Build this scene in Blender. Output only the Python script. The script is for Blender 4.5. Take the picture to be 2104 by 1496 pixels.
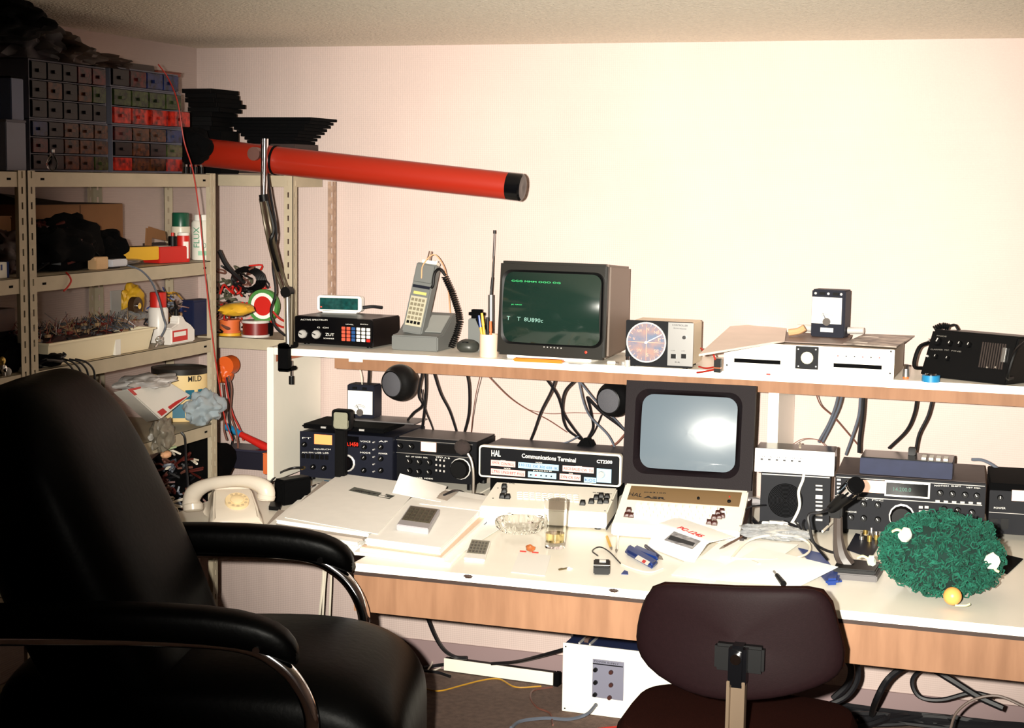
import bpy, bmesh, math, random
from mathutils import Vector, Matrix, noise
R = math.radians
PI = math.pi
random.seed(7)
for o in list(bpy.data.objects): bpy.data.objects.remove(o)
S = bpy.context.scene
C = bpy.context.collection
# ---------------------------------------------------------------- camera, world, flash, exposure
FOC, PSI, TH, RHO = 3300.0, .3177, .1149, .0152
CAMP = Vector((0, -5.28, 1.76))
_fw = Vector((-math.sin(PSI)*math.cos(TH), math.cos(PSI)*math.cos(TH), -math.sin(TH)))
_r = Vector((math.cos(PSI), math.sin(PSI), 0)); _u = _r.cross(_fw)
_R = _r*math.cos(RHO) + _u*math.sin(RHO); _U = -_r*math.sin(RHO) + _u*math.cos(RHO)
cam_d = bpy.data.cameras.new('camera'); cam = bpy.data.objects.new('camera', cam_d); C.objects.link(cam)
cam_d.sensor_fit = 'HORIZONTAL'; cam_d.sensor_width = 36; cam_d.lens = 36*FOC/2104; cam_d.clip_start = .05
cam.matrix_world = Matrix(((_R.x, _U.x, -_fw.x, CAMP.x), (_R.y, _U.y, -_fw.y, CAMP.y), (_R.z, _U.z, -_fw.z, CAMP.z), (0, 0, 0, 1)))
S.camera = cam
w = bpy.data.worlds.new('world'); S.world = w; w.use_nodes = True
w.node_tree.nodes['Background'].inputs[0].default_value = (.9, .85, 1, 1)
w.node_tree.nodes['Background'].inputs[1].default_value = .12
fl = bpy.data.lights.new('camera_flash', 'SPOT'); fl.energy = 2650; fl.spot_size = R(48); fl.spot_blend = 1.0
fl.shadow_soft_size = .02; fl.color = (1, .95, .84)
flo = bpy.data.objects.new('camera_flash', fl); C.objects.link(flo)
flo.location = CAMP + Vector((-.13, .06, .015))
flo.rotation_euler = (Vector((-1.12, 0, 1.22)) - flo.location).to_track_quat('-Z', 'Y').to_euler()
S.view_settings.view_transform = 'Standard'; S.view_settings.look = 'None'
S.view_settings.exposure = 0.0; S.view_settings.gamma = 1.0; S.view_settings.use_curve_mapping = False
# ---------------------------------------------------------------- helpers: a pixel of the 2104x1496 photo meets a plane of the room
DZ, SZ = .72, 1.18          # desk top, upper shelf top
def ray(px, py): return _fw + _R*((px-1052)/FOC) - _U*((py-748)/FOC)
def on(ax, px, py, v):
    d = ray(px, py); return CAMP + d*((v-CAMP[ax])/d[ax])
def PX(px, py, v): return on(0, px, py, v)
def PY(px, py, v): return on(1, px, py, v)
def PZ(px, py, v): return on(2, px, py, v)
def lin(c):
    c = c/255.0; return c/12.92 if c <= .04045 else ((c+.055)/1.055)**2.4
_mats = {}
def mat(name, rgb, rough=.5, metal=0, var=0, vs=30, bump=0, bs=200, spec=.5, emit=0, trans=0, alpha=1, kind='noise', rgb2=None, coat=0):
    if name in _mats: return _mats[name]
    m = bpy.data.materials.new(name); m.use_nodes = True; nt = m.node_tree; b = nt.nodes['Principled BSDF']
    col = (lin(rgb[0]), lin(rgb[1]), lin(rgb[2]), 1)
    b.inputs['Base Color'].default_value = col; b.inputs['Roughness'].default_value = rough
    b.inputs['Metallic'].default_value = metal; b.inputs['Specular IOR Level'].default_value = spec
    b.inputs['Transmission Weight'].default_value = trans; b.inputs['Alpha'].default_value = alpha
    b.inputs['Coat Weight'].default_value = coat
    if emit: b.inputs['Emission Color'].default_value = col; b.inputs['Emission Strength'].default_value = emit
    tc = nt.nodes.new('ShaderNodeTexCoord')
    if var or rgb2:
        if kind == 'wood':
            mp = nt.nodes.new('ShaderNodeMapping'); mp.inputs['Scale'].default_value = (6, 6, .8)
            nt.links.new(tc.outputs['Object'], mp.inputs[0]); src = mp.outputs[0]
        else: src = tc.outputs['Object']
        n = nt.nodes.new('ShaderNodeTexNoise'); n.inputs['Scale'].default_value = vs; n.inputs['Detail'].default_value = 5
        nt.links.new(src, n.inputs['Vector'])
        cr = nt.nodes.new('ShaderNodeValToRGB'); nt.links.new(n.outputs[0], cr.inputs[0])
        cr.color_ramp.elements[0].position = .35; cr.color_ramp.elements[1].position = .65
        c2 = (lin(rgb2[0]), lin(rgb2[1]), lin(rgb2[2]), 1) if rgb2 else tuple(x*(1-var) for x in col[:3])+(1,)
        cr.color_ramp.elements[0].color = c2; cr.color_ramp.elements[1].color = col
        nt.links.new(cr.outputs[0], b.inputs['Base Color'])
    if bump:
        n = nt.nodes.new('ShaderNodeTexNoise'); n.inputs['Scale'].default_value = bs; n.inputs['Detail'].default_value = 3
        nt.links.new(tc.outputs['Object'], n.inputs['Vector'])
        bp = nt.nodes.new('ShaderNodeBump'); bp.inputs['Strength'].default_value = bump; bp.inputs['Distance'].default_value = .01
        nt.links.new(n.outputs[0], bp.inputs['Height']); nt.links.new(bp.outputs[0], b.inputs['Normal'])
    _mats[name] = m; return m
def wall_mat(name, rgb):
    m = mat(name, rgb, rough=.75, var=.05, vs=3)
    nt = m.node_tree; b = nt.nodes['Principled BSDF']; tc = nt.nodes.new('ShaderNodeTexCoord')
    w1 = nt.nodes.new('ShaderNodeTexWave'); w1.bands_direction = 'X'; w1.inputs['Scale'].default_value = 45
    w2 = nt.nodes.new('ShaderNodeTexWave'); w2.bands_direction = 'Z'; w2.inputs['Scale'].default_value = 45
    for q in (w1, w2): q.inputs['Distortion'].default_value = .8; nt.links.new(tc.outputs['Object'], q.inputs['Vector'])
    a = nt.nodes.new('ShaderNodeMath'); nt.links.new(w1.outputs[1], a.inputs[0]); nt.links.new(w2.outputs[1], a.inputs[1])
    bp = nt.nodes.new('ShaderNodeBump'); bp.inputs['Strength'].default_value = .18; bp.inputs['Distance'].default_value = .004
    nt.links.new(a.outputs[0], bp.inputs['Height']); nt.links.new(bp.outputs[0], b.inputs['Normal']); return m

class MB:
    def __init__(s, M=None): s.v = []; s.f = []; s.M = M or Matrix.Identity(4)
    def add(s, vs, fs):
        n = len(s.v); s.v += [s.M @ Vector(p) for p in vs]; s.f += [tuple(i+n for i in f) for f in fs]; return s
    def box(s, x0, x1, y0, y1, z0, z1):
        x0, x1 = sorted((x0, x1)); y0, y1 = sorted((y0, y1)); z0, z1 = sorted((z0, z1))
        return s.add([(x0,y0,z0),(x1,y0,z0),(x1,y1,z0),(x0,y1,z0),(x0,y0,z1),(x1,y0,z1),(x1,y1,z1),(x0,y1,z1)],
                     [(0,3,2,1),(4,5,6,7),(0,1,5,4),(1,2,6,5),(2,3,7,6),(3,0,4,7)])
    def hexa(s, p): return s.add(p, [(0,3,2,1),(4,5,6,7),(0,1,5,4),(1,2,6,5),(2,3,7,6),(3,0,4,7)])
    def loft(s, rings, cap=True, close=False):
        n = len(rings[0]); vs = [p for r in rings for p in r]; fs = []
        m = len(rings)
        for i in range(m if close else m-1):
            j = (i+1) % m
            for k in range(n): fs.append((i*n+k, i*n+(k+1) % n, j*n+(k+1) % n, j*n+k))
        if cap and not close: fs.append(tuple(range(n))[::-1]); fs.append(tuple((m-1)*n+k for k in range(n)))
        return s.add(vs, fs)
    def cyl(s, p0, p1, r0, r1=None, n=16, cap=True):
        p0, p1 = Vector(p0), Vector(p1); r1 = r0 if r1 is None else r1
        d = (p1-p0).normalized(); a = d.orthogonal().normalized(); b = d.cross(a)
        rg = lambda c, r: [c + a*(r*math.cos(2*PI*k/n)) + b*(r*math.sin(2*PI*k/n)) for k in range(n)]
        return s.loft([rg(p0, r0), rg(p1, r1)], cap)
    def lathe(s, prof, n=24, c=(0, 0, 0), ax=(0, 0, 1)):
        ax = Vector(ax).normalized(); a = ax.orthogonal().normalized(); b = ax.cross(a); c = Vector(c)
        return s.loft([[c + ax*z + a*(max(r, 1e-5)*math.cos(2*PI*k/n)) + b*(max(r, 1e-5)*math.sin(2*PI*k/n)) for k in range(n)] for r, z in prof])
    def tube(s, pts, r, n=7, sub=5, rad=None):
        pts = [Vector(p) for p in pts]
        if sub > 1 and len(pts) > 2:
            q = [pts[0]*2-pts[1]] + pts + [pts[-1]*2-pts[-2]]; out = []; rr = []
            for i in range(1, len(q)-2):
                for k in range(sub):
                    t = k/sub; a, b, c, d = q[i-1], q[i], q[i+1], q[i+2]
                    out.append(.5*((2*b)+(c-a)*t+(2*a-5*b+4*c-d)*t*t+(3*b-a-3*c+d)*t*t*t))
                    if rad: rr.append(rad[i-1]*(1-t)+rad[i]*t)
            out.append(pts[-1]); pts = out
            if rad: rr.append(rad[-1]); rad = rr
        up = None; rings = []
        for i, p in enumerate(pts):
            d = (pts[min(i+1, len(pts)-1)]-pts[max(i-1, 0)])
            d = d.normalized() if d.length > 1e-9 else Vector((0, 0, 1))
            if up is None: up = d.orthogonal().normalized()
            up = (up - d*up.dot(d)); up = up.normalized() if up.length > 1e-6 else d.orthogonal().normalized()
            b = d.cross(up); q = rad[i] if rad else r
            rings.append([p + up*(q*math.cos(2*PI*k/n)) + b*(q*math.sin(2*PI*k/n)) for k in range(n)])
        return s.loft(rings)
    def prism(s, poly, x0, x1):            # polygon in (y,z), extruded along x
        return s.loft([[(x0, y, z) for y, z in poly], [(x1, y, z) for y, z in poly]])
    def plate(s, poly, z0, z1):            # polygon in (x,y), extruded along z
        return s.loft([[(x, y, z0) for x, y in poly], [(x, y, z1) for x, y in poly]])
    def ring(s, r0, r1, z0, z1, n=32, c=(0, 0)):
        f = lambda r, z: [(c[0]+r*math.cos(2*PI*k/n), c[1]+r*math.sin(2*PI*k/n), z) for k in range(n)]
        return s.loft([f(r1, z0), f(r1, z1), f(r0, z1), f(r0, z0)], close=True)
    def blob(s, c, rad, seed=0, amp=.2, fr=2.5, sub=3, flat=None):
        if amp > .15 and sub == 3: sub = 4; amp *= .75; fr *= .8
        bm = bmesh.new(); bmesh.ops.create_icosphere(bm, subdivisions=sub, radius=1)
        vs = []
        for v in bm.verts:
            k = 1+amp*noise.noise(v.co*fr+Vector((seed*3.1, seed, 0)))*1.6
            p = Vector((v.co.x*rad[0]*k, v.co.y*rad[1]*k, v.co.z*rad[2]*k))+Vector(c)
            if flat is not None: p.z = max(p.z, flat)
            vs.append(p)
        fs = [tuple(v.index for v in f.verts) for f in bm.faces]; bm.free(); return s.add(vs, fs)
    def grid(s, f, nu, nv):
        vs = [f(i/(nu-1), j/(nv-1)) for i in range(nu) for j in range(nv)]
        return s.add(vs, [(i*nv+j, (i+1)*nv+j, (i+1)*nv+j+1, i*nv+j+1) for i in range(nu-1) for j in range(nv-1)])
    def mesh(s, name, m, bevel=0, smooth=True, seg=2):
        me = bpy.data.meshes.new(name); bm = bmesh.new()
        bv = [bm.verts.new(p) for p in s.v]
        for f in s.f:
            try: bm.faces.new([bv[i] for i in f])
            except ValueError: pass
        bmesh.ops.recalc_face_normals(bm, faces=bm.faces)
        if bevel:
            es = [e for e in bm.edges if len(e.link_faces) == 2 and e.calc_face_angle(0) > R(35)]
            bmesh.ops.bevel(bm, geom=es, offset=bevel, segments=seg, affect='EDGES', clamp_overlap=True)
        for f in bm.faces: f.smooth = smooth
        bm.to_mesh(me); bm.free()
        if smooth: me.set_sharp_from_angle(angle=R(40))
        me.materials.append(m); return me
def obj(name, mb, m, parent=None, bevel=0, label=None, smooth=True, seg=2, M=None):
    me = mb if isinstance(mb, bpy.types.Mesh) else mb.mesh(name, m, bevel, smooth, seg)
    o = bpy.data.objects.new(name, me); C.objects.link(o)
    if parent is not None: o.parent = parent
    if M is not None: o.matrix_basis = M
    if label: o['label'] = label
    return o
def tag(o, label, cat, group=None, kind=None):
    o['label'] = label; o['category'] = cat
    if group: o['group'] = group
    if kind: o['kind'] = kind
    return o
def struct(name, mb, m, parent=None):
    o = obj(name, mb, m, parent); o['kind'] = 'structure'; return o
def thing(name, label, cat, loc=(0, 0, 0), rz=0, group=None):
    o = bpy.data.objects.new(name, None); o.empty_display_size = .05; C.objects.link(o)
    o.location = loc; o.rotation_euler = (0, 0, rz); return tag(o, label, cat, group)
def copy_tree(o, parent=None):
    c = o.copy(); C.objects.link(c); c.parent = parent
    for ch in list(o.children): copy_tree(ch, c)
    return c
# ---- a box-shaped device standing on z; its front edge runs between two photo pixels
FRONT = Matrix.Rotation(R(90), 4, 'X')     # face frame: x along the width, y up the face, z out of it
class Dev:
    def __init__(s, name, label, cat, bl, br, z, tl=None, h=None, group=None, plane=None):
        if isinstance(plane, float): A, B = PY(*bl, plane), PY(*br, plane); B.y = A.y; z = A.z if z is None else z
        elif plane is None: A, B = PZ(*bl, z), PZ(*br, z)
        else: A, B = plane(*bl), plane(*br)
        A.z = B.z = z
        s.w = (B-A).length; s.rz = math.atan2(B.y-A.y, B.x-A.x)
        s.h = h if h else (PY(tl[0], tl[1], A.y).z - z)
        s.e = thing(name, label, cat, A, s.rz, group)
        s.M = Matrix.Translation(A) @ Matrix.Rotation(s.rz, 4, 'Z'); s.A = A; s.F = FRONT
        s.k = (A-CAMP).dot(_fw)/FOC
    def fp(s, px, py, F=None):             # pixel -> coordinates on the face
        W = s.M @ (F or s.F); Wi = W.inverted(); d = ray(px, py)
        o = Wi @ CAMP; q = Wi.to_3x3() @ d
        t = -o.z/q.z; p = o + q*t; return p.x, p.y
    def part(s, name, mb, m, bevel=0, parent=None, label=None, **k): return obj(name, mb, m, parent or s.e, bevel, label, **k)
    def fbox(s, name, l, r, h, t, m, t0=0, bevel=0, parent=None, label=None, F=None):   # plate proud of the face
        F = F or s.F; a0, b0 = s.fp(*l, F); a1, b1 = s.fp(*r, F); b = (b0+b1)/2; hh = h*s.k/2
        mb = MB(F); mb.box(a0, a1, b-hh, b+hh, t0, t); return s.part(name, mb, m, bevel, parent, label)
    def knob(s, p, r, l, m, name='knob', F=None, t0=0, cap=None, parent=None, ptr=None, label=None):
        F = F or s.F; a, b = s.fp(*p, F); rr = r*s.k
        key = ('knob', round(rr, 4), round(l, 4), m.name)
        if key not in _cache:
            k = MB(); k.lathe([(rr, 0), (rr, l*.6), (rr*.85, l), (0, l)], 14); _cache[key] = k.mesh('knob', m)
        o = obj(name, _cache[key], m, parent or s.e, M=F @ Matrix.Translation((a, b, t0)), label=label)
        if cap:
            kk = ('cap', round(rr, 4), cap.name)
            if kk not in _cache:
                q = MB(); q.box(-rr*.12, rr*.12, -rr*.1, rr*.75, 0, .0012); _cache[kk] = q.mesh('pointer', cap)
            obj('pointer', _cache[kk], cap, o, M=Matrix.Translation((0, 0, l)) @ Matrix.Rotation(ptr or 0, 4, 'Z'))
        return o
    def text(s, st, l, r, h, m, t=.0006, t0=.0, F=None, parent=None, bold=0, name='lettering'):
        F = F or s.F; a0, b0 = s.fp(*l, F); a1, b1 = s.fp(*r, F)
        me = text_mesh(st, m, bold)
        M = F @ Matrix.Translation((a0, b0, t0+t)) @ Matrix.Rotation(math.atan2(b1-b0, a1-a0), 4, 'Z') @ Matrix.Diagonal((math.hypot(a1-a0, b1-b0), h*s.k, t*.8, 1))
        return obj(name, me, m, parent or s.e, M=M)
_cache = {}
def text_mesh(st, m, bold=0):
    key = ('text', st, m.name)
    if key in _cache: return _cache[key]
    cu = bpy.data.curves.new('lettering', 'FONT'); cu.body = st; cu.extrude = .1; cu.offset = bold; cu.resolution_u = 2
    o = bpy.data.objects.new('lettering', cu); C.objects.link(o)
    bpy.context.view_layer.update()
    me = bpy.data.meshes.new_from_object(o.evaluated_get(bpy.context.evaluated_depsgraph_get())); bpy.data.objects.remove(o)
    xs = [v.co.x for v in me.vertices]; ys = [v.co.y for v in me.vertices]
    for v in me.vertices:
        v.co.x = (v.co.x-min(xs))/(max(xs)-min(xs)); v.co.y = (v.co.y-min(ys))/(max(ys)-min(ys)); v.co.z *= 5
    me.materials.clear(); me.materials.append(m); me.name = 'lettering'
    _cache[key] = me; return me
def line_text(s, m): return None
def wire(label, pts, r, m, name='cable', group=None, n=6, cat='cable'):
    mb = MB(); mb.tube(pts, r, n); return tag(obj(name, mb, m), label, cat, group)
def rrect(w, h, r, n=4, c=(0, 0)):
    out = []
    for cx, cy, a in ((w/2-r, h/2-r, 0), (-w/2+r, h/2-r, 90), (-w/2+r, -h/2+r, 180), (w/2-r, -h/2+r, 270)):
        for k in range(n+1): t = R(a+90*k/n); out.append((c[0]+cx+r*math.cos(t), c[1]+cy+r*math.sin(t)))
    return out
# ---------------------------------------------------------------- materials
WHT = mat('white_laminate', (246, 240, 226), .35, var=.03, vs=8)
CRM = mat('cream_plastic', (232, 222, 205), .4)
PAPR = mat('paper_white', (250, 247, 240), .8, var=.03, vs=20)
PAPG = mat('paper_grey', (178, 166, 155), .8, var=.08, vs=20)
MTL = mat('shelf_enamel', (182, 168, 144), .55, var=.12, vs=14)
WOOD = mat('veneer', (146, 108, 82), .6, rgb2=(130, 94, 70), spec=.2, vs=5, kind='wood')
DRK = mat('dark_groove', (52, 34, 26), .7, var=.2, vs=30)
BLK = mat('black_plastic', (7, 7, 8), .45, spec=.2)
BLKM = mat('black_matte', (3, 3, 4), .9, spec=.1)
BLKG = mat('black_gloss', (6, 6, 8), .2, spec=.3)
NAVY = mat('charcoal_blue', (24, 26, 37), .5, spec=.15)
CHAR = mat('charcoal_right', (15, 16, 22), .5, spec=.15)
NAVD = mat('panel_black', (11, 12, 16), .5, spec=.15)
BRND = mat('dark_brown_metal', (30, 18, 16), .5, spec=.2, bump=.1, bs=600)
BRNK = mat('brown_key', (62, 26, 20), .45)
GREY = mat('grey_plastic', (104, 106, 104), .5, bump=.1, bs=700)
LGRY = mat('light_grey', (176, 172, 168), .5)
ALU = mat('brushed_aluminium', (190, 188, 186), .3, metal=.9)
CHR = mat('chrome', (225, 225, 228), .08, metal=1)
SLV = mat('silver_knob', (205, 202, 198), .3, metal=.3)
ORG = mat('orange_plastic', (225, 96, 34), .4)
ORD = mat('orange_cardboard', (214, 104, 48), .6)
REDL = mat('lamp_red', (146, 30, 10), .4, coat=.2)
RED = mat('red_plastic', (196, 34, 26), .4)
WIRER = mat('wire_red', (170, 34, 22), .5)
WIREK = mat('wire_black', (18, 18, 22), .45)
WIREG = mat('wire_grey', (92, 98, 110), .45)
WIREW = mat('wire_white', (228, 218, 200), .45)
WIREB = mat('wire_brown', (112, 70, 58), .5)
WIREY = mat('wire_yellow', (190, 140, 40), .5)
BLUE = mat('blue_plastic', (24, 52, 120), .4)
BLU2 = mat('bright_blue', (28, 120, 168), .4)
GRN = mat('green_plastic', (26, 120, 70), .4)
YEL = mat('yellow_card', (222, 170, 40), .5)
CARD = mat('cardboard', (150, 104, 66), .8, var=.1, vs=12)
WTX = mat('print_white', (235, 232, 225), .6)
KTX = mat('print_black', (24, 22, 24), .6)
RTX = mat('print_red', (205, 40, 36), .6)
BTX = mat('print_blue', (40, 62, 130), .6)
LEA = mat('black_leather', (1, 1, 1), .38, bump=.05, bs=60, spec=.03)
FAB = mat('brown_fabric', (34, 13, 9), .95, spec=.03, var=.25, vs=260, bump=.4, bs=500)
PLSH = mat('brown_shell', (22, 10, 12), .6, spec=.08, bump=.04, bs=300, var=.1, vs=120)
CARP = mat('carpet', (120, 96, 84), .95, var=.3, vs=45, bump=.5, bs=400)
CEIL = mat('ceiling_plaster', (248, 238, 220), .9, var=.14, vs=90, bump=.9, bs=110)
WAL = wall_mat('wall_paper', (195, 175, 168))
BASE = mat('baseboard_mauve', (138, 116, 116), .6)
PLAS = mat('clear_plastic', (225, 230, 235), .12, trans=.75, alpha=.75)
GLS = bpy.data.materials.new('clear_glass'); GLS.use_nodes = True
_b = GLS.node_tree.nodes['Principled BSDF']; _b.inputs['Transmission Weight'].default_value = 1; _b.inputs['Roughness'].default_value = .02; _b.inputs['IOR'].default_value = 1.16
_b.inputs['Base Color'].default_value = (.97, .97, .96, 1)
# ---------------------------------------------------------------- room
WX, CZ = -2.964, 2.215
struct('floor', MB().box(-3.1, 1.6, -6.4, .1, -.06, 0), CARP)
struct('ceiling', MB().box(-3.1, 1.6, -6.4, .1, CZ, CZ+.06), CEIL)
struct('wall_back', MB().box(-3.1, 1.6, 0, .1, 0, CZ), WAL)
struct('wall_left', MB().box(WX-.12, WX, -6.4, 0, 0, CZ), WAL)
struct('baseboard_back', MB().box(WX, 1.6, -.008, -.0005, 0, .098), BASE)
struct('wall_front', MB().box(-3.1, 1.6, -6.5, -6.4, 0, CZ), WAL)
struct('wall_right', MB().box(1.5, 1.6, -6.4, 0, 0, CZ), WAL)
# ---------------------------------------------------------------- work bench and hutch
DY = -1.37; DL = PZ(722, 1158, DZ).x; DR = 1.0
t = thing('workbench', 'long white desktop with wood veneer front rail carrying radios and papers', 'desk', (0, 0, 0))
obj('desktop', MB().box(DL, DR, DY, -.012, DZ-.022, DZ), WHT, t, .002)
obj('edge_band', MB().box(DL, DR, DY+.008, DY+.03, DZ-.034, DZ-.0221), DRK, t)
obj('front_rail', MB().box(DL, DR, DY+.012, DY+.034, DZ-.135, DZ-.0341), WOOD, t)
obj('wall_cleat', MB().box(DL, DR, -.03, -.012, DZ-.06, DZ-.0225), WOOD, t)
lx = PY(1450, 1300, -.3).x; obj('leg', MB().box(lx-.02, lx+.02, -.3, -.26, 0, DZ-.0225), WHT, t)
obj('side_panel', MB().box(DR-.03, DR, DY+.04, -.02, 0, DZ-.0225), WHT, t)
for px, py in ((962, 1180), (1262, 1208)):
    p = PZ(px, py, DZ); obj('chip', MB().blob((p.x, DY-.001, DZ-.006), (.012, .002, .005), 3, .3), DRK, t, label='chipped edge showing brown board')
t = thing('side_table', 'white table extension in the corner under the ivory telephone', 'table', (0, 0, 0))
obj('tabletop', MB().box(-2.5, DL-.004, -1.20, -.44, DZ-.022, DZ), WHT, t, .002)
obj('tabletop', MB().box(-2.42, DL-.004, -.436, -.02, DZ-.022, DZ), WHT, t, .002)
obj('wall_cleat', MB().box(-2.42, DL-.004, -.035, -.012, DZ-.06, DZ-.0225), WHT, t)
for x, y in ((-2.48, -1.18),): obj('leg', MB().box(x-.015, x+.015, y-.015, y+.015, 0, DZ-.0225), WHT, t)
SY = -.4; SL = PY(548, 715, SY).x
t = thing('desk_hutch', 'long white upper shelf on side panel and divider above the desk', 'shelf', (0, 0, 0))
obj('shelf_board', MB().box(SL+.026, DR, SY, -.012, SZ-.024, SZ), WHT, t, .002)
obj('side_panel', MB().box(SL, SL+.024, SY, -.02, DZ+.001, SZ), WHT, t, .002)
x0 = PY(690, 745, SY+.03).x
obj('front_rail', MB().box(x0, DR, SY+.02, SY+.036, SZ-.062, SZ-.0245), WOOD, t)
obj('corner_brace', MB().add([(SL+.025, SY+.02, SZ-.0245), (SL+.12, -.28, SZ-.0245), (SL+.025, -.28, SZ-.0245), (SL+.025, SY+.02, SZ-.05), (SL+.12, -.28, SZ-.03), (SL+.025, -.28, SZ-.03)], [(0,1,2),(3,5,4),(0,3,4,1),(1,4,5,2),(2,5,3,0)]), mat('brace_brown', (130, 70, 44), .6), t)
x1 = PY(1591, 800, SY+.045).x
obj('divider_panel', MB().box(x1-.016, x1+.016, SY+.038, -.02, DZ+.001, SZ-.0245), WHT, t, .001)
a = PY(712, 752, SY).x; obj('tape_strip', MB().box(a, a+.05, SY+.0185, SY+.0199, SZ-.036, SZ-.0265), WTX, t)
# ---------------------------------------------------------------- metal shelving
def angle_post(x, y, z0, z1, sx, sy, w=.034, th=.002):   # L-section post with slots; flanges towards sx and sy
    mb = MB()
    def flange(along):
        d = (sx if along == 'x' else sy)
        def bar(u0, u1, za, zb):
            if along == 'x': mb.box(x+d*u0, x+d*u1, y, y+sy*th, za, zb)
            else: mb.box(x, x+sx*th, y+d*u0, y+d*u1, za, zb)
        bar(0, w*.42, z0, z1); bar(w*.62, w, z0, z1)
        z = z0
        while z < z1: bar(w*.42, w*.62, z, min(z+.022, z1)); z += .04
    flange('x'); flange('y'); return mb
def tray(x0, x1, y0, y1, z, lip=.04, slots=None):
    mb = MB(); e = .0015
    mb.box(x0, x1, y0, y1, z-e, z)
    mb.box(x1-e, x1, y0, y1, z-lip, z); mb.box(x0, x0+e, y0, y1, z-lip, z)
    mb.box(x0, x1, y0, y0+e, z-lip, z); mb.box(x0, x1, y1-e, y1, z-lip, z); return mb
SX = -2.508; ZS = [1.76, 1.485, 1.236, .962, .62, .2]
def shelf_unit(label, y0, y1):
    t = thing('shelving_unit', label, 'shelving', (0, 0, 0))
    X0 = -2.955
    for y, sy in ((y0, 1), (y1, -1)):
        obj('post', angle_post(SX+.002, y, 0, ZS[0]+.002, -1, sy), MTL, t)
        obj('post', angle_post(X0, y, 0, ZS[0]+.002, 1, sy), MTL, t)
    for z in ZS: 
        s = obj('shelf', tray(X0+.0025, SX-.0005, y0+.0025, y1-.0025, z), MTL, t)
        for yy in (y0+.07, y1-.07):
            obj('slot', MB().box(SX-.0006, SX+.0004, yy-.008, yy+.008, z-.023, z-.017), BLKM, s)
    return t
shelf_unit('grey beige slotted metal shelving unit along the left wall nearest the corner', -1.70, -.70)
shelf_unit('grey beige metal shelving unit cut off by the left edge', -2.705, -1.705)
t = thing('shelving_unit', 'grey beige slotted metal shelving unit in the corner behind the telephone', 'shelving')
CX0, CX1, CY0 = -2.955, -2.453, -.255
obj('post', angle_post(CX1, CY0, SZ+.002, ZS[0], -1, 1), MTL, t); obj('post', angle_post(-2.403, -.004, SZ+.002, ZS[0]-.02, -1, -1), mat('post_rust', (170, 140, 120), .6, var=.3, vs=60), t)
obj('post', angle_post(CX0, CY0, 0, ZS[0], 1, 1), MTL, t)
for z, xr in ((ZS[0], CX1-.002), (SZ+.012, SL-.004)):
    obj('shelf', tray(CX0+.0025, xr, CY0+.0025, -.012, z), MTL, t)
# ================================================================ devices under the hutch
def feet(D, h, dep, m=BLK, ins=.03):
    h = D.A.z-DZ-.0006
    for x in (ins, D.w-ins):
        for y in (.03, dep-.03): obj('foot', MB().cyl((x, y, -h), (x, y, .001), .012, n=12), m, D.e)
def chassis(D, dep, m, face=None, bevel=.003, ft=.006):
    D.part('body', MB().box(0, D.w, 0 if face is None else ft*.5, dep, 0, D.h), m, bevel)
    if face: D.part('front_panel', MB().box(-.001, D.w+.001, -ft*.5, ft*.5, -.001, D.h+.001), face, .0015)
def screws(D, pts, m, r=1.6):
    for p in pts: D.knob(p, r, .002, m, 'screw', t0=FT)
FT = .003
# --- first transceiver, far left
D = Dev('transceiver', 'dark blue transceiver with an orange lit meter at the left end of the desk', 'radio', (617, 978), (806, 988), None, plane=-.34, tl=(615, 886), group='desk transceivers')
chassis(D, .30, NAVY, NAVY); feet(D, .0195, .30)
MET = mat('lit_orange', (255, 140, 80), .5, emit=1.1); MET2 = mat('lit_cream', (255, 205, 175), .5, emit=.8)
D.fbox('meter', (647, 902), (683, 904), 20, .005, MET, FT)
D.fbox('display', (689, 905), (738, 908), 22, .004, BLKG, FT)
D.text('8.1450', (712, 916), (737, 917), 8, mat('led_red', (255, 40, 20), .5, emit=1.5), t0=.004)
for i in range(6): D.fbox('push_button', (621+i*9.6, 936+i*.7), (627.5+i*9.6, 936.5+i*.7), 9, .007, BLK, FT)
for p in ((627, 913), (645, 959), (667, 961), (750, 918), (749, 940), (749, 966), (784, 918), (784, 942), (784, 966)):
    D.knob(p, 5.5, .012, BLK, cap=SLV, ptr=-.7, t0=FT)
D.knob((625, 961), 4, .016, mat('brass_jack', (190, 160, 110), .3, metal=.9), 'jack', t0=FT)
for k in range(5): D.knob((770, 908+k*15), 1.6, .012, SLV, 'toggle', t0=FT)
D.knob((714, 951), 18, .006, SLV, 'dial_skirt', t0=FT); D.knob((714, 951), 15, .022, BLKG, 'tuning_dial', t0=FT)
for a, b, y, s in ((622, 640, 899, 'FT'), (646, 680, 922, 'SQUELCH'), (621, 676, 929, 'AM FM USB LSB'), (741, 762, 906, 'VOICE'), (779, 797, 906, 'AF'), (779, 797, 931, 'POWER'), (741, 762, 929, 'MODE')):
    D.text(s, (a, y+2), (b, y+3), 3.2, WTX, t0=FT)
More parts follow.
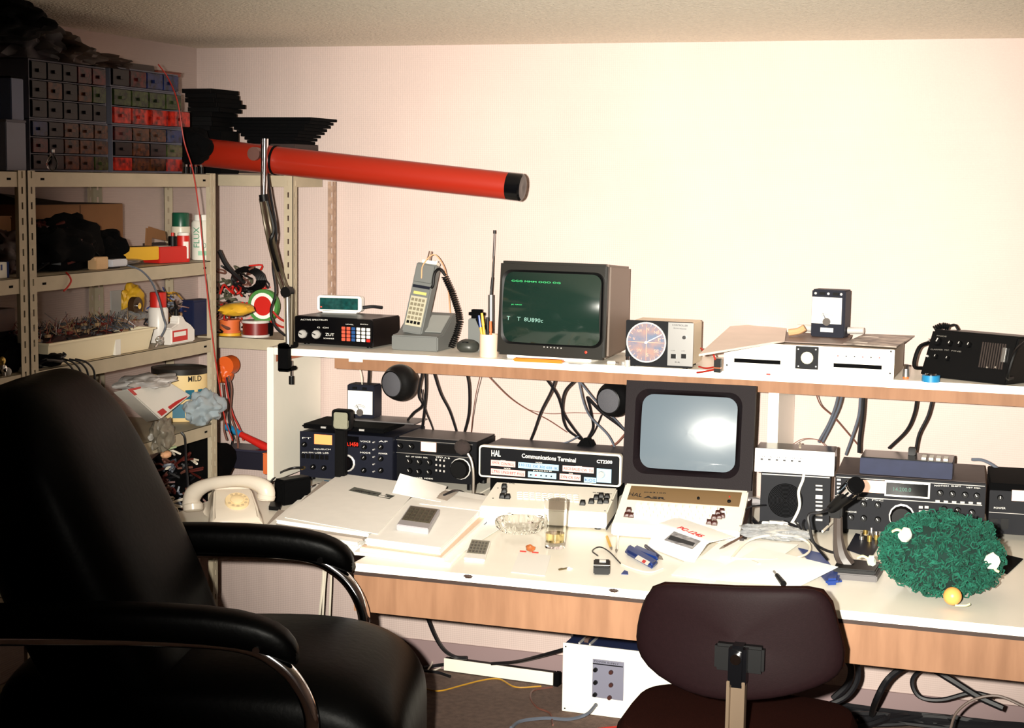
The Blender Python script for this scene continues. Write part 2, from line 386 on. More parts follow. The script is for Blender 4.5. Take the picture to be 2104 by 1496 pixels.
# --- second transceiver
D = Dev('transceiver', 'black transceiver with a pale pink meter, between two microphones', 'radio', (816, 983), (978, 992), None, plane=-.31, tl=(813, 898), group='desk transceivers')
chassis(D, .19, NAVD, NAVD); feet(D, .0295, .19)
D.part('top_cover', MB().box(.002, D.w-.002, .012, .188, D.h+.0005, D.h+.002), mat('cover_grey', (92, 84, 82), .5, var=.1, vs=40))
D.fbox('trim_frame', (815, 901), (972, 916), 1.4, .004, ALU, FT); D.fbox('trim_frame', (815, 927), (972, 943), 1.4, .004, ALU, FT)
D.fbox('meter', (866, 917), (897, 919), 19, .005, MET2, FT)
D.fbox('display', (900, 921), (938, 924), 17, .0045, BLKG, FT)
for p in ((824, 916), (847, 917)): D.knob(p, 6, .012, BLK, cap=SLV, ptr=.8, t0=FT)
for p in ((843, 947), (863, 949), (884, 950), (843, 967), (862, 969), (883, 970)): D.knob(p, 6, .012, BLK, cap=SLV, ptr=.5, t0=FT)
for i in range(3):
    for j in range(3): D.fbox('push_button', (896+i*8, 944+j*11+i), (899+i*8, 944+j*11+i), 4, .006, LGRY, FT)
D.knob((947, 963), 22, .004, SLV, 'dial_skirt', t0=FT); D.knob((947, 963), 20, .022, BLK, 'tuning_dial', t0=FT)
for a, b, y, s in ((835, 880, 937, 'RIT  AF GAIN  SQL'), (896, 925, 938, 'VFO A B'), (905, 930, 924, 'USB FM'), (834, 890, 980, 'MIC  POWER  MODE')): D.text(s, (a, y+2), (b, y+5), 3, WTX, t0=FT)
# --- terminal unit (dark face, white frame)
D = Dev('terminal_unit', 'low wide terminal unit with black face, red and blue label strips and white frame', 'terminal unit', (984, 979), (1276, 996), None, plane=-.30, tl=(987, 914))
fr = MB(D.F); fr.plate(rrect(D.w, D.h, .012, c=(D.w/2, D.h/2)), -.02, .004); D.part('frame', fr, CRM, .002)
fr = MB(D.F); fr.plate(rrect(D.w-.012, D.h-.012, .008, c=(D.w/2, D.h/2)), .004, .0055); D.part('front_panel', fr, NAVD)
D.part('body', MB().box(.008, D.w-.008, .02, .20, .004, D.h-.006), mat('case_dark', (40, 40, 46), .5), .003)
D.part('base_block', MB().box(.03, D.w-.03, .03, .18, -(D.A.z-DZ-.001), .003), BLKM)
T0 = .0056
D.text('HAL', (1011, 937), (1030, 938), 13, WTX, t0=T0, bold=.02)
D.text('Communications Terminal', (1073, 940), (1184, 950), 9, WTX, t0=T0, bold=.02)
D.text('CT2200', (1227, 951), (1259, 953), 7, WTX, t0=T0, bold=.03)
LB, RB = mat('label_blue', (160, 200, 225), .5), mat('label_pink', (240, 185, 180), .5)
for l, r, h, m, s, tm in (((1010, 949), (1060, 955), 12, RB, 'XMTR  CONTROL', RTX), ((1010, 967), (1080, 974), 12, RB, 'LTRS UNSHIFT FIGS', RTX),
     ((1066, 954), (1149, 962), 12, LB, '110 132 150 300 600 1K', BTX), ((1086, 974), (1144, 978), 12, LB, None, BTX),
     ((1157, 961), (1221, 967), 12, RB, 'ASCII BAUD CW  TU', RTX), ((1151, 978), (1194, 982), 12, RB, 'SYN CR SW', RTX), ((1201, 985), (1226, 987), 11, LB, 'KOS', BTX)):
    p = D.fbox('label_strip', l, r, h, T0+.0006, m, T0)
    if s: D.text(s, (l[0]+2, l[1]+3), (r[0]-2, r[1]+3), 5.5, tm, t0=T0+.0006, parent=p)
D.fbox('label_strip', (1227, 975), (1257, 979), 28, T0+.0006, LB, T0)
for i in range(5): D.knob((1092+i*10.5, 975+i*.8), 1.7, .003, RED if i == 1 else KTX, 'lamp', t0=T0)
D.knob((1238, 974), 7, .014, SLV, 'round_button', t0=T0)
for a, b, y in ((1030, 1040, 945), (1037, 1050, 961), (1102, 1115, 949), (1097, 1135, 966), (1184, 1197, 957), (1170, 1178, 971)): D.text('MODE', (a, y+2), (b, y+3), 2.5, WTX, t0=T0)
# --- white keyboard in front of it
D = Dev('keyboard', 'long white keyboard with a few black keys in front of the terminal unit', 'keyboard', (985, 1072), (1246, 1087), DZ+.008, h=.05)
zt = PY(1150, 1000, D.A.y+.24).z-D.A.z; zf = .048
D.h = zt
D.part('body', MB().prism([(0, 0), (0, zf), (.24, zt), (.24, 0)], 0, D.w), WHT, .004)
D.part('side_trim', MB().box(D.w-.001, D.w+.001, .0, .238, -.004, .008), BLU2 if 0 else NAVY)
ang = math.atan2(zt-zf, .24); KF = Matrix.Translation((0, 0, zf)) @ Matrix.Rotation(ang, 4, 'X')
def keys(D, F, px, m, w=.015, d=.015, t=.008, name='key', parent=None):
    key = ('key', w, d, m.name)
    if key not in _cache:
        k = MB(); k.loft([[(x, y, 0) for x, y in ((-w/2, -d/2), (w/2, -d/2), (w/2, d/2), (-w/2, d/2))], [(x*.72, y*.72+d*.04, t) for x, y in ((-w/2, -d/2), (w/2, -d/2), (w/2, d/2), (-w/2, d/2))]])
        _cache[key] = k.mesh('key', m, .0008, seg=1)
    for p in px:
        a, b = D.fp(*p, F); obj(name, _cache[key], m, parent or D.e, M=F @ Matrix.Translation((a, b, 0)))
keys(D, KF, [(1036, 1003), (1036, 1012), (1032, 1023), (1043, 1024), (1197, 1037), (1215, 1034), (1225, 1026), (1235, 1022), (1247, 1024), (1245, 1033), (1233, 1034)], BLK, .018, .018, .014)
a0, b0 = D.fp(1060, 1012, KF); a1, b1 = D.fp(1195, 1028, KF)
WK = mat('white_key', (238, 232, 220), .4)
for j in range(4):
    for i in range(10):
        k = ('key', 'wk')
        if k not in _cache:
            kb = MB(); kb.loft([[(x, y, 0) for x, y in ((-.0085, -.0085), (.0085, -.0085), (.0085, .0085), (-.0085, .0085))], [(x*.7, y*.7, .008) for x, y in ((-.0085, -.0085), (.0085, -.0085), (.0085, .0085), (-.0085, .0085))]]); _cache[k] = kb.mesh('key', WK)
        obj('key', _cache[k], WK, D.e, M=KF @ Matrix.Translation((a0+.012+i*.0195+j*.004, b0+.005-j*.0195, 0)) @ Matrix.Diagonal((1, 1, .4, 1)))
for p in ((1023, 1003), (1013, 1024), (1258, 1028), (1243, 1050)): D.knob(p, 1.8, .001, KTX, 'screw', F=KF)
D.text('HAL', (1041, 993), (1058, 995), 8, KTX, F=KF); D.text('KB2100', (1218, 1013), (1257, 1016), 5, KTX, F=KF)
D.part('foot', MB().cyl((.03, .03, -.0075), (.03, .03, .001), .01), BLK); D.part('foot', MB().cyl((D.w-.03, .03, -.0075), (D.w-.03, .03, .001), .01), BLK)
D.part('foot', MB().cyl((.03, .21, -.0075), (.03, .21, .001), .01), BLK); D.part('foot', MB().cyl((D.w-.03, .21, -.0075), (D.w-.03, .21, .001), .01), BLK)
# --- big display terminal
D = Dev('display_terminal', 'large brown cased display terminal with grey screen above a cream keyboard', 'terminal', (1256, 1100), (1510, 1118), DZ+.004, h=.44)
kd = .22
zb = PY(1395, 1000, D.A.y+kd).z-D.A.z; ztop = PY(1415, 788, D.A.y+kd+.045).z-D.A.z
sd = D.M @ Vector((0, kd, 0))
fl_ = .035; kf = .58; kz = PY(1290, 1031, D.A.y+kd*kf).z-D.A.z
D.part('keyboard_case', MB().prism([(0, 0), (-.004, fl_*.5), (.004, fl_), (kd*kf, kz), (kd, zb), (kd, 0)], 0, D.w+.012), CRM, .004)
# brown side cheeks and main case
bx0, bx1 = -.006, D.w+.018
D.part('side_cheek', MB().prism([(.0, -.003), (.004, .018), (kd-.002, zb*.8), (kd-.002, -.003)], D.w+.0125, D.w+.024), BRND, .001)
D.part('main_case', MB().hexa([(bx0-.002, kd, -.003), (bx1+.008, kd, -.003), (bx1-.012, .395, -.003), (bx0+.02, .395, -.003), (bx0+.002, kd+.045, ztop), (bx1-.004, kd+.045, ztop), (bx1-.03, .38, ztop-.035), (bx0+.03, .38, ztop-.035)]), BRND, .004)
la = math.atan2(.045, ztop-zb); L = math.hypot(.045, ztop-zb)
BF = Matrix.Translation((0, kd, zb)) @ Matrix.Rotation(-la, 4, 'X') @ FRONT
def poly_rr(l, r, t, b, F, rad, D=D, n=6, bulge=.0):
    ax, ay = D.fp(*l, F); bx, by = D.fp(*r, F); _, ty = D.fp(*t, F); _, cy = D.fp(*b, F)
    return rrect(bx-ax, ty-cy, rad, n, ((ax+bx)/2, (ty+cy)/2))
scr = poly_rr((1318, 890), (1514, 890), (1410, 813), (1410, 966), BF, .035)
out = poly_rr((1306, 890), (1525, 890), (1412, 803), (1410, 978), BF, .04)
Q = MB(BF)   # bezel plate with a screen opening
wb = [(-.006+.002, 0)]; 
n = len(scr); cxs = sum(p[0] for p in scr)/n; cys = sum(p[1] for p in scr)/n
def edge_pt(p, x0, x1, y0, y1):
    dx, dy = p[0]-cxs, p[1]-cys
    t = min([q for q in ((x1-cxs)/dx if dx > 1e-6 else 9e9, (x0-cxs)/dx if dx < -1e-6 else 9e9, (y1-cys)/dy if dy > 1e-6 else 9e9, (y0-cys)/dy if dy < -1e-6 else 9e9) if q > 0])
    return (cxs+dx*t, cys+dy*t)
OE = [edge_pt(p, bx0-.002, bx1+.004, 0, L) for p in scr]
def nudge(q, xs, ys):      # put outline points onto the corners
    for cx_ in xs:
        for cy_ in ys:
            i = min(range(len(q)), key=lambda k: (q[k][0]-cx_)**2+(q[k][1]-cy_)**2); q[i] = (cx_, cy_)
nudge(OE, (bx0-.002, bx1+.004), (0, L))
Q.loft([[(x, y, 0) for x, y in OE], [(x, y, .028) for x, y in OE], [(x, y, .028) for x, y in out], [(x, y, .006) for x, y in scr], [(x, y, .0005) for x, y in scr]], cap=False)
D.part('bezel', Q, mat('bezel_brown', (20, 13, 16), .6, spec=.12, bump=.1, bs=400))
def crt(D, F, poly, z, depth, m, name='screen'):
    pp = []
    for i, p in enumerate(poly):
        q = poly[(i+1) % len(poly)]; m_ = max(1, int(math.hypot(q[0]-p[0], q[1]-p[1])/.02))
        pp += [(p[0]+(q[0]-p[0])*j/m_, p[1]+(q[1]-p[1])*j/m_) for j in range(m_)]
    poly = pp
    ra = max(p[0] for p in poly)-min(p[0] for p in poly); rb = max(p[1] for p in poly)-min(p[1] for p in poly); ra = ra*ra/4; rb = rb*rb/4
    n = len(poly); cx_ = sum(p[0] for p in poly)/n; cy_ = sum(p[1] for p in poly)/n; rings = []
    for k in range(9):
        s = 1-k/8.0; rings.append([(cx_+(x-cx_)*s, cy_+(y-cy_)*s, z+depth*(1-.5*s*s*((x-cx_)**2/ra+(y-cy_)**2/rb))) for x, y in poly])
    mb = MB(F); mb.loft(rings, cap=False); return D.part(name, mb, m)
crt(D, BF, scr, .001, .028, mat('crt_grey', (88, 100, 110), .3, coat=.4))
# keyboard area
sa = math.atan2(kz-fl_, kd*kf-.004); K1 = Matrix.Translation((0, .004, fl_)) @ Matrix.Rotation(sa, 4, 'X')
sb = math.atan2(zb-kz, kd*(1-kf)); K2 = Matrix.Translation((0, kd*kf, kz)) @ Matrix.Rotation(sb, 4, 'X')
GOLD = mat('gold_strip', (128, 102, 70), .45, metal=.2)
ax_, ay_ = D.fp(1284, 1016, K2); bx_, by_ = D.fp(1514, 1030, K2)
l2 = math.hypot(zb-kz, kd*(1-kf))
gp = D.part('name_strip', MB(K2).box(.02, D.w-.006, l2*.1, l2*.84, 0, .0015), GOLD)
D.text('HAL', (1291, 1020), (1318, 1023), 13, KTX, t0=.0024, F=K2, parent=gp, bold=.02); D.text('DS3100', (1324, 1014), (1368, 1016), 3.5, KTX, t0=.0024, F=K2, parent=gp); D.text('ASR', (1322, 1025), (1367, 1028), 8, KTX, t0=.0024, F=K2, parent=gp, bold=.03)
D.knob((1435, 1026), 3, .006, BLK, 'key_switch', F=K2, t0=.0016); D.knob((1498, 1032), 4, .005, BLK, 'rocker', F=K2, t0=.0016); D.knob((1499, 1022), 1.6, .002, RED, 'lamp', F=K2, t0=.0016)
l1 = math.hypot(kz-fl_, kd*kf-.004)
for j in range(4):
    for i in range(14 if j else 13):
        x = .052+i*.0208+j*(-.005)+(.0 if j else .008)
        if i == 0 and j: continue
        if i >= 12 and j > 1: continue
        obj('key', _cache[('key', 'wk')], WK, D.e, M=K1 @ Matrix.Translation((x, l1-.016-j*.0205, 0)))
D.part('space_bar', MB(K1).box(.11, .27, l1-.106, l1-.092, 0, .008), WK, .002)
keys(D, K1, [(1292, 1050), (1288, 1060), (1297, 1061)], BRNK, .018, .018, .01)
keys(D, K1, [(1475, 1056), (1483, 1052), (1467, 1065), (1478, 1064), (1457, 1075), (1468, 1077), (1484, 1062)], BRNK, .018, .018, .01)
# --- speaker box with a control box on it, right of the terminal
D = Dev('speaker_box', 'charcoal speaker box with round grille between terminal and main receiver', 'speaker', (1561, 1081), (1702, 1090), DZ+.012, tl=(1562, 970))
chassis(D, .12, CHAR, CHAR); feet(D, .0115, .12)
spx, spy = D.fp(1614, 1028); 
D.part('trim_line', MB(D.F).box(.002, D.w-.002, D.h-.006, D.h-.003, FT, FT+.001), LGRY)
gr = MB(D.F)
for i in range(13): gr.ring(.004*i+.001, .004*i+.0038, FT, FT+.002, c=(spx, spy))
D.part('grille', gr, BLKM)
for k, (yy, hh) in enumerate(((998, 3), (1006, 4), (1021, 8), (1031, 3), (1039, 4), (1048, 4), (1058, 4), (1068, 4))): D.fbox('switch', (1676, yy-1), (1690, yy), hh, .007, LGRY if k != 2 else ALU, FT)
ctl = D.h+DZ+.012+.0012
D2 = Dev('control_box', 'flat box with a silver front and black top, standing on the charcoal speaker box', 'control box', (1551, 968), (1713, 978), ctl, tl=(1551, 920))
D2.part('body', MB().box(0, D2.w, .003, .115, 0, D2.h), BLKG, .002); D2.part('front_panel', MB().box(-.001, D2.w+.001, -.003, .003, -.001, D2.h), mat('silver_panel', (196, 194, 192), .4), .001)
for i in range(6): D2.fbox('switch', (1563+i*15.5, 943+i*.9), (1568+i*15.5, 943+i*.9), 2.5, .006, KTX, FT)
for i in range(6): D2.text('CH', (1561+i*15.5, 938+i*.9), (1571+i*15.5, 939+i*.9), 2.2, KTX, t0=FT)
# --- main receiver
D = Dev('transceiver', 'large charcoal transceiver with cream meter and wide black display behind the green wig', 'radio', (1713, 1084), (2020, 1106), DZ+.018, tl=(1713, 975), group='desk transceivers')
chassis(D, .32, CHAR, CHAR); feet(D, .0175, .32)
D.part('top_cover', MB().box(.001, D.w-.001, .01, .318, D.h+.0004, D.h+.002), mat('cover_brown', (66, 56, 54), .5, spec=.2, var=.15, vs=30))
D.fbox('meter', (1773, 998), (1818, 1001), 25, .005, MET2, FT)
g = D.fbox('display', (1818, 1003), (1911, 1008), 32, .005, ALU, FT); D.fbox('display_window', (1821, 1003), (1907, 1008), 25, .006, BLKG, .005, parent=g)
D.text('14.200.0', (1836, 1008), (1872, 1010), 8, mat('vfd_dim', (60, 110, 95), .5, emit=.05), t0=.0062, parent=g)
D.part('trim_line', MB(D.F).box(.002, D.w-.002, D.h-.007, D.h-.005, FT, FT+.001), LGRY)
D.fbox('trim_line', (1716, 1020), (2018, 1036), 1.6, .0045, LGRY, FT)
D.knob((1853, 1061), 26, .004, SLV, 'dial_skirt', t0=FT); D.knob((1853, 1061), 23, .025, BLK, 'tuning_dial', t0=FT)
for p in ((1932, 1012), (1957, 1014), (1983, 1016), (2007, 1018), (1940, 1045), (1968, 1048), (1997, 1052), (1775, 1035), (1804, 1037), (1775, 1064), (1804, 1067), (1749, 1062)): D.knob(p, 6.5, .014, BLK, cap=SLV, ptr=.6, t0=FT)
for i in range(2):
    for j in range(4): D.fbox('push_button', (1888+i*12, 1041+j*9), (1896+i*12, 1042+j*9), 5, .007, LGRY, FT)
for i in range(6): D.fbox('push_button', (1922+i*17, 1029+i*.9), (1931+i*17, 1029+i*.9), 4, .007, LGRY, FT)
for i in range(5): D.fbox('push_button', (1720, 985+i*8), (1728, 985.4+i*8), 4, .007, LGRY, FT)
for a, b, y, s in ((1920, 1975, 999, 'NOTCH  SHIFT'), (1985, 2015, 1003, 'VBT SQL'), (1762, 1785, 1026, 'KEY'), (1792, 1815, 1028, 'MIC'), (1738, 1760, 1052, 'PHONE')): D.text(s, (a, y), (b, y+1.5), 3, WTX, t0=FT)
ztp = DZ+.018+D.h+.0025
D = Dev('keyer_box', 'long dark blue box with pale keys standing on the large transceiver', 'keyer', (1766, 973), (1956, 986), ztp, tl=(1766, 940))
D.part('body', MB().box(0, D.w, 0, .14, 0, D.h), mat('navy_box', (34, 40, 66), .5, spec=.2, var=.15, vs=30), .002)
D.part('top_plate', MB().box(.001, D.w-.001, .002, .138, D.h, D.h+.003), BLKG, .001)
for i in range(4):
    D.part('paddle_key', MB().box(D.w*.66+i*.021, D.w*.66+.013+i*.021, .02, .075, D.h+.0025, D.h+.009), WTX, .001)
D.part('plug', MB().box(D.w*.5, D.w*.58, .08, .11, D.h+.0025, D.h+.025), BLK, .002)
D = Dev('amplifier', 'charcoal amplifier with a cream meter cut off by the right edge, under the shelf', 'amplifier', (2030, 1094), (2104, 1099), DZ+.018, tl=(2029, 1007))
D.w = .2; chassis(D, .3, CHAR, CHAR); feet(D, .0175, .3)
D.fbox('meter', (2079, 1017), (2104, 1019), 22, .005, MET2, FT); D.knob((2055, 1022), 6, .014, BLK, cap=SLV, ptr=0, t0=FT)
for p in (2042, 2064): D.fbox('rocker_switch', (p-8, 1075), (p+8, 1076), 22, .006, BLK, FT)
D.text('POWER', (2042, 1045), (2066, 1046), 4, WTX, t0=FT); D.fbox('trim_line', (2032, 1052), (2104, 1056), 1.2, .0045, LGRY, FT)
D.part('top_cover', MB().box(.0, D.w, .004, .3, D.h, D.h+.022), BLKM, .002)
# --- clutter on the first transceiver: case, paper, wattmeter
zt1 = PY(640, 886, -.33).z
D = Dev('document_case', 'slim black case lying on top of the leftmost dark blue transceiver', 'case', (619, 880), (790, 888), None, plane=-.33, h=.02)
D.part('shell', MB().box(0, D.w, .0, .2, 0, .016), BLKM, .006); D.part('clasp', MB().box(D.w*.24, D.w*.3, -.002, .004, .005, .011), SLV); D.part('clasp', MB().box(D.w*.7, D.w*.76, -.002, .004, .005, .011), SLV)
zc = D.A.z+.0165
D3 = Dev('silver_tray', 'thin grey sheet metal lid lying on the black case', 'lid', (740, 868), (850, 872), zc, plane=-.20, h=.004)
D3.part('plate', MB().box(-.1, D3.w, .0, .13, 0, .004), mat('sheet_grey', (120, 116, 116), .4, metal=.5), .001)
def wattmeter(label, bl, br, z, tl, win, plane=None):
    D = Dev('wattmeter', label, 'meter', bl, br, z, tl=tl, plane=plane, group='upright panel meters')
    D.part('body', MB().box(0, D.w, 0, .07, 0, D.h), NAVY, .004)
    D.part('front_panel', MB(D.F).plate(rrect(D.w*.96, D.h*.97, .004, c=(D.w/2, D.h/2)), 0, .002), NAVY)
    g = D.fbox('meter_window', (win[0], win[2]), (win[1], win[2]+2), win[3], .005, WTX, .002)
    x0, x1 = D.w*.5, D.h
    arc = MB(D.F); ca, cb = D.fp((win[0]+win[1])/2, win[2]+win[3]*.42)
    for r_ in (.026, .021):
        pts = [(ca+r_*math.cos(R(a)), cb+r_*math.sin(R(a)), .0056) for a in range(40, 141, 10)]
        arc.tube(pts, .0009, 4, 1)
    obj('scale', arc, mat('scale_grey', (130, 120, 112), .6), g)
    obj('needle', MB(D.F).hexa([(ca-.002, cb, .0055), (ca+.002, cb, .0055), (ca-.0135, cb+.026, .0055), (ca-.0145, cb+.026, .0055), (ca-.002, cb, .0065), (ca+.002, cb, .0065), (ca-.0135, cb+.026, .0065), (ca-.0145, cb+.026, .0065)]), KTX, g)
    obj('pivot_cover', MB(D.F).cyl((ca, cb-.002, .005), (ca, cb-.002, .009), .0125, n=16), mat('pivot_grey', (90, 84, 80), .3), g)
    return D
D = wattmeter('charcoal needle meter with white dial standing on the case left of the ball speaker', (713, 853), (768, 857), zc+.0045, (712, 789), (716, 766, 826, 48), -.16)
for u in (.3, .66): D.part('slide_switch', MB(D.F).box(D.w*u-.008, D.w*u+.008, D.h*.86, D.h*.93, .002, .006), BLK)
# --- ball speakers hung under the hutch rail
def ball_speaker(label, px, py, y, r, turn):
    c = PY(px, py, y); k = (c-CAMP).dot(_fw)/FOC; r = r*k
    t = thing('ball_speaker', label, 'speaker', (c.x, c.y, c.z-r), 0, 'round black hanging speakers')
    d = Vector((math.sin(turn[0]), -math.cos(turn[0]), turn[1])).normalized()
    prof = [(0.001, -r*.96)]+[(r*math.sin(R(a)), -r*math.cos(R(a))*.96) for a in range(10, 136, 10)]+[(r*.74, r*.70), (r*.69, r*.73), (r*.68, r*.66)]
    obj('shell', MB(Matrix.Translation((0, 0, r))).lathe(prof, 32, ax=d), BLK, t)
    obj('grille', MB(Matrix.Translation((0, 0, r))).lathe([(r*.685, r*.62), (r*.66, r*.70), (r*.4, r*.75), (.001, r*.77)], 32, ax=d), mat('grille_grey', (74, 74, 80), .6, bump=.4, bs=900), t)
    if px < 1000: obj('hanger', MB(Matrix.Translation((0, 0, r))).cyl((0, r*.6, r*.5), (0, SY+.0199-c.y, r*.5+.002), .008), BLK, t)
    else: obj('hanger', MB(Matrix.Translation((0, 0, r))).cyl((0, .0, r*.8), (0, .0, SZ-.0242-c.z), .006), BLK, t)
ball_speaker('round black ball speaker hanging under the shelf beside the charcoal needle meter', 822, 786, SY-.045, 38, (-.35, -.05))
ball_speaker('round black ball speaker hanging under the shelf beside the brown display terminal', 1262, 820, SY+.085, 37, (-.25, -.05))
# --- microphones
zc0 = PZ(700, 1005, DZ)
t = thing('desk_microphone', 'tall black desk microphone with a square grey head in front of the leftmost transceiver', 'microphone', (zc0.x, zc0.y, DZ))
m0 = PY(701, 883, zc0.y).z-DZ; m1 = PY(703, 841, zc0.y).z-DZ; k = (zc0-CAMP).dot(_fw)/FOC
obj('base', MB().box(-.045, .045, -.06, .05, 0, .025), BLK, t, .006)
obj('column', MB().box(-11*k, 11*k, -.012, .016, .02, m0+.002), BLK, t, .003)
hm = (m0+m1)/2; hx = 3*k; hh = (m1-m0)/2
obj('head', MB(Matrix.Translation((hx, 0, hm)) @ FRONT).plate(rrect(42*k, hh*2, .012), -.02, .012), BLK, t, .003)
obj('grille', MB(Matrix.Translation((hx+.002, 0, hm)) @ FRONT).plate(rrect(34*k, hh*1.7, .010), .012, .018), mat('mic_grille', (150, 148, 128), .5, bump=.5, bs=900), t, .003)
b = PZ(985, 1034, DZ+.01)
t = thing('gooseneck_microphone', 'chrome gooseneck microphone with black foam head in front of the black transceiver', 'microphone', (b.x, b.y, DZ))
g = lambda px, py, dy=0: PY(px, py, b.y+dy)-Vector((b.x, b.y, DZ))
obj('base', MB().plate([(-.06, -.03), (.035, -.04), (.045, .03), (-.045, .035)], 0, .012), BLK, t, .002)
obj('collar', MB().box(-.018, .012, -.014, .014, .0121, .04), mat('mic_clip', (60, 56, 54), .4), t, .003)
obj('gooseneck', MB().tube([g(972, 1016), g(973, 990), g(972, 965), g(968, 945), g(961, 932)], .0048, 8), mat('goose_grey', (120, 112, 104), .35, metal=.5), t)
obj('windscreen', MB().blob(g(950, 919), (.026, .022, .024), 2, .12, 3, 3), mat('foam_dark', (48, 38, 36), 1, bump=.5, bs=500), t)
b = PZ(1745, 1187, DZ)
t = thing('desk_microphone', 'black and chrome microphone on an angled stand left of the green wig', 'microphone', (b.x, b.y, DZ))
g = lambda px, py, dy=0: PY(px, py, b.y+dy)-Vector((b.x, b.y, DZ))
obj('base', MB().plate([(-.045, -.035), (.075, -.03), (.08, .09), (-.045, .1)], 0, .018), mat('base_grey', (84, 80, 80), .5), t, .003)
obj('base_plate', MB().plate([(-.04, -.03), (.07, -.025), (.075, .085), (-.04, .095)], .0181, .03), BLK, t, .003)
obj('neck', MB().tube([g(1742, 1163, .04), g(1728, 1140, .04), g(1722, 1105, .04), g(1722, 1062, .04)], .014, 8, rad=[.022, .02, .014, .012]), mat('neck_dark', (66, 58, 54), .35), t)
obj('swivel', MB().box(g(1704, 1040, .04).x, g(1732, 1040, .04).x, .02, .055, g(1710, 1062, .04).z, g(1710, 1034, .04).z), BLK, t, .005)
obj('barrel', MB().cyl(g(1708, 1046, .03), g(1745, 1014, -.02), .014, .02, 16), BLK, t)
hd = obj('head', MB().cyl(g(1736, 1018, .0), g(1758, 998, -.04), .021, .024, 20), CHR, t)
obj('head_ring', MB().cyl(g(1756, 1000, -.037), g(1762, 994, -.048), .0245, .021, 20), BLKM, hd)
for i in range(10):
    d = (g(1758, 998, -.04)-g(1736, 1018, 0)).normalized(); a = d.orthogonal().normalized(); c = d.cross(a); th = 2*PI*i/10
    o_ = a*math.cos(th)*.0225+c*math.sin(th)*.0225; obj('slot', MB().cyl(g(1740, 1014, -.008)+o_, g(1753, 1003, -.03)+o_*1.05, .0032, n=6), BLKM, hd)
obj('cord', MB().tube([g(1712, 1040, .03), g(1688, 1052, .0), g(1662, 1058, .0), g(1664, 1085, 0), g(1672, 1115, .02), g(1700, 1150, .08)], .004, 6), WIREK, t)
# ================================================================ things on the upper shelf
D = Dev('frequency_counter', 'black box with two silver knobs and red, blue and white keys at the shelf end', 'counter', (606, 704), (767, 714), SZ+.006, tl=(609, 648))
D.part('body', MB().hexa([(0, 0, 0), (D.w, 0, 0), (D.w, .20, 0), (0, .20, 0), (.006, .004, D.h), (D.w-.004, .004, D.h), (D.w-.004, .20, D.h), (.006, .20, D.h)]), mat('case_brown_black', (18, 13, 13), .35, bump=.1, bs=500), .003)
D.part('front_panel', MB(D.F).plate(rrect(D.w-.004, D.h-.002, .006, c=(D.w/2, D.h/2)), -.002, .004), BLKG)
FT = .004
for p in ((624, 686), (652, 687)): D.knob(p, 9, .012, SLV, 'knob', t0=FT, cap=KTX, ptr=1.2)
cols = [RED if 0 else mat('key_coral', (214, 84, 60), .5)]*2+[mat('key_blue', (30, 74, 130), .5)]+[WTX]*3
for i, m in enumerate(cols):
    for j in range(4):
        kx, ky = 707.5+i*10.2, 674+j*7.6+i*.6
        D.fbox('key', (kx-3.6, ky), (kx+3.6, ky+.3), 6, .008, RED if (i == 5 and j == 3) else m, FT, bevel=.0008)
for a, b, y, s, h in ((619, 674, 658, 'ACTIVE SPECTRUM', 3), (653, 676, 674, 'G  CH', 3), (670, 688, 690, 'ZUT', 6), (666, 688, 696, 'SCANNER', 2.5), (712, 728, 667, 'LEVEL', 2), (742, 758, 667, 'ENTRY', 2)): D.text(s, (a, y), (b, y+1), h, WTX, t0=FT)
for x in (.03, D.w-.03): D.part('foot', MB().cyl((x, .03, -.0055), (x, .03, .001), .01), BLK); D.part('foot', MB().cyl((x, .18, -.0055), (x, .18, .001), .01), BLK)
zz = SZ+.006+D.h
D = Dev('digital_clock', 'small white framed clock with dark green display standing on the black counter', 'clock', (652, 642), (741, 645), zz+.0005, tl=(650, 606))
c = rrect(D.w+.004, D.h-.006, .012, c=(D.w/2, D.h/2+.002)); CF = D.F
D.part('case', MB(D.F).plate(c, -.04, .0), WTX, .004)
D.part('display', MB(D.F).plate(rrect(D.w*.88, D.h*.66, .002, c=(D.w/2, D.h*.53)), 0, .002), mat('vfd_green', (20, 74, 72), .15, var=.5, vs=60))
D.part('stand', MB().box(D.w*.1, D.w*.9, .002, .045, 0, .008), WTX, .002); D.part('lamp', MB(D.F).box(D.w*.08, D.w*.11, D.h*.3, D.h*.36, .002, .003), mat('led_r2', (255, 60, 40), emit=1))
# handheld transceiver in its charger
D = Dev('desk_charger', 'grey desk charger base holding a handset, in front of a coiled cord', 'charger', (804, 718), (899, 723), SZ+.001, tl=(805, 688))
D.part('base', MB().prism([(0, 0), (0, D.h), (.05, D.h+.004), (.16, D.h+.068), (.17, D.h+.068), (.19, 0)], 0, D.w), GREY, .004)
hs = D.M @ Vector((0, 0, 0))
D.part('cover_panel', MB(Matrix.Translation((0, .056, D.h+.0085)) @ Matrix.Rotation(math.atan2(.064, .11), 4, 'X')).box(D.w*.54, D.w*.94, 0, .10, 0, .003), mat('grey_light2', (140, 142, 138), .5), .001)
hz = D.A.z+D.h+.008
t = thing('handheld_transceiver', 'grey handheld radio with keypad leaning upright in the desk charger', 'radio', D.M @ Vector((D.w*.36, .03, D.h+.006)), D.rz)
HM = Matrix.Translation((0, 0, 0)) @ Matrix.Rotation(R(-14), 4, 'X') @ Matrix.Rotation(R(7), 4, 'Y')
k = D.k; hw = 45*k
ht = 148*k
obj('body', MB(HM).box(-hw/2, hw/2, 0, .045, 0, ht), GREY, t, .004)
H2 = HM @ FRONT
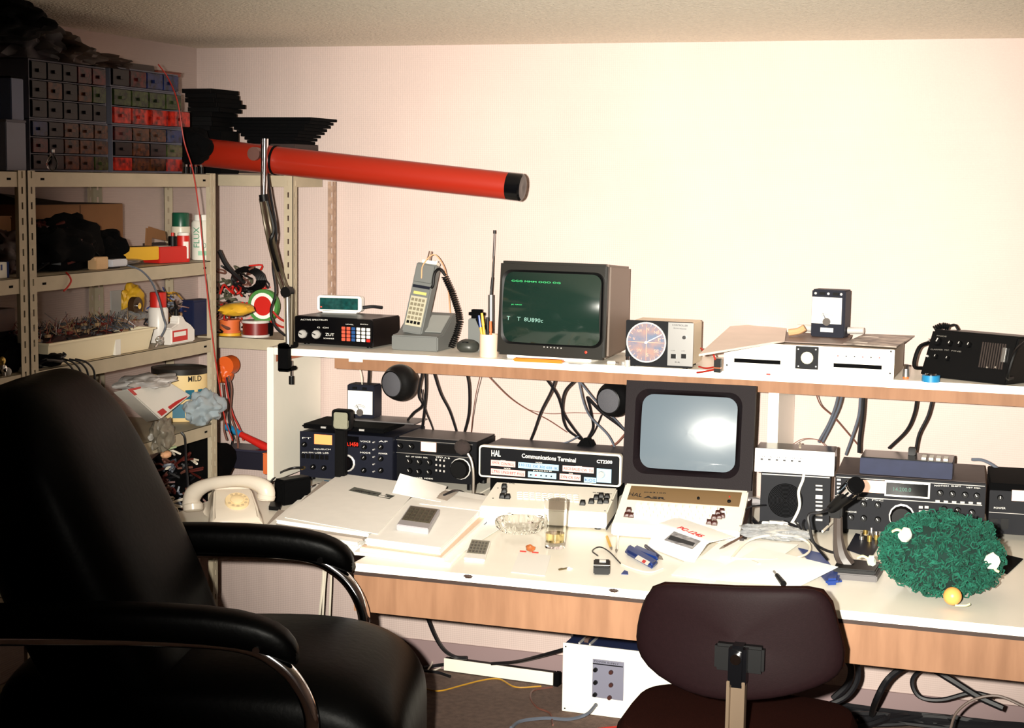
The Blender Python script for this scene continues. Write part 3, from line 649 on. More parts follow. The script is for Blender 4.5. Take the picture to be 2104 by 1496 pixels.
kp = obj('keypad', MB(H2).box(-hw*.4, hw*.4, ht*.1, ht*.52, 0, .002), mat('keypad_beige', (176, 170, 148), .5), t)
for i in range(4):
    for j in range(6): obj('key', MB(H2).box(-hw*.34+i*hw*.18, -hw*.34+i*hw*.18+hw*.12, ht*.13+j*ht*.064, ht*.13+j*ht*.064+ht*.04, .002, .0045), BLK if j == 0 else mat('key_tan', (120, 112, 92), .5), kp)
obj('display', MB(H2).box(-hw*.32, hw*.32, ht*.55, ht*.59, 0, .002), mat('lcd_yellow', (190, 184, 110), .4), t)
obj('grille', MB(H2).box(-hw*.42, hw*.42, ht*.64, ht*.68, 0, .003), NAVY, t); obj('head_plate', MB(H2).box(-hw*.46, hw*.46, ht*.72, ht*.98, 0, .004), GREY, t, .002)
obj('collar', MB(HM).box(-hw*.3, hw*.45, .006, .04, ht, ht+.012), CRM, t, .002)
obj('volume_knob', MB(HM).cyl((hw*.35, .02, ht), (hw*.35, .02, ht+.016), .006), SLV, t)
obj('connector', MB(HM).cyl((-hw*.05, .02, ht+.01), (-hw*.05, .02, ht+.045), .0075, .006), mat('bnc', (190, 165, 150), .3, metal=.8), t)
YH = D.A.y+.06
wire('thin orange antenna lead arching from the top of the grey handheld radio', [PY(866, 572, YH), PY(869, 545, YH), PY(890, 523, YH), PY(908, 540, YH+.03), PY(918, 570, YH+.08), PY(925, 640, YH+.15), PY(930, 700, -.03)], .0022, mat('lead_orange', (225, 165, 125), .4))
mb = MB(); pts = [PY(890, 585, YH), PY(893, 562, YH), PY(903, 553, YH), PY(915, 566, YH)]
mb.tube([PY(886, 592, YH)]+pts, .005, 8)
def coil(mb, pts, R0, r, turns, n=5):
    P = [Vector(p) for p in pts]; out = []; N = turns*9
    seg = [0]
    for i in range(1, len(P)): seg.append(seg[-1]+(P[i]-P[i-1]).length)
    for i in range(N+1):
        s = seg[-1]*i/N; j = max(q for q in range(len(seg)) if seg[q] <= s+1e-9); j = min(j, len(P)-2)
        u = (s-seg[j])/(seg[j+1]-seg[j]); c = P[j].lerp(P[j+1], u); d = (P[j+1]-P[j]).normalized(); a = d.orthogonal().normalized(); b = d.cross(a)
        th = 2*PI*i/9; out.append(c+a*(R0*math.cos(th))+b*(R0*math.sin(th)))
    mb.tube(out, r, n, 1)
coil(mb, [PY(913, 568, YH), PY(928, 600, YH), PY(941, 640, YH-.01), PY(944, 660, YH-.02), PY(936, 690, YH-.03), PY(926, 714, YH-.05)], .0085, .0026, 34)
tag(obj('coiled_cable', mb, BLK), 'black coiled cord looping from the grey handheld radio down to the shelf', 'cord')
# mouse-like pod, grey block, pen cup, antenna
p = PZ(957, 724, SZ); D = None
o = thing('desk_pod', 'small rounded dark grey pod lying left of the pen cup', 'pod', (p.x, p.y, SZ)); obj('shell', MB().blob((0, .02, .018), (.04, .035, .026), 1, .05, 2, 3, flat=.0005), mat('pod', (52, 54, 50), .4), o)
obj('button', MB().box(-.012, .012, -.008, .006, .030, .036), BLK, o, .002)
p = PZ(978, 700, SZ); t = thing('handset_case', 'grey case with black cap standing behind the pen cup', 'case', (p.x, -.2, SZ)); k = .0017
hh = PY(978, 655, -.2).z-SZ; x0, x1 = PY(961, 680, -.2).x-p.x, PY(990, 680, -.2).x-p.x
obj('body', MB().box(x0, x1, 0, .04, 0, hh), GREY, t, .004); obj('cap', MB().box(x0-.001, x1+.001, -.001, .041, hh, hh+.03), BLKM, t, .01)
p = PZ(998, 735, SZ); t = thing('pen_cup', 'cream cup of pens and pencils left of the dark monitor', 'pen cup', (p.x, p.y+.03, SZ)); r0 = 19*(p-CAMP).dot(_fw)/FOC; hc = PY(998, 688, p.y).z-SZ
cc = mat('cup_cream', (226, 200, 176), .6)
obj('cup', MB().lathe([(r0*.95, 0), (r0, .003), (r0*1.02, hc), (r0*.9, hc), (r0*.88, .006), (.001, .006)], 24), cc, t)
pens = [(984, 648, BLUE, 'blue cap pen'), (990, 643, YEL, 'yellow pencil'), (994, 655, BLKM, 'black marker'), (1001, 652, BLK, 'black pen'), (1008, 660, ORD, 'orange pencil'), (979, 655, BLKM, 'dark marker')]
for i, (qx, qy, m, s) in enumerate(pens):
    tp = PY(qx, qy, p.y+.03+.008*(i % 3-1)); bt = Vector((p.x+(i-2.5)*.005, p.y+.03+.006*(i % 3-1), SZ+.007)); d = (tp-bt)
    t = thing('pen', s+' standing in the cream cup', 'pen', bt, 0, 'pens in the cream cup')
    obj('barrel', MB().cyl((0, 0, 0), d*.72, .0042, n=8), YEL if m in (YEL, BLUE) else ORD if m == ORD else BLK, t); obj('cap', MB().cyl(d*.7, d, .0052, .004, n=8), m, t)
yA = -.12; P0 = PY(1009, 700, yA); t = thing('telescopic_antenna', 'chrome telescopic antenna rising between pen cup and dark monitor', 'antenna', (P0.x, yA, SZ))
g = lambda px, py: PY(px, py, yA)-Vector((P0.x, yA, SZ))
obj('holder', MB().cyl((0, 0, 0), g(1009, 606), .011, .011, 10), ALU, t); obj('mast', MB().cyl(g(1009, 606), g(1012, 570), .006, .005, 8), CHR, t)
obj('rod', MB().cyl(g(1012, 570), g(1016, 478), .0038, .003, 8), CHR, t); obj('tip', MB().cyl(g(1016, 480), g(1016, 473), .005, .005, 8), BLK, t)
# monitor
D = Dev('video_monitor', 'dark video monitor with green tinted screen in the middle of the upper shelf', 'monitor', (1019, 728), (1241, 741), SZ+.012, tl=(1024, 536))
SHL = mat('monitor_shell', (112, 98, 88), .5, bump=.1, bs=500)
zl = D.h; 
D.part('face_frame', MB().hexa([(0, 0, .0), (D.w, 0, .0), (D.w, .03, 0), (0, .03, 0), (.006, .01, zl), (D.w+.002, .01, zl), (D.w+.002, .04, zl), (.006, .04, zl)]), mat('monitor_face', (28, 26, 22), .4), .008)
D.part('case', MB().hexa([(.004, .032, .002), (D.w+.002, .032, .002), (D.w-.012, .30, .01), (.03, .30, .01), (.006, .04, zl-.002), (D.w+.003, .04, zl-.002), (D.w-.012, .30, zl-.02), (.03, .30, zl-.02)]), SHL, .008)
D.part('stand', MB().box(.03, D.w-.05, .02, .2, -.0115, .002), WTX, .002)
TF = Matrix.Rotation(-math.atan2(.01, zl), 4, 'X') @ FRONT
scr = poly_rr((1038, 640), (1236, 640), (1130, 561), (1130, 706), TF, .03, D=D)
outr = [((x-sum(p[0] for p in scr)/len(scr))*1.05+sum(p[0] for p in scr)/len(scr), (y-sum(p[1] for p in scr)/len(scr))*1.06+sum(p[1] for p in scr)/len(scr)) for x, y in scr]
D.part('bezel', MB(TF).loft([[(x, y, .0005) for x, y in outr], [(x, y, .012) for x, y in outr], [(x, y, .008) for x, y in scr], [(x, y, .0005) for x, y in scr]], close=True), BLK)
sc = crt(D, TF, scr, .0008, .048, mat('crt_green', (22, 40, 34), .12, coat=.6))
TXG = mat('phosphor', (60, 190, 110), .5, emit=.35)
D.text('GGG MMM OGO OG', (1060, 578), (1160, 583), 3.5, TXG, t0=.038, F=TF, parent=sc); D.text('JK NNO', (1060, 626), (1082, 627), 2.5, TXG, t0=.041, F=TF, parent=sc)
D.text('T    T  8U890c', (1052, 656), (1126, 662), 8, mat('phosphor2', (120, 160, 150), .5, emit=.15), t0=.0465, F=TF, parent=sc)
D.knob((1204, 724), 2.5, .001, mat('led_r3', (255, 50, 30), emit=1), 'lamp', F=TF, t0=.0005)
for i in range(6): D.knob((1118+i*7, 713+i*.5), 1.4, .001, LGRY, 'trim_dot', F=TF, t0=.0005)
pA = PZ(1053, 743, SZ); pB = PZ(1156, 748, SZ)
o = thing('plastic_case', 'flat translucent orange case lying in front of the dark monitor', 'case', pA, math.atan2(pB.y-pA.y, pB.x-pA.x)); obj('shell', MB().box(0, (pB-pA).length, 0, .03, .0005, .0115), mat('case_orange', (238, 120, 40), .25), o, .004)
o = thing('paper_slip', 'white paper slip beside the orange case under the dark monitor', 'paper', Vector((pB.x+.01, pB.y, SZ+.0006)), 0); obj('sheet', MB().plate([(0, 0), (.05, -.005), (.055, .02), (.005, .025)], 0, .001), PAPR, o)
for i, (x, y) in enumerate(((1248, 750), (1277, 752), (1289, 754))):
    p = PZ(x, y, SZ); t = thing('connector', ('small silver adapter plug lying right of the dark monitor', 'small silver plug lying in front of the dial instrument', 'upright silver plug at the left foot of the dial instrument')[i], 'connector', (p.x, p.y, SZ+.0005), .4*i)
    if i < 2: obj('barrel', MB().cyl((0, 0, .007), (.025, .004, .007), .007), SLV, t); obj('tip', MB().cyl((.025, .004, .007), (.034, .005, .007), .004), CHR, t)
    else: obj('barrel', MB().cyl((0, 0, 0), (0, 0, .022), .009), SLV, t); obj('tip', MB().cyl((0, 0, .022), (0, 0, .033), .007), CHR, t)
# rotator
D = Dev('rotator_control', 'antenna rotator control box with a big round compass dial', 'control box', (1285, 750), (1418, 757), SZ+.004, tl=(1288, 657))
D.part('front_panel', MB(D.F).plate(rrect(D.w+.006, D.h, .004, c=(D.w/2+.003, D.h/2)), -.004, .004), NAVD, .001)
D.part('body', MB().box(.01, D.w+.0, .0042, .16, .006, D.h-.004), mat('body_beige', (222, 206, 180), .5), .004)
a, b = D.fp(1329, 703); rr = 40*D.k
dl = D.part('dial', MB(D.F).lathe([(rr, .004), (rr, .0065), (.001, .0065)], 40, c=(a, b, 0)), mat('dial_blue', (92, 104, 128), .4, rgb2=(150, 118, 110), vs=30))
D.part('dial_ring', MB(D.F).ring(rr*.97, rr*1.04, .004, .009, 40, (a, b)), SLV, parent=dl)
TAN = mat('dial_print', (226, 160, 134), .5)
cr = MB(D.F); cr.box(a-rr*.95, a+rr*.95, b-.0008, b+.0008, .0066, .0072); cr.box(a-.0008, a+.0008, b-rr*.95, b+rr*.95, .0066, .0072)
for i in range(24):
    th = 2*PI*i/24; rot = Matrix.Translation((a, b, 0)) @ Matrix.Rotation(th, 4, 'Z'); q = MB(D.F @ rot); l_ = .12 if i % 6 else .2
    q.box(rr*(.95-l_), rr*.95, -.0006, .0006, .0066, .0072); cr.v += [v for v in q.v]; cr.f += [tuple(n_+len(cr.v)-8 for n_ in f) for f in q.f]
D.part('scale', cr, TAN, parent=dl)
for s_, dx, dy in (('N', 0, .6), ('S', 0, -.72), ('E', .62, .08), ('W', -.72, .08), ('NE', .4, .45), ('SW', -.5, -.5), ('SE', .4, -.5), ('NW', -.5, .5)):
    obj('letter', text_mesh(s_, TAN), TAN, dl, M=D.F @ Matrix.Translation((a+dx*rr, b+dy*rr, .0068)) @ Matrix.Diagonal((rr*.13*len(s_), rr*.15, .0005, 1)))
nd = MB(D.F @ Matrix.Translation((a, b, 0)) @ Matrix.Rotation(R(28), 4, 'Z')); nd.box(-rr*.1, rr*.92, -.0012, .0012, .0085, .0095); nd.cyl((0, 0, .0075), (0, 0, .0105), .0045, n=12)
D.part('needle', nd, WTX, parent=dl)
sp = D.fbox('switch_panel', (1373, 706), (1425, 709), 88, .0055, ALU, .004)
D.knob((1407, 693), 3.5, .012, KTX, 'lever', t0=.0055, parent=sp)
for q in (1385, 1406): D.fbox('rocker_switch', (q-5, 731), (q+5, 732), 9, .011, BLK, .0055, parent=sp)
D.text('CONTROLLER', (1382, 669), (1414, 671), 3.5, KTX, t0=.0056, parent=sp); D.text('BRAKE RELEASE', (1385, 675), (1411, 677), 2.2, KTX, t0=.0056, parent=sp); D.text('CCW', (1379, 721), (1388, 721), 2, KTX, t0=.0056, parent=sp); D.text('CW', (1401, 722), (1408, 722), 2, KTX, t0=.0056, parent=sp); D.text('KR', (1388, 745), (1398, 746), 3, KTX, t0=.0056, parent=sp)
for x in (.02, D.w-.02): D.part('foot', MB().cyl((x, .02, -.0038), (x, .02, .005), .008), BLK); D.part('foot', MB().cyl((x, .14, -.0038), (x, .14, .008), .008), BLK)
# white box
D = Dev('modem', 'wide white box with small round scope window and two slot scales on the upper shelf', 'modem', (1487, 763), (1836, 782), SZ+.001, tl=(1487, 702))
D.part('body', MB().box(.004, D.w-.004, .003, .31, .002, D.h-.002), mat('modem_body', (150, 134, 116), .5), .002)
D.part('front_panel', MB().box(0, D.w, -.003, .003, 0, D.h), WHT, .001)
FT = .003
sq = D.fbox('scope_bezel', (1635, 734), (1682, 736), 46, .006, NAVD, FT, bevel=.001)
D.knob((1659, 735), 12.5, .004, mat('scope_pale', (214, 206, 176), .2), 'scope_screen', t0=.006, parent=sq)
for dx, dy in ((-18, -18), (18, -17), (-18, 17), (18, 18)): D.knob((1659+dx, 735+dy), 1.6, .001, SLV, 'screw', t0=.006, parent=sq)
for l, r in (((1509, 740), (1604, 745)), ((1713, 750), (1812, 755))): D.fbox('slot_scale', l, r, 8, .0045, BLKM, FT)
D.text('HAL', (1510, 716), (1526, 717), 12, KTX, t0=FT, bold=.01); D.text('ST-6000', (1532, 711), (1562, 713), 3, mat('faint', (150, 140, 130), .5), t0=FT)
for i in range(6): D.knob((1722+i*17, 731+i*.8), 1.5, .003, RED if i in (0, 3, 5) else KTX, 'lamp', t0=FT)
for p in ((1495, 707), (1494, 750), (1831, 722), (1829, 767)): D.knob(p, 2, .001, KTX, 'screw', t0=FT)
for a_, b_, y in ((1508, 1606, 734), (1712, 1815, 742), (1712, 1815, 766)): D.text('. : . : . : . : .', (a_, y), (b_, y+4), 2, mat('faint', (150, 140, 130), .5), t0=FT)
mt = SZ+.001+D.h; M0 = D
def sheet_on(name, label, cat, quad, z, m, lift=(0, 0, 0, 0), th=.002, n=7, wav=.0, group=None):
    P = [PZ(x, y, z) for x, y in quad]; org = sum(P, Vector())/4; org.z = z
    L_ = [Vector((p.x, p.y, z+l))-org for p, l in zip(P, lift)]
    mb = MB()
    def f(u, v):
        q = (L_[0]*(1-u)+L_[1]*u)*(1-v)+(L_[3]*(1-u)+L_[2]*u)*v; q = q.copy()
        q.z += wav*(1+math.sin(u*7+v*3))*math.sin(PI*u)*math.sin(PI*v)*.5; return q
    mb.grid(lambda u, v: f(u, v)+Vector((0, 0, th)), n, n); mb.grid(f, n, n)
    bd = [i*n for i in range(n)]+[(n-1)*n+j for j in range(1, n)]+[i*n+n-1 for i in range(n-2, -1, -1)]+[j for j in range(n-2, 0, -1)]
    q = n*n; mb.f += [(bd[i], bd[(i+1) % len(bd)], bd[(i+1) % len(bd)]+q, bd[i]+q) for i in range(len(bd))]
    o = thing(name, label, cat, org, 0, group); obj('sheet' if th < .004 else 'pages', mb, m, o); return o
sheet_on('folder', 'beige document wallet overhanging the left end of the wide white box', 'folder', [(1436, 722), (1612, 703), (1618, 668), (1500, 680)], mt+.004, mat('wallet_beige', (226, 210, 198), .6, var=.06, vs=12), (-.014, 0, .004, .01), .006, wav=.004)
sheet_on('magazine', 'dark brown booklet under the panel meter on the white box', 'booklet', [(1608, 703), (1740, 709), (1752, 690), (1612, 684)], mt+.0008, mat('booklet_brown', (106, 84, 74), .5), th=.003)
o = sheet_on('magazine', 'grey printed magazine overhanging the right end of the white box', 'magazine', [(1732, 708), (1842, 716), (1888, 688), (1790, 682)], mt+.001, mat('mag_grey', (176, 164, 152), .5, rgb2=(78, 68, 64), vs=18), (0, .002, .002, 0), .004)
c0 = Vector(o.location); 
for a_, b_ in (((1752, 703), (1822, 709)), ((1772, 692), (1846, 697))):
    A, B = PZ(*a_, mt+.0054)-c0, PZ(*b_, mt+.0054)-c0; mb = MB(); d = Vector((.012, .02, 0)); mb.add([A, B, B+d, A+d], [(0, 1, 2, 3)]); mb.add([A+Vector((0,0,.0004)), B+Vector((0,0,.0004)), B+d+Vector((0,0,.0004)), A+d+Vector((0,0,.0004))], [(0, 1, 2, 3)]); obj('headline', mb, WTX, o)
D = wattmeter('charcoal panel meter with white dial standing on the wide white box', (1665, 691), (1734, 695), mt+.004, (1663, 594), (1669, 1730, 637, 54))
for u in (.32, .72): D.part('slide_switch', MB(D.F).box(D.w*u-.009, D.w*u+.009, D.h*.89, D.h*.95, .002, .006), BLK)
for u in (.12, .5, .88): D.part('screw', MB(D.F).cyl((D.w*u, D.h*.92, .002), (D.w*u, D.h*.92, .004), .004), SLV)
D.part('label_plate', MB(D.F).box(D.w*.3, D.w*.68, D.h*.11, D.h*.2, .002, .003), WTX)
for s_, (x, y) in ((1, (1738, 680)), (-1, (1662, 684))):
    mb = MB(); z_ = D.A.z+.025; sx = D.w+.003 if s_ > 0 else -.003
    mb.cyl((sx, .035, .022), (sx+s_*.05, .035, .024), .011, .010, 12)
    D.part('plug', mb, SLV)
p = PZ(1652, 672, mt+.004); o = thing('plug_elbow', 'tan elbow connector lying behind the panel meter on the white box', 'connector', (PY(1640, 690, -.2).x, -.2, mt+.005)); obj('elbow', MB().tube([(-.03, 0, .012), (0, 0, .018), (.02, 0, .03)], .011, 8), mat('elbow_tan', (196, 150, 110), .4), o)
# capacitor block with red leads
p = PZ(1473, 766, SZ); k = (p-CAMP).dot(_fw)/FOC; t = thing('terminal_block', 'small black block with red leads at the left end of the wide white box', 'terminal block', (p.x, p.y, SZ+.0005))
obj('block', MB().box(-7*k, 7*k, 0, .02, 0, 28*k), BLK, t, .001); obj('band', MB().box(-7.3*k, 7.3*k, -.0006, .0206, 8*k, 11*k), mat('copper', (150, 90, 60), .3, metal=.7), t)
g = lambda px, py, dy=0: PY(px, py, p.y+dy)-Vector((p.x, p.y, SZ))
for q in ([g(1466, 755), g(1450, 757, .02), g(1436, 754, .05)], [g(1470, 740), g(1462, 722, .02), g(1450, 724, .05), g(1440, 716, .08)], [g(1466, 760), g(1446, 764, .02), g(1432, 766, .04)]): obj('lead', MB().tube(q, .0028), WIRER, t)
# right-hand small things and radio
p = PZ(1861, 778, SZ); t = thing('coax_plug', 'upright silver coaxial plug with orange base right of the white box', 'connector', (p.x, p.y, SZ+.0005)); k = (p-CAMP).dot(_fw)/FOC
obj('base_ring', MB().cyl((0, 0, 0), (0, 0, 4*k), 6*k), ORD, t); obj('barrel', MB().cyl((0, 0, 4*k), (0, 0, 20*k), 7*k, 6*k), ALU, t); obj('collar', MB().cyl((0, 0, 20*k), (0, 0, 29*k), 5*k), CHR, t)
p = PZ(1911, 787, SZ); t = thing('tape_roll', 'small bright blue roll with chrome top in front of the black portable radio', 'roll', (p.x, p.y+.03, SZ+.0005))
obj('roll', MB().lathe([(18*k, 0), (18*k, 13*k), (12*k, 13*k), (12*k, 0)], 24), BLU2, t); obj('coin', MB().lathe([(12*k, 0), (12*k, 17*k), (.001, 18*k)], 20), CHR, t)
o = thing('red_clip', 'tiny red clip on the shelf edge under the white box', 'clip', PZ(1578, 771, SZ)+Vector((0, 0, .0005))); obj('clip', MB().box(-.006, .006, 0, .008, 0, .004), RED, o, .001)
D = Dev('portable_radio', 'black portable radio with side grips lying at the right end of the upper shelf', 'radio', (1888, 772), (2066, 792), SZ+.001, tl=(1900, 677))
D.part('body', MB().hexa([(0, 0, 0), (D.w, 0, 0), (D.w+.02, .2, 0), (.02, .2, 0), (.018, .035, D.h), (D.w+.018, .035, D.h), (D.w+.03, .2, D.h-.01), (.03, .2, D.h-.01)]), BLK, .006)
PF = Matrix.Rotation(-math.atan2(.035, D.h), 4, 'X') @ FRONT
for p, r in (((1928, 702), 9), ((1953, 706), 6), ((1973, 707), 6), ((1992, 709), 6), ((1924, 733), 5), ((1948, 737), 5)): D.knob(p, r, .012, BLK, 'knob', F=PF, cap=SLV, ptr=-.4)
gp = MB(PF); a0, b0 = D.fp(2020, 703, PF); a1, b1 = D.fp(2062, 760, PF)
for i in range(10): gp.box(a0+(a1-a0)*i/10, a0+(a1-a0)*(i+.5)/10, b1, b0, 0, .003)
D.part('speaker_grille', gp, mat('grille_brown', (44, 34, 30), .6))
D.part('handle', MB().tube([(D.w+.004, .03, .02), (D.w+.016, -.02, .03), (D.w+.03, -.01, D.h*.7), (D.w+.03, .05, D.h*.9)], .006, 8), BLK)
D.part('handle', MB().tube([(-.002, .03, .02), (-.012, -.01, .03), (-.004, .0, D.h*.6), (.004, .04, D.h*.7)], .006, 8), BLK)
D.part('latch', MB(PF).box(*sorted((D.fp(2072, 712, PF)[0]-.012, D.fp(2072, 712, PF)[0])), D.fp(2072, 746, PF)[1], D.fp(2072, 716, PF)[1], .002, .01), ALU, .001)
for q in ((1908, 698), (1906, 732)): D.knob(q, 2.5, .006, SLV, 'jack', F=PF)
for a_, b_, y, s in ((1912, 1950, 719, 'CLARIFIER  MIC'), (1955, 1975, 722, 'FINE'), (1925, 1945, 691, 'MODE')): D.text(s, (a_, y), (b_, y+2), 2.6, mat('faint2', (120, 116, 110), .5), F=PF)
for q in (2028, 2046): D.knob((q, 755), 2, .003, mat('dull', (140, 130, 120), .5), 'jack', F=PF)
mb = MB(); yy = -.2; coil(mb, [PY(1920, 676, yy), PY(1935, 669, yy), PY(1950, 672, yy)], .008, .003, 7); mb.tube([PY(1950, 670, yy), PY(1962, 668, yy), PY(1970, 680, yy)], .004, 6)
tag(obj('coiled_cable', mb, BLK), 'black coiled cord on top of the black portable radio', 'cord')
t = thing('device', 'dark unit with two bright buttons behind the portable radio at the right edge', 'device', (PY(2085, 720, -.14).x, -.14, SZ+.001)); obj('body', MB().box(0, .16, 0, .1, 0, .1), mat('dk_grey', (70, 62, 58), .5), t, .004)
for x in (.012, .03): obj('button', MB().cyl((x, 0, .085), (x, -.006, .085), .006), SLV, t)
# ================================================================ things on the desk
# telephone
D = Dev('telephone', 'ivory rotary telephone at the left end of the desk behind the chair arm', 'telephone', (428, 1091), (545, 1086), DZ+.001, h=.12)
IV = mat('ivory', (214, 202, 186), .3, coat=.3); IV2 = mat('dial_cream', (232, 206, 160), .35)
W_, W2 = D.w, .02
hb = PY(480, 1005, D.A.y+.14).z-D.A.z
def tel(y, z, hw): return [(W_/2+hw*c, y, z_) for c, z_ in ((-1, 0), (-.93, z*.6), (-.78, z), (.78, z), (.93, z*.6), (1, 0))]
D.part('body', MB().loft([tel(0, .022, W_*.5), tel(.012, .036, W_*.5), tel(.05, .058, W_*.49), tel(.12, hb*.94, W_*.43), tel(.14, hb, W_*.38), tel(.18, hb*.97, W_*.40), tel(.21, hb*.6, W_*.47), tel(.215, .02, W_*.5)]), IV, .006)
aa = math.atan2(hb*.94-.036, .108); PF = Matrix.Translation((0, .012, .037)) @ Matrix.Rotation(aa, 4, 'X')
a, b = D.fp(487, 1032, PF); rr = .036
dl = D.part('dial', MB(PF).lathe([(rr, -.004), (rr, .006), (rr*.96, .009), (.001, .009)], 36, c=(a, b, 0)), IV2)
D.part('dial_centre', MB(PF).lathe([(rr*.56, .009), (rr*.56, .013), (rr*.4, .016), (.001, .017)], 28, c=(a, b, 0)), IV2, parent=dl)
for i in range(10):
    th = R(60-30*i+60); obj('finger_hole', MB(PF).cyl((a+rr*.77*math.cos(th), b+rr*.77*math.sin(th), .009), (a+rr*.77*math.cos(th), b+rr*.77*math.sin(th), .0098), rr*.13, n=12), mat('hole_ivory', (198, 176, 140), .5), dl)
D.part('cradle', MB().box(W_*.18, W_*.82, .13, .19, hb*.9, hb+.012), IV, .005)
p = Vector(D.e.location); Y0 = D.A.y+.13
t = thing('telephone_handset', 'ivory handset resting across the rotary telephone', 'handset', (p.x, Y0, p.z), 0)
g = lambda px, py, dy=0: PY(px, py, Y0+dy)-Vector((p.x, Y0, p.z))
hd = MB(); hd.tube([g(391, 1040), g(398, 1014), g(425, 997), g(470, 989), g(515, 990), g(545, 1005), g(547, 1026)], .02, 12, rad=[.026, .027, .020, .018, .020, .026, .026]); obj('handle', hd, IV, t)
obj('earpiece', MB().lathe([(.022, -.01), (.031, .0), (.03, .016), (.024, .02)], 20, c=g(396, 1037), ax=(.2, -.2, -1)), IV, t); obj('mouthpiece', MB().lathe([(.02, -.01), (.028, 0), (.026, .012), (.02, .016)], 20, c=g(547, 1018), ax=(-.1, -.2, -1)), IV, t)
# adapter, small things between phone and papers
def slab(name, label, cat, quad, z, h, m, bev=.001, part='body', group=None):
    P = [PZ(x, y, z) for x, y in quad]; o = sum(P, Vector())/4; o.z = z; t = thing(name, label, cat, o, 0, group)
    obj(part, MB().hexa([p-o for p in P]+[p-o+Vector((0, 0, h)) for p in P]), m, t, bev); return t
D = Dev('power_adapter', 'black adapter block standing between the telephone and the dark blue transceiver', 'adapter', (583, 1040), (640, 1030), DZ+.001, tl=(582, 990)); D.part('body', MB().box(0, D.w, 0, .05, 0, D.h), BLKM, .004); D.part('cap', MB().box(.004, D.w-.004, .004, .046, D.h, D.h+.004), BLK, .001)
slab('plug', 'small black plug lying just right of the telephone', 'plug', [(552, 1048), (576, 1050), (580, 1040), (556, 1038)], DZ+.001, .012, BLK)
slab('plastic_bracket', 'cream plastic bracket lying behind the telephone handset', 'bracket', [(556, 1032), (582, 1030), (580, 1008), (560, 1008)], DZ+.001, .012, CRM, .003)
slab('notepad', 'pale notepad partly under the left paper pile beside the telephone', 'notepad', [(548, 1082), (600, 1090), (616, 1058), (572, 1052)], DZ+.001, .008, PAPG)
wire('black lead from the leftmost transceiver curling down onto the desk', [PY(623, 961, -.36), PZ(600, 962, DZ+.05), PZ(575, 972, DZ+.02), PZ(556, 990, DZ+.006), PZ(548, 1003, DZ+.005)], .004, WIREK, group='black leads on the desk')
wire('black lead running from the adapter block under the leftmost transceiver', [PZ(640, 1000, DZ+.04), PZ(655, 995, DZ+.012), PZ(670, 1000, DZ+.006), PZ(660, 1010, DZ+.006)], .003, WIREK, group='black leads on the desk')
slab('blue_clip', 'small turquoise clip under the front of the leftmost transceiver', 'clip', [(664, 1000), (684, 1002), (682, 992), (666, 990)], DZ+.001, .006, BLU2)
slab('red_bead', 'small red cap on the desk in front of the leftmost transceiver', 'cap', [(718, 988), (728, 989), (728, 983), (719, 982)], DZ+.001, .01, RED)
# paper piles: every bundle is a thing
piles = [
 ('lowest bundle of papers under the left paper pile', [(545, 1092), (742, 1128), (850, 1040), (640, 1010)], 0, .012, PAPR),
 ('cream bundle with crumpled edge in the left paper pile', [(560, 1094), (735, 1122), (846, 1018), (650, 1000)], .0125, .01, PAPR),
 ('grey edged magazine inside the left paper pile', [(562, 1086), (744, 1112), (850, 1010), (662, 992)], .023, .006, PAPG),
 ('thick white bundle topping the left paper pile', [(568, 1076), (757, 1104), (852, 1000), (700, 980)], .0295, .012, PAPR)]
def bundle(label, quad, z0, h, m, group='paper bundles on the desk', wav=.0):
    P = [PZ(x, y, DZ+z0+.001) for x, y in quad]; o = sum(P, Vector())/4; o.z = DZ+z0+.001; t = thing('paper_bundle', label, 'papers', o, 0, group)
    n = max(2, int(h/.003)); mb = MB(); rnd = random.Random(label)
    for i in range(n):
        dx, dy = rnd.uniform(-.003, .003), rnd.uniform(-.003, .003)
        Q_ = [p-o+Vector((dx, dy, h*i/n)) for p in P]; mb.hexa(Q_+[q+Vector((0, 0, h/n*.92)) for q in Q_])
    obj('pages', mb, m, t); return t
for l, q, z, h, m in piles: bundle(l, q, z, h, m)
for l, q, z, h, m in [
 ('lowest loose bundle hanging to the desk edge below the calculator pile', [(728, 1140), (925, 1163), (1000, 1085), (850, 1050)], 0, .008, PAPR),
 ('white bundle second from the bottom below the calculator pile', [(740, 1132), (912, 1154), (1003, 1070), (860, 1040)], .0085, .008, PAPR),
 ('magazine with red and yellow spine below the calculator pile', [(742, 1126), (905, 1148), (1000, 1062), (866, 1034)], .017, .004, mat('spine_peach', (226, 196, 170), .6)),
 ('thick white bundle carrying the larger calculator', [(752, 1120), (903, 1140), (1012, 1034), (872, 1010)], .0215, .02, PAPR)]: bundle(l, q, z, h, m)
zt = DZ+.0435
top = sheet_on('printed_sheet', 'white sheet with a black printed title strip on top of the left paper pile', 'paper', [(585, 1064), (776, 1098), (862, 1002), (706, 977)], zt+.0005, PAPR, (0, 0, .002, .001), .0015, wav=.002)
c0 = Vector(top.location)
def printq(o, quad, z, m, name='print', zz=.0006):
    c0 = Vector(o.location); P = [PZ(x, y, z)-c0 for x, y in quad]; return obj(name, MB().hexa(P+[p+Vector((0, 0, zz)) for p in P]), m, o)
st = printq(top, [(716, 1008), (800, 1026), (812, 1019), (728, 1001)], zt+.0035, mat('strip_grey', (100, 104, 96), .6), 'title_strip')
M_ = Matrix.Translation(PZ(724, 1008, zt+.0044)-c0) @ Matrix.Rotation(math.atan2((PZ(800, 1022, zt)-PZ(724, 1008, zt)).y, (PZ(800, 1022, zt)-PZ(724, 1008, zt)).x), 4, 'Z') @ Matrix.Diagonal(((PZ(800, 1022, zt)-PZ(724, 1008, zt)).length, .02, .0004, 1))
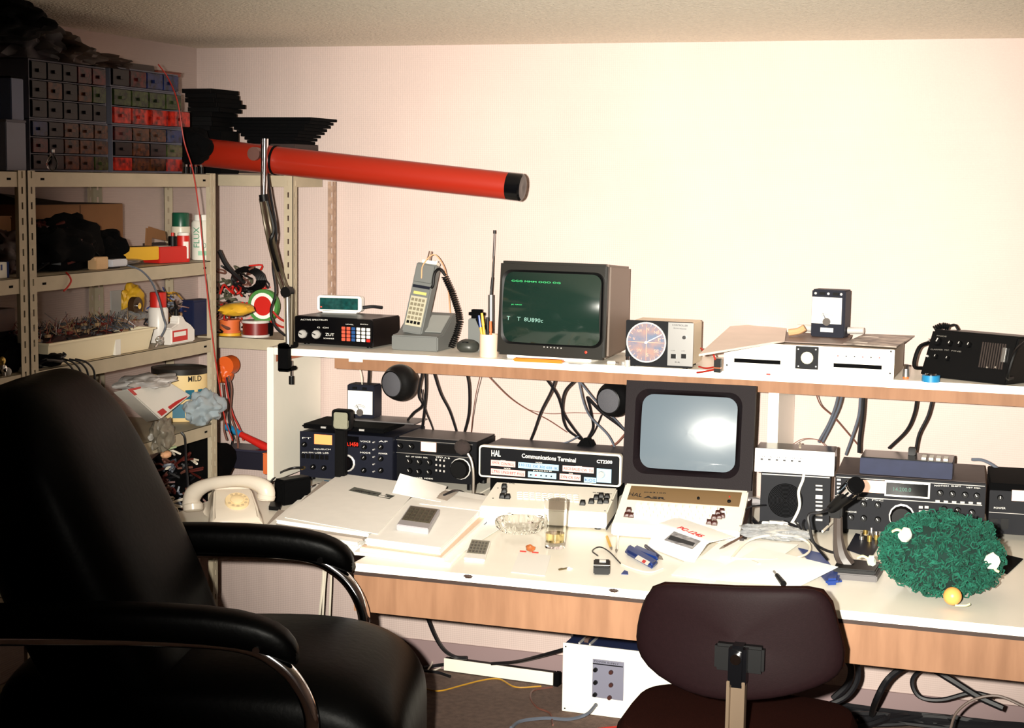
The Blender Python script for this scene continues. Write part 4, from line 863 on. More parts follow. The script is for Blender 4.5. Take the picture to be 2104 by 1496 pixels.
obj('lettering', text_mesh('SERVICE 1 / 83', KTX, .03), KTX, st, M=M_)
# raised curled sheets next to the black transceiver
def curl(label, quad, z, rise, m=PAPR, group='loose curled sheets', fast=0):
    P = [PZ(x, y, z+rr_) for (x, y), rr_ in zip(quad, rise)]; o = sum(P, Vector())/4; o.z = z; L_ = [p-o for p in P]; mb = MB(); n = 9 if not fast else 17
    def f(u, v):
        q = (L_[0]*(1-u)+L_[1]*u)*(1-v)+(L_[3]*(1-u)+L_[2]*u)*v; q = q.copy(); q.z = rise[0]*(1-u)*(1-v)+rise[1]*u*(1-v)+rise[2]*u*v+rise[3]*(1-u)*v if not fast else 0; v_ = min(1, v*fast) if fast else v; q.z = rise[0]*(1-u)*(1-v_)+rise[1]*u*(1-v_)+rise[2]*u*v_+rise[3]*(1-u)*v_+.004*math.sin(PI*u)*math.sin(PI*v)+.0006; 
        return q
    mb.grid(lambda u, v: f(u, v)+Vector((0, 0, .0012)), n, n); mb.grid(f, n, n)
    bd = [i*n for i in range(n)]+[(n-1)*n+j for j in range(1, n)]+[i*n+n-1 for i in range(n-2, -1, -1)]+[j for j in range(n-2, 0, -1)]
    mb.f += [(bd[i], bd[(i+1) % len(bd)], bd[(i+1) % len(bd)]+n*n, bd[i]+n*n) for i in range(len(bd))]
    t = thing('paper_sheet', label, 'paper', o, 0, group); obj('sheet', mb, m, t); return t
curl('white sheet with a pointed raised corner in front of the black transceiver', [(806, 1014), (905, 1032), (918, 1000), (822, 974)], DZ+.046, (0, 0, .006, .05))
curl('white sheet lying in front of the gooseneck microphone base', [(862, 1036), (1000, 1052), (1030, 1036), (900, 1012)], DZ+.0425, (0, 0, .0, .002))
curl('grey sheet with handwriting left of the gooseneck microphone', [(893, 1024), (918, 1030), (940, 1012), (905, 1008)], DZ+.048, (0, 0, .003, .002), PAPG)
# calculators
def calc(label, bl, br, z, dep, h, dm, bodym, digits=None):
    D = Dev('calculator', label, 'calculator', bl, br, z, h=h, group='calculators on the desk')
    e2 = D.M.inverted() @ PZ(*dep, z); sk = e2.x; L_ = e2.y
    D.part('body', MB().hexa([(0, 0, 0), (D.w, 0, 0), (D.w+sk, L_, 0), (sk, L_, 0), (0, 0, h), (D.w, 0, h), (D.w+sk, L_, h), (sk, L_, h)]), bodym, .002)
    f = lambda u, v, z_: (D.w*u+sk*v, L_*v, z_)
    q = [f(.05, .24, h), f(.95, .24, h), f(.95, .95, h), f(.05, .95, h)]
    kp = D.part('key_plate', MB().hexa(q+[(x, y, h+.001) for x, y, z_ in q]), dm)
    for i in range(5):
        for j in range(4):
            q = [f(.12+i*.165, .28+j*.155, h+.001), f(.22+i*.165, .28+j*.155, h+.001), f(.22+i*.165, .38+j*.155, h+.001), f(.12+i*.165, .38+j*.155, h+.001)]
            D.part('key', MB().hexa(q+[(x, y, h+.0025) for x, y, z_ in q]), mat('key_dull', (62, 58, 44), .5) if h > .01 else mat('key_dark2', (70, 68, 60), .5), parent=kp)
    return D
calc('thicker calculator with dark display face on the white paper pile', (815, 1090), (880, 1099), DZ+.0425, (842, 1050), .018, mat('calc_dark', (74, 68, 50), .4), mat('calc_body', (168, 164, 168), .4))
calc('thin calculator with grey key face near the glass ashtray', (953, 1151), (996, 1155), DZ+.001, (968, 1112), .007, mat('calc_grey', (126, 122, 108), .5), WTX)
# documents right of the pile
bundle('thin magazine with blue and red corner under the ashtray', [(915, 1158), (960, 1122), (1050, 1058), (1010, 1048)], .0, .004, mat('mag_blue', (120, 140, 176), .5))
bundle('white leaflet overlapping the blue cornered magazine', [(930, 1150), (975, 1120), (1062, 1066), (1022, 1054)], .0045, .003, PAPR)
slab('note_card', 'white card lying in front of the glass ashtray', 'card', [(1050, 1176), (1120, 1184), (1132, 1142), (1066, 1136)], DZ+.001, .001, WTX, 0)
p = PZ(1088, 1136, DZ); t = thing('trinket', 'small brown leaf shaped trinket with two red chips in front of the ashtray', 'trinket', (p.x, p.y, DZ+.0021))
obj('leaf', MB().blob((0, .006, .009), (.012, .012, .009), 5, .5, 3, 2), mat('trinket_brown', (150, 84, 44), .3), t)
for s_ in (-1, 1): obj('chip', MB().box(s_*.018-.009, s_*.018+.009, -.006, -.002, 0, .003), RED, t)
p = PZ(1062, 1100, DZ); t = thing('ashtray', 'cut glass ashtray lying left of the drinking glass', 'ashtray', (p.x, p.y+.03, DZ+.008))
mb = MB(); R0 = .072; n = 48
def star(r, z, am): return [((r*(1+am*(.5-(k % 2))))*math.cos(2*PI*k/n), (r*(1+am*(.5-(k % 2))))*math.sin(2*PI*k/n), z) for k in range(n)]
mb.loft([star(R0*.78, 0, .03), star(R0*.95, .014, .12), star(R0, .026, .1), star(R0*.97, .036, .03), star(R0*.82, .036, .0), star(R0*.70, .012, .0), star(.01, .010, 0)])
obj('bowl', mb, GLS, t, smooth=False)
for k in range(4):
    th = PI/4+k*PI/2; obj('rest_notch', MB(Matrix.Rotation(th, 4, 'Z')).box(R0*.8, R0*1.0, -.006, .006, .0362, .040), GLS, t)
p = PZ(1136, 1128, DZ); k = (p-CAMP).dot(_fw)/FOC; t = thing('tumbler', 'tall clear drinking glass with a little yellow drink', 'glass', (p.x, p.y+.02, DZ+.001)); hg = PY(1136, 1026, p.y+.02).z-DZ
r0 = 21*k; r1 = 24*k
obj('glass', MB().lathe([(.001, 0), (r0, 0), (r0, .012), (r1, hg), (r1-.0018, hg), (r0-.002, .016), (.001, .014)], 32), GLS, t)
obj('drink', MB().lathe([(.001, .0165), (r0-.003, .0165), (r0-.0022, hg*.30), (.001, hg*.30)], 28), mat('drink_yellow', (255, 236, 170), .05, trans=.9), t)
p = PZ(1150, 1172, DZ); t = thing('key', 'small brass key with white tag near the drinking glass', 'key', (p.x, p.y, DZ+.0008), R(55))
obj('bow', MB().ring(.004, .010, 0, .003, 16, (.032, 0)), WTX, t); obj('blade', MB().plate([(-.004, -.003), (.026, -.003), (.026, .003), (.014, .003), (.012, .007), (.004, .006), (-.002, .004)], 0, .003), mat('brass_dull', (120, 104, 70), .35, metal=.7), t); 
D = Dev('charger_box', 'small black gadget with white label and curved lead at the desk front', 'gadget', (1219, 1181), (1253, 1182), DZ+.001, h=.022)
L_ = .09; D.part('body', MB().box(0, D.w, 0, L_, 0, .022), BLK, .003); D.part('label_plate', MB().box(D.w*.35, D.w*.75, L_*.55, L_*.85, .0225, .0235), WTX); D.part('stripe', MB().box(.0, D.w, .012, .016, .0225, .0235), WTX)
wire('thin black lead looping from the small black gadget at the desk front', [PZ(1228, 1142, DZ+.02), PZ(1217, 1132, DZ+.012), PZ(1232, 1124, DZ+.005), PZ(1252, 1134, DZ+.004), PZ(1275, 1158, DZ+.004)], .002, WIREK)
wire('pale lead curving past the blue case towards the keyboard', [PZ(1262, 1140, DZ+.003), PZ(1280, 1160, DZ+.003), PZ(1330, 1176, DZ+.003), PZ(1362, 1168, DZ+.003)], .002, WIREW)
slab('sticker', 'small blue triangular sticker on the desk front', 'sticker', [(1276, 1180), (1291, 1181), (1290, 1175), (1283, 1172)], DZ+.001, .001, BLUE, 0)
t = slab('tool_case', 'dark blue pouch with a white and red label in front of the keyboard', 'case', [(1284, 1140), (1340, 1172), (1352, 1162), (1292, 1127)], DZ+.001, .016, BLUE, .006)
printq(t, [(1304, 1148), (1330, 1162), (1336, 1155), (1311, 1141)], DZ+.0172, WTX, 'label_plate'); printq(t, [(1318, 1155), (1324, 1158), (1328, 1153), (1322, 1150)], DZ+.0179, RTX)
slab('pouch', 'second dark blue pouch partly under the white labelled one', 'case', [(1300, 1136), (1352, 1156), (1352, 1146), (1306, 1126)], DZ+.001, .012, BLUE, .005)
def pen(label, a, b, m, r=.0045, z=.001, cat='pen'):
    A, B = PZ(*a, DZ+z+r), PZ(*b, DZ+z+r); t = thing('pen', label, cat, A, 0, 'pens lying on the desk'); d = B-A
    obj('barrel', MB().cyl((0, 0, 0), d*.85, r, n=10), m, t); obj('tip', MB().cyl(d*.85, d, r, .001, n=10), mat('pen_tip', (120, 110, 100), .4), t); return t
pen('dark blue pen lying left of the printed leaflet', (1327, 1122), (1362, 1150), mat('pen_navy', (30, 36, 66), .3), .0055)
pen('yellow pencil lying under the front of the cream keyboard', (1247, 1103), (1257, 1130), YEL, .004)
pen('thin brown pencil lying across the loose papers', (1530, 1100), (1478, 1128), mat('pencil_brown', (92, 66, 52), .5), .0035, .02)
pen('silver pen lying beside the yellow pencil', (1270, 1100), (1266, 1136), ALU, .004)
# leaflet and loose sheets
lf = curl('printed leaflet with red number and photo leaning on the keyboard front', [(1330, 1124), (1424, 1160), (1510, 1104), (1392, 1063)], DZ+.002, (0, 0, .05, .056), group=None, fast=3)
zl = DZ+.0185
def flat_text(o, s, a, b, h, z0, z1, m, bold=.0):
    c0 = Vector(o.location); A, B = PZ(*a, z0), PZ(*b, z1); A.z, B.z = z0, z1; d = (B-A); L_ = d.length; x = d.normalized(); yv = Vector((-x.y, x.x, .16)).normalized(); zv = x.cross(yv)
    Mx = Matrix(((x.x, yv.x, zv.x, 0), (x.y, yv.y, zv.y, 0), (x.z, yv.z, zv.z, 0), (0, 0, 0, 1)))
    obj('lettering', text_mesh(s, m, bold), m, o, M=Matrix.Translation(A-c0) @ Mx @ Matrix.Diagonal((L_, h, .0004, 1)))
flat_text(lf, 'PC-1245', (1390, 1085), (1438, 1104), .018, DZ+.0615, DZ+.0595, RTX, .03)
c0 = Vector(lf.location)
def lq(quad, zs, m, name='print'):
    P = [PZ(x, y, z)-c0 for (x, y), z in zip(quad, zs)]; obj(name, MB().hexa(P+[p+Vector((0, 0, .0006)) for p in P]), m, lf)
lq([(1364, 1110), (1420, 1128), (1440, 1112), (1385, 1092)], (DZ+.0585,)*4, mat('photo_grey', (120, 118, 122), .5, rgb2=(196, 194, 196), vs=60), 'photo')
lq([(1372, 1108), (1424, 1122), (1428, 1116), (1378, 1100)], (DZ+.0595,)*4, KTX, 'photo_dark')
curl('large white sheet right of the printed leaflet, in front of the speaker box', [(1415, 1166), (1560, 1176), (1640, 1120), (1490, 1106)], DZ+.0015, (0, 0, .008, .012), group=None)
curl('white sheet with curled pointed right corner behind the brown chair', [(1440, 1190), (1640, 1207), (1722, 1166), (1560, 1126)], DZ+.003, (0, .0, .03, .014), group=None)
curl('white slip half under the pointed sheet above the brown chair', [(1380, 1182), (1470, 1195), (1500, 1150), (1420, 1140)], DZ+.0012, (0, 0, .004, .001), group=None)
slab('folder', 'blue folder under the papers left of the angled microphone', 'folder', [(1640, 1128), (1700, 1200), (1730, 1196), (1690, 1140)], DZ+.001, .004, BLUE, 0)
slab('blue_marker', 'round ended blue cap below the pointed sheet corner', 'cap', [(1696, 1204), (1722, 1203), (1727, 1185), (1702, 1184)], DZ+.001, .018, BLUE, .006)
p = PZ(1598, 1196, DZ+.01); t = thing('jack_plug', 'black jack plug lying on the pointed white sheet', 'plug', PZ(1610, 1200, DZ+.012)); q = PZ(1590, 1174, DZ+.022)-Vector(t.location)
obj('handle', MB().cyl((0, 0, 0), q*.68, .008, .006, 10), BLK, t); obj('tip', MB().cyl(q*.68, q, .0032, n=8), ALU, t)
# bag, plug cluster
p = PZ(1590, 1122, DZ); t = thing('plastic_bag', 'clear crumpled plastic bag on the papers right of the leaflet', 'bag', (p.x, p.y, DZ+.02)); obj('film', MB().blob((0, 0, .02), (.10, .05, .02), 9, .35, 3.5, 3), PLAS, t)
p = PZ(1600, 1092, DZ); t = thing('plug_cluster', 'white plug adapter in the cable tangle in front of the speaker box', 'adapter', (p.x, p.y, DZ+.002)); obj('body', MB().box(-.035, .035, -.02, .02, 0, .03), WTX, t, .008); obj('plug', MB().cyl((-.05, 0, .015), (-.03, 0, .015), .012), WTX, t); obj('plug', MB().cyl((.03, 0, .015), (.055, .01, .018), .012), WTX, t)
for i, (pts, r, m, lab) in enumerate([
  ([(1713, 1070, .03), (1690, 1092, .02)], .004, WIREW, 'short white lead lying in front of the speaker box'),
  ([(1534, 1030, .09), (1560, 1032, .08), (1590, 1056, .04), (1616, 1082, .02)], .011, mat('hose_grey', (170, 166, 168), .5), 'thick pale grey cable right of the display terminal'),
  ([(1532, 1036, .05), (1545, 1066, .03), (1570, 1086, .02), (1600, 1100, .02)], .006, WIREK, 'black cable dropping behind the thick pale grey cable'),
  ([(1528, 1050, .07), (1548, 1040, .09), (1600, 1042, .06), (1640, 1080, .03), (1648, 1108, .01)], .003, WIREK, 'thin black cable arching over the plug adapter'),
  ([(1500, 1150, .012), (1540, 1110, .03), (1610, 1098, .04), (1660, 1115, .03), (1655, 1140, .02), (1590, 1150, .02), (1480, 1146, .012)], .0035, WIREW, 'white cable loop over the crumpled bag'),
  ([(1480, 1146, .012), (1530, 1150, .012), (1560, 1160, .018)], .005, WIREW, 'white lead end on the loose sheets'),
  ([(1660, 1058, .05), (1650, 1080, .03), (1668, 1112, .02), (1700, 1132, .012), (1740, 1140, .01)], .004, WIREK, 'black cable curving towards the angled microphone'),
  ([(1560, 1076, .02), (1600, 1070, .03), (1640, 1086, .02)], .008, WIREK, 'thick black cable bundle at the foot of the speaker box')]):
    wire(lab, [PZ(x, y, DZ+z) for x, y, z in pts], r, m, group='cable tangle in front of the speaker box')
yw = -.54
wire('white cable hanging over the control box and the charcoal speaker box', [PY(1644, 912, -.36), PY(1644, 922, -.478), PY(1648, 940, -.50), PY(1652, 962, -.515), PY(1650, 985, yw), PY(1641, 1010, yw), PY(1643, 1040, yw), PY(1632, 1066, yw), PY(1622, 1080, yw), PZ(1612, 1098, DZ+.01)], .0045, WIREW)
wire('black lead from the gooseneck microphone base to its left', [PZ(975, 1034, DZ+.015), PZ(955, 1014, DZ+.012), PZ(935, 1008, DZ+.055), PZ(912, 1018, DZ+.055)], .004, WIREK)
wire('grey coiled lead right of the gooseneck microphone', [PZ(990, 1030, DZ+.012), PZ(1010, 1016, DZ+.01), PZ(1018, 1005, DZ+.01)], .004, WIREG)
# small chrome cluster and cards near the wig
for i, (x, y) in enumerate(((1778, 1098), (1790, 1104), (1786, 1116), (1770, 1112), (1800, 1112))):
    p = PZ(x, y, DZ); t = thing('coin_jar', 'small glinting metal fitting between the angled microphone and the green wig', 'fitting', (p.x, p.y, DZ+.001), .5*i, 'metal fittings'); obj('barrel', MB().cyl((0, 0, 0), (0, 0, .014+.004*(i % 3)), .007, n=10), ALU if i % 2 else mat('brassy', (190, 160, 90), .3, metal=.8), t); obj('tip', MB().cyl((0, 0, .014+.004*(i % 3)), (0, 0, .028), .004, n=8), CHR, t)
slab('card', 'black card poking out right of the green wig', 'card', [(2030, 1170), (2070, 1180), (2102, 1150), (2060, 1140)], DZ+.001, .003, BLKM, 0)
slab('card', 'dark tray under the angled microphone cord', 'tray', [(1740, 1130), (1790, 1148), (1812, 1112), (1758, 1098)], DZ+.001, .004, NAVY, 0)
# wig
def wig():
    c = PZ(1925, 1236, DZ); k = (c-CAMP).dot(_fw)/FOC; c.y += .10
    t = thing('wig', 'green curly wig with white flowers and an orange ball lying on the desk', 'wig', (c.x, c.y, DZ))
    rx, ry, rz = 128*k*1.02, .15, 88*k
    GW = mat('wig_green', (5, 88, 68), .9, var=.45, vs=40); ctr = Vector((0, 0, rz*.93))
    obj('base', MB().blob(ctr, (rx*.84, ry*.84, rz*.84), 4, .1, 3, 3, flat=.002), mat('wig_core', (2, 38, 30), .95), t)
    mb = MB(); rnd = random.Random(3)
    for i in range(1500):
        z = rnd.uniform(-.92, 1); th = rnd.uniform(0, 2*PI); s_ = math.sqrt(1-z*z); d = Vector((s_*math.cos(th), s_*math.sin(th), z))
        q = rnd.uniform(.82, .98)*(1+.10*noise.noise(d*3)); p = ctr+Vector((d.x*rx*q, d.y*ry*q, d.z*rz*q))
        R0 = rnd.uniform(.006, .0125); a = d.orthogonal().normalized(); a.rotate(Matrix.Rotation(rnd.uniform(0, 6.28), 3, d)); b = (d+Vector((rnd.uniform(-.5, .5), rnd.uniform(-.5, .5), rnd.uniform(-.5, .5)))).normalized(); n_ = a.cross(b)
        pts = [p+a*(R0*math.cos(u))+b*(R0*math.sin(u))+n_*(u*.0012) for u in [j*1.15 for j in range(7)]]
        pts = [Vector((x.x, x.y, max(x.z, .003))) for x in pts]; mb.tube(pts, .0021, 3, 1)
    o = obj('curls', mb, GW, t); o['kind'] = 'stuff'
    g = lambda px, py, dy: PY(px, py, c.y+dy)-Vector((c.x, c.y, DZ))
    for (x, y, dy, s_) in ((1862, 1098, -.085, 1), (2040, 1152, -.07, 1.15), (1790, 1152, -.02, .7)):
        q = g(x, y, dy-.02); fl_ = obj('flower', MB().blob(q, (.016*s_, .014, .019*s_), x, .3, 4, 2), mat('flower_white', (214, 222, 206), .9, bump=.4, bs=400), t)
        obj('ribbon', MB().tube([q, q+Vector((-.02, -.01, .012)), q+Vector((-.034, -.004, .005))] if x < 1900 else [q, q+Vector((.006, -.006, -.02)), q+Vector((.016, -.006, -.026))], .0035, 5), mat('ribbon_straw', (214, 210, 160), .8), fl_)
    q = g(1957, 1225, -.17); q.z = max(q.z, .024); obj('ball', MB().lathe([(.001, -.0225)]+[(.0225*math.cos(R(a)), .0225*math.sin(R(a))) for a in range(-75, 76, 15)]+[(.001, .0225)], 24, c=q), mat('ball_orange', (238, 160, 84), .35), t)
    obj('ribbon', MB().tube([q+Vector((.008, -.01, -.02)), q+Vector((.03, -.008, -.019)), q+Vector((.042, .0, -.016))], .003, 5), mat('ribbon_straw', (214, 210, 160), .8), t)
wig()
# ================================================================ cables on the wall under the hutch
def wcab(label, px, y0, y1, r, m, group='cables hanging under the shelf'):
    n = len(px); wire(label, [PY(x, y, y0+(y1-y0)*i/(n-1)) for i, (x, y) in enumerate(px)], r*.85, m, group=group)
for a in [
 ('short black cable above the needle meter on the left transceiver', [(759, 752), (758, 775), (757, 789)], -.33, -.30, .006, WIREK),
 ('thin white cord hanging from the tape strip', [(737, 752), (742, 770), (744, 790)], -.33, -.30, .002, WIREW),
 ('black cable bending left just right of the left ball speaker', [(868, 762), (860, 810), (868, 832), (850, 848), (838, 863)], -.33, -.14, .005, WIREK),
 ('straight black cable right of the left ball speaker', [(874, 762), (875, 800), (872, 840), (866, 890)], -.33, -.10, .005, WIREK),
 ('thin black cable crossing behind the straight one', [(866, 800), (873, 840), (885, 870), (893, 892)], -.30, -.10, .003, WIREK),
 ('black cable slanting down to the top of the black transceiver', [(890, 762), (905, 808), (924, 845), (940, 893)], -.33, -.10, .005, WIREK),
 ('vertical black cable over the right end of the black transceiver', [(959, 766), (964, 800), (963, 850), (953, 893)], -.33, -.10, .005, WIREK),
 ('thin pale cord left of the brown slanting wire', [(987, 770), (978, 810), (972, 850), (968, 890)], -.33, -.10, .0018, WIREB),
 ('thin brown wire slanting across the wall', [(1000, 770), (1045, 815), (1085, 842), (1125, 862), (1165, 888)], -.33, -.05, .002, WIREB),
 ('thin brown wire sagging across to the right ball speaker', [(1085, 842), (1130, 850), (1180, 848), (1235, 850)], -.06, -.04, .0015, WIREB),
 ('black cable dropping to the back of the terminal unit', [(1142, 775), (1132, 805), (1112, 845), (1098, 885), (1084, 920)], -.33, -.06, .005, WIREK),
 ('black cable crossing down to the black cap', [(1120, 775), (1145, 812), (1158, 850), (1178, 880), (1196, 902)], -.33, -.1, .005, WIREK),
 ('black cable bowed left above the black cap', [(1182, 780), (1160, 806), (1155, 845), (1164, 880), (1192, 902)], -.33, -.1, .005, WIREK),
 ('grey cable running down towards the terminal case', [(1188, 780), (1200, 830), (1216, 860), (1250, 895), (1270, 935)], -.33, -.1, .004, WIREG),
 ('thin grey cord right of the grey cable', [(1192, 785), (1225, 825), (1262, 860), (1284, 884)], -.33, -.1, .0035, WIREG),
 ('black cable slanting to the left side of the terminal case', [(1206, 816), (1235, 846), (1270, 872), (1286, 886)], -.2, -.08, .006, WIREK),
 ('short black cable curving into the black cap', [(1206, 816), (1212, 838), (1216, 858), (1218, 880), (1206, 904)], -.2, -.08, .005, WIREK),
 ('thin black cord crossing near the right ball speaker', [(1236, 852), (1222, 885), (1208, 905)], -.12, -.08, .003, WIREK),
 ('dark red cable beside the terminal case', [(1284, 892), (1265, 912), (1245, 920), (1228, 921)], -.12, -.1, .004, WIREB),
 ('thin grey cord arching left above the terminal unit', [(1190, 896), (1160, 910), (1120, 912), (1104, 920)], -.12, -.1, .003, WIREG),
 ('grey cable pair, left one, right of the divider panel', [(1724, 800), (1718, 830), (1704, 868), (1682, 908)], -.3, -.15, .005, WIREG),
 ('grey cable pair, right one, right of the divider panel', [(1732, 800), (1724, 835), (1708, 872), (1690, 908)], -.3, -.15, .005, WIREG),
 ('thin brown wire slanting behind the long dark blue box', [(1674, 800), (1686, 832), (1712, 856), (1742, 890), (1766, 918)], -.3, -.1, .0025, WIREB),
 ('grey cable beside the thick black upright cable', [(1768, 810), (1764, 855), (1750, 900), (1738, 934)], -.3, -.15, .005, WIREG),
 ('thick black upright cable left of the long dark blue box', [(1775, 800), (1772, 850), (1766, 900), (1765, 930)], -.31, -.29, .007, WIREK),
 ('black cable ending behind the long dark blue box', [(1884, 815), (1878, 850), (1862, 885), (1826, 921)], -.3, -.2, .005, WIREK),
 ('black cable plugged into the long dark blue box', [(1916, 818), (1906, 855), (1888, 892), (1881, 925)], -.3, -.28, .005, WIREK),
 ('grey cord arching from the large transceiver to the amplifier', [(1996, 944), (2020, 946), (2048, 962), (2070, 990)], -.12, -.1, .006, WIREG),
 ('thin brown cord arch above the control box', [(1626, 915), (1650, 902), (1680, 904), (1700, 920)], -.3, -.28, .0015, WIREB)]: wcab(*a)
c = PY(1198, 915, -.16); t = thing('black_hood', 'black angular cap behind the terminal unit among the cables', 'cap', (c.x, c.y, c.z-.06)); obj('cap', MB().add([(-.06, 0, 0), (.06, 0, 0), (.06, .06, 0), (-.06, .06, 0), (-.005, .0, .085), (.02, .0, .085), (.02, .05, .08), (-.005, .05, .08)], [(0,3,2,1),(4,5,6,7),(0,1,5,4),(1,2,6,5),(2,3,7,6),(3,0,4,7)]), BLKM, t, .006); obj('stub', MB().cyl((0, .03, -.03), (0, .03, .002), .03), BLKM, t)
# ================================================================ red lamp
yL = -.47
a = PY(400, 311, yL); b = PY(1052, 383, yL); d = (b-a).normalized(); cl = PY(590, 735, SY-.014)
t = thing('desk_lamp', 'long red tube lamp on a chrome and black spring arm clamped to the shelf', 'lamp', (cl.x, cl.y, SZ))
T = Vector((cl.x, cl.y, SZ)); r = 29*(a-CAMP).dot(_fw)/FOC
rB = 28*(b-CAMP).dot(_fw)/FOC
sh = obj('shade', MB().lathe([(.001, 0), (r*.6, .0), (r*.92, .012), (r, .03), (rB, (b-a).length), (.001, (b-a).length)], 40, c=a-T, ax=d), REDL, t)
obj('end_cap', MB().lathe([(rB*1.01, -.012), (rB*1.02, .03), (rB*.9, .036), (rB*.5, .037), (.001, .034)], 40, c=b-T, ax=d), BLKG, t)
obj('end_cap', MB().lathe([(.001, -.07), (r*.85, -.07), (r*.9, .012)], 30, c=a-T, ax=d), BLKM, t)
pj = PY(566, 330, yL); mb = MB(); 
obj('collar_ring', MB().lathe([(r*1.02, -.004), (r*1.03, 0), (r*1.02, .004)], 40, c=a-T+d*((pj-a).dot(d)), ax=d), BLKM, t)
kb = PY(524, 316, yL-r-.004)-T; obj('knob', MB().cyl(kb+Vector((0, .012, 0)), kb+Vector((0, -.012, 0)), 13*.0017, n=20), mat('knob_bronze', (120, 84, 76), .3, metal=.5), t)
gl = lambda px, py, dy=0: PY(px, py, yL-r-.012+dy)-T
obj('chrome_post', MB().cyl(gl(544, 285), gl(542, 405), .0125, .011, 16), CHR, t); obj('joint', MB().cyl(gl(541, 400), gl(543, 414), .015, n=12), BLK, t)
bb = lambda px, py: PY(px, py, SY-.03)-T
for dx, rr_ in ((-6, .0055), (5, .0055)):
    obj('arm_rod', MB().tube([gl(541+dx, 408), gl(555+dx, 485), bb(574+dx, 560), bb(592+dx, 612)], rr_, 8), mat('arm_olive', (88, 78, 62), .35, metal=.4), t)
obj('spring', MB().tube([gl(548, 412), gl(562, 470), gl(556, 500), bb(572, 556)], .006, 7), BLK, t)
obj('joint', MB().cyl(bb(590, 600)+Vector((0, -.015, 0)), bb(590, 600)+Vector((0, .02, 0)), .018, n=14), BLK, t)
obj('lower_rod', MB().cyl(bb(590, 602), bb(592, 712), .0085, n=12), ALU, t); obj('lower_rod', MB().cyl(bb(600, 604), bb(598, 708), .007, n=12), mat('arm_olive', (88, 78, 62), .35), t)
obj('lamp_cord', MB().tube([gl(548, 340, .06), gl(556, 400, .02), gl(568, 480), bb(560, 540), bb(566, 600), bb(556, 640), bb(566, 672), bb(586, 690)], .004, 6), WIREK, t)
z1 = PY(590, 710, SY-.03).z; z2 = PY(590, 762, SY-.03).z
cp = MB(); w_ = 11*.0017
cp.box(-w_, w_, -.035, -.006, z2-SZ, z1-SZ+.006); cp.box(-w_, w_, -.035, .05, .001, .02); cp.box(-w_, w_, -.035, .04, z2-SZ-.002, z2-SZ+.012); obj('clamp', cp, BLKM, t, .003)
obj('screw', MB().cyl((.006, .02, z2-SZ-.04), (.006, .02, z2-SZ+.03), .005), CHR, t); obj('screw_handle', MB().cyl((.006, .02, z2-SZ-.05), (.006, .02, z2-SZ-.022), .009), BLK, t)
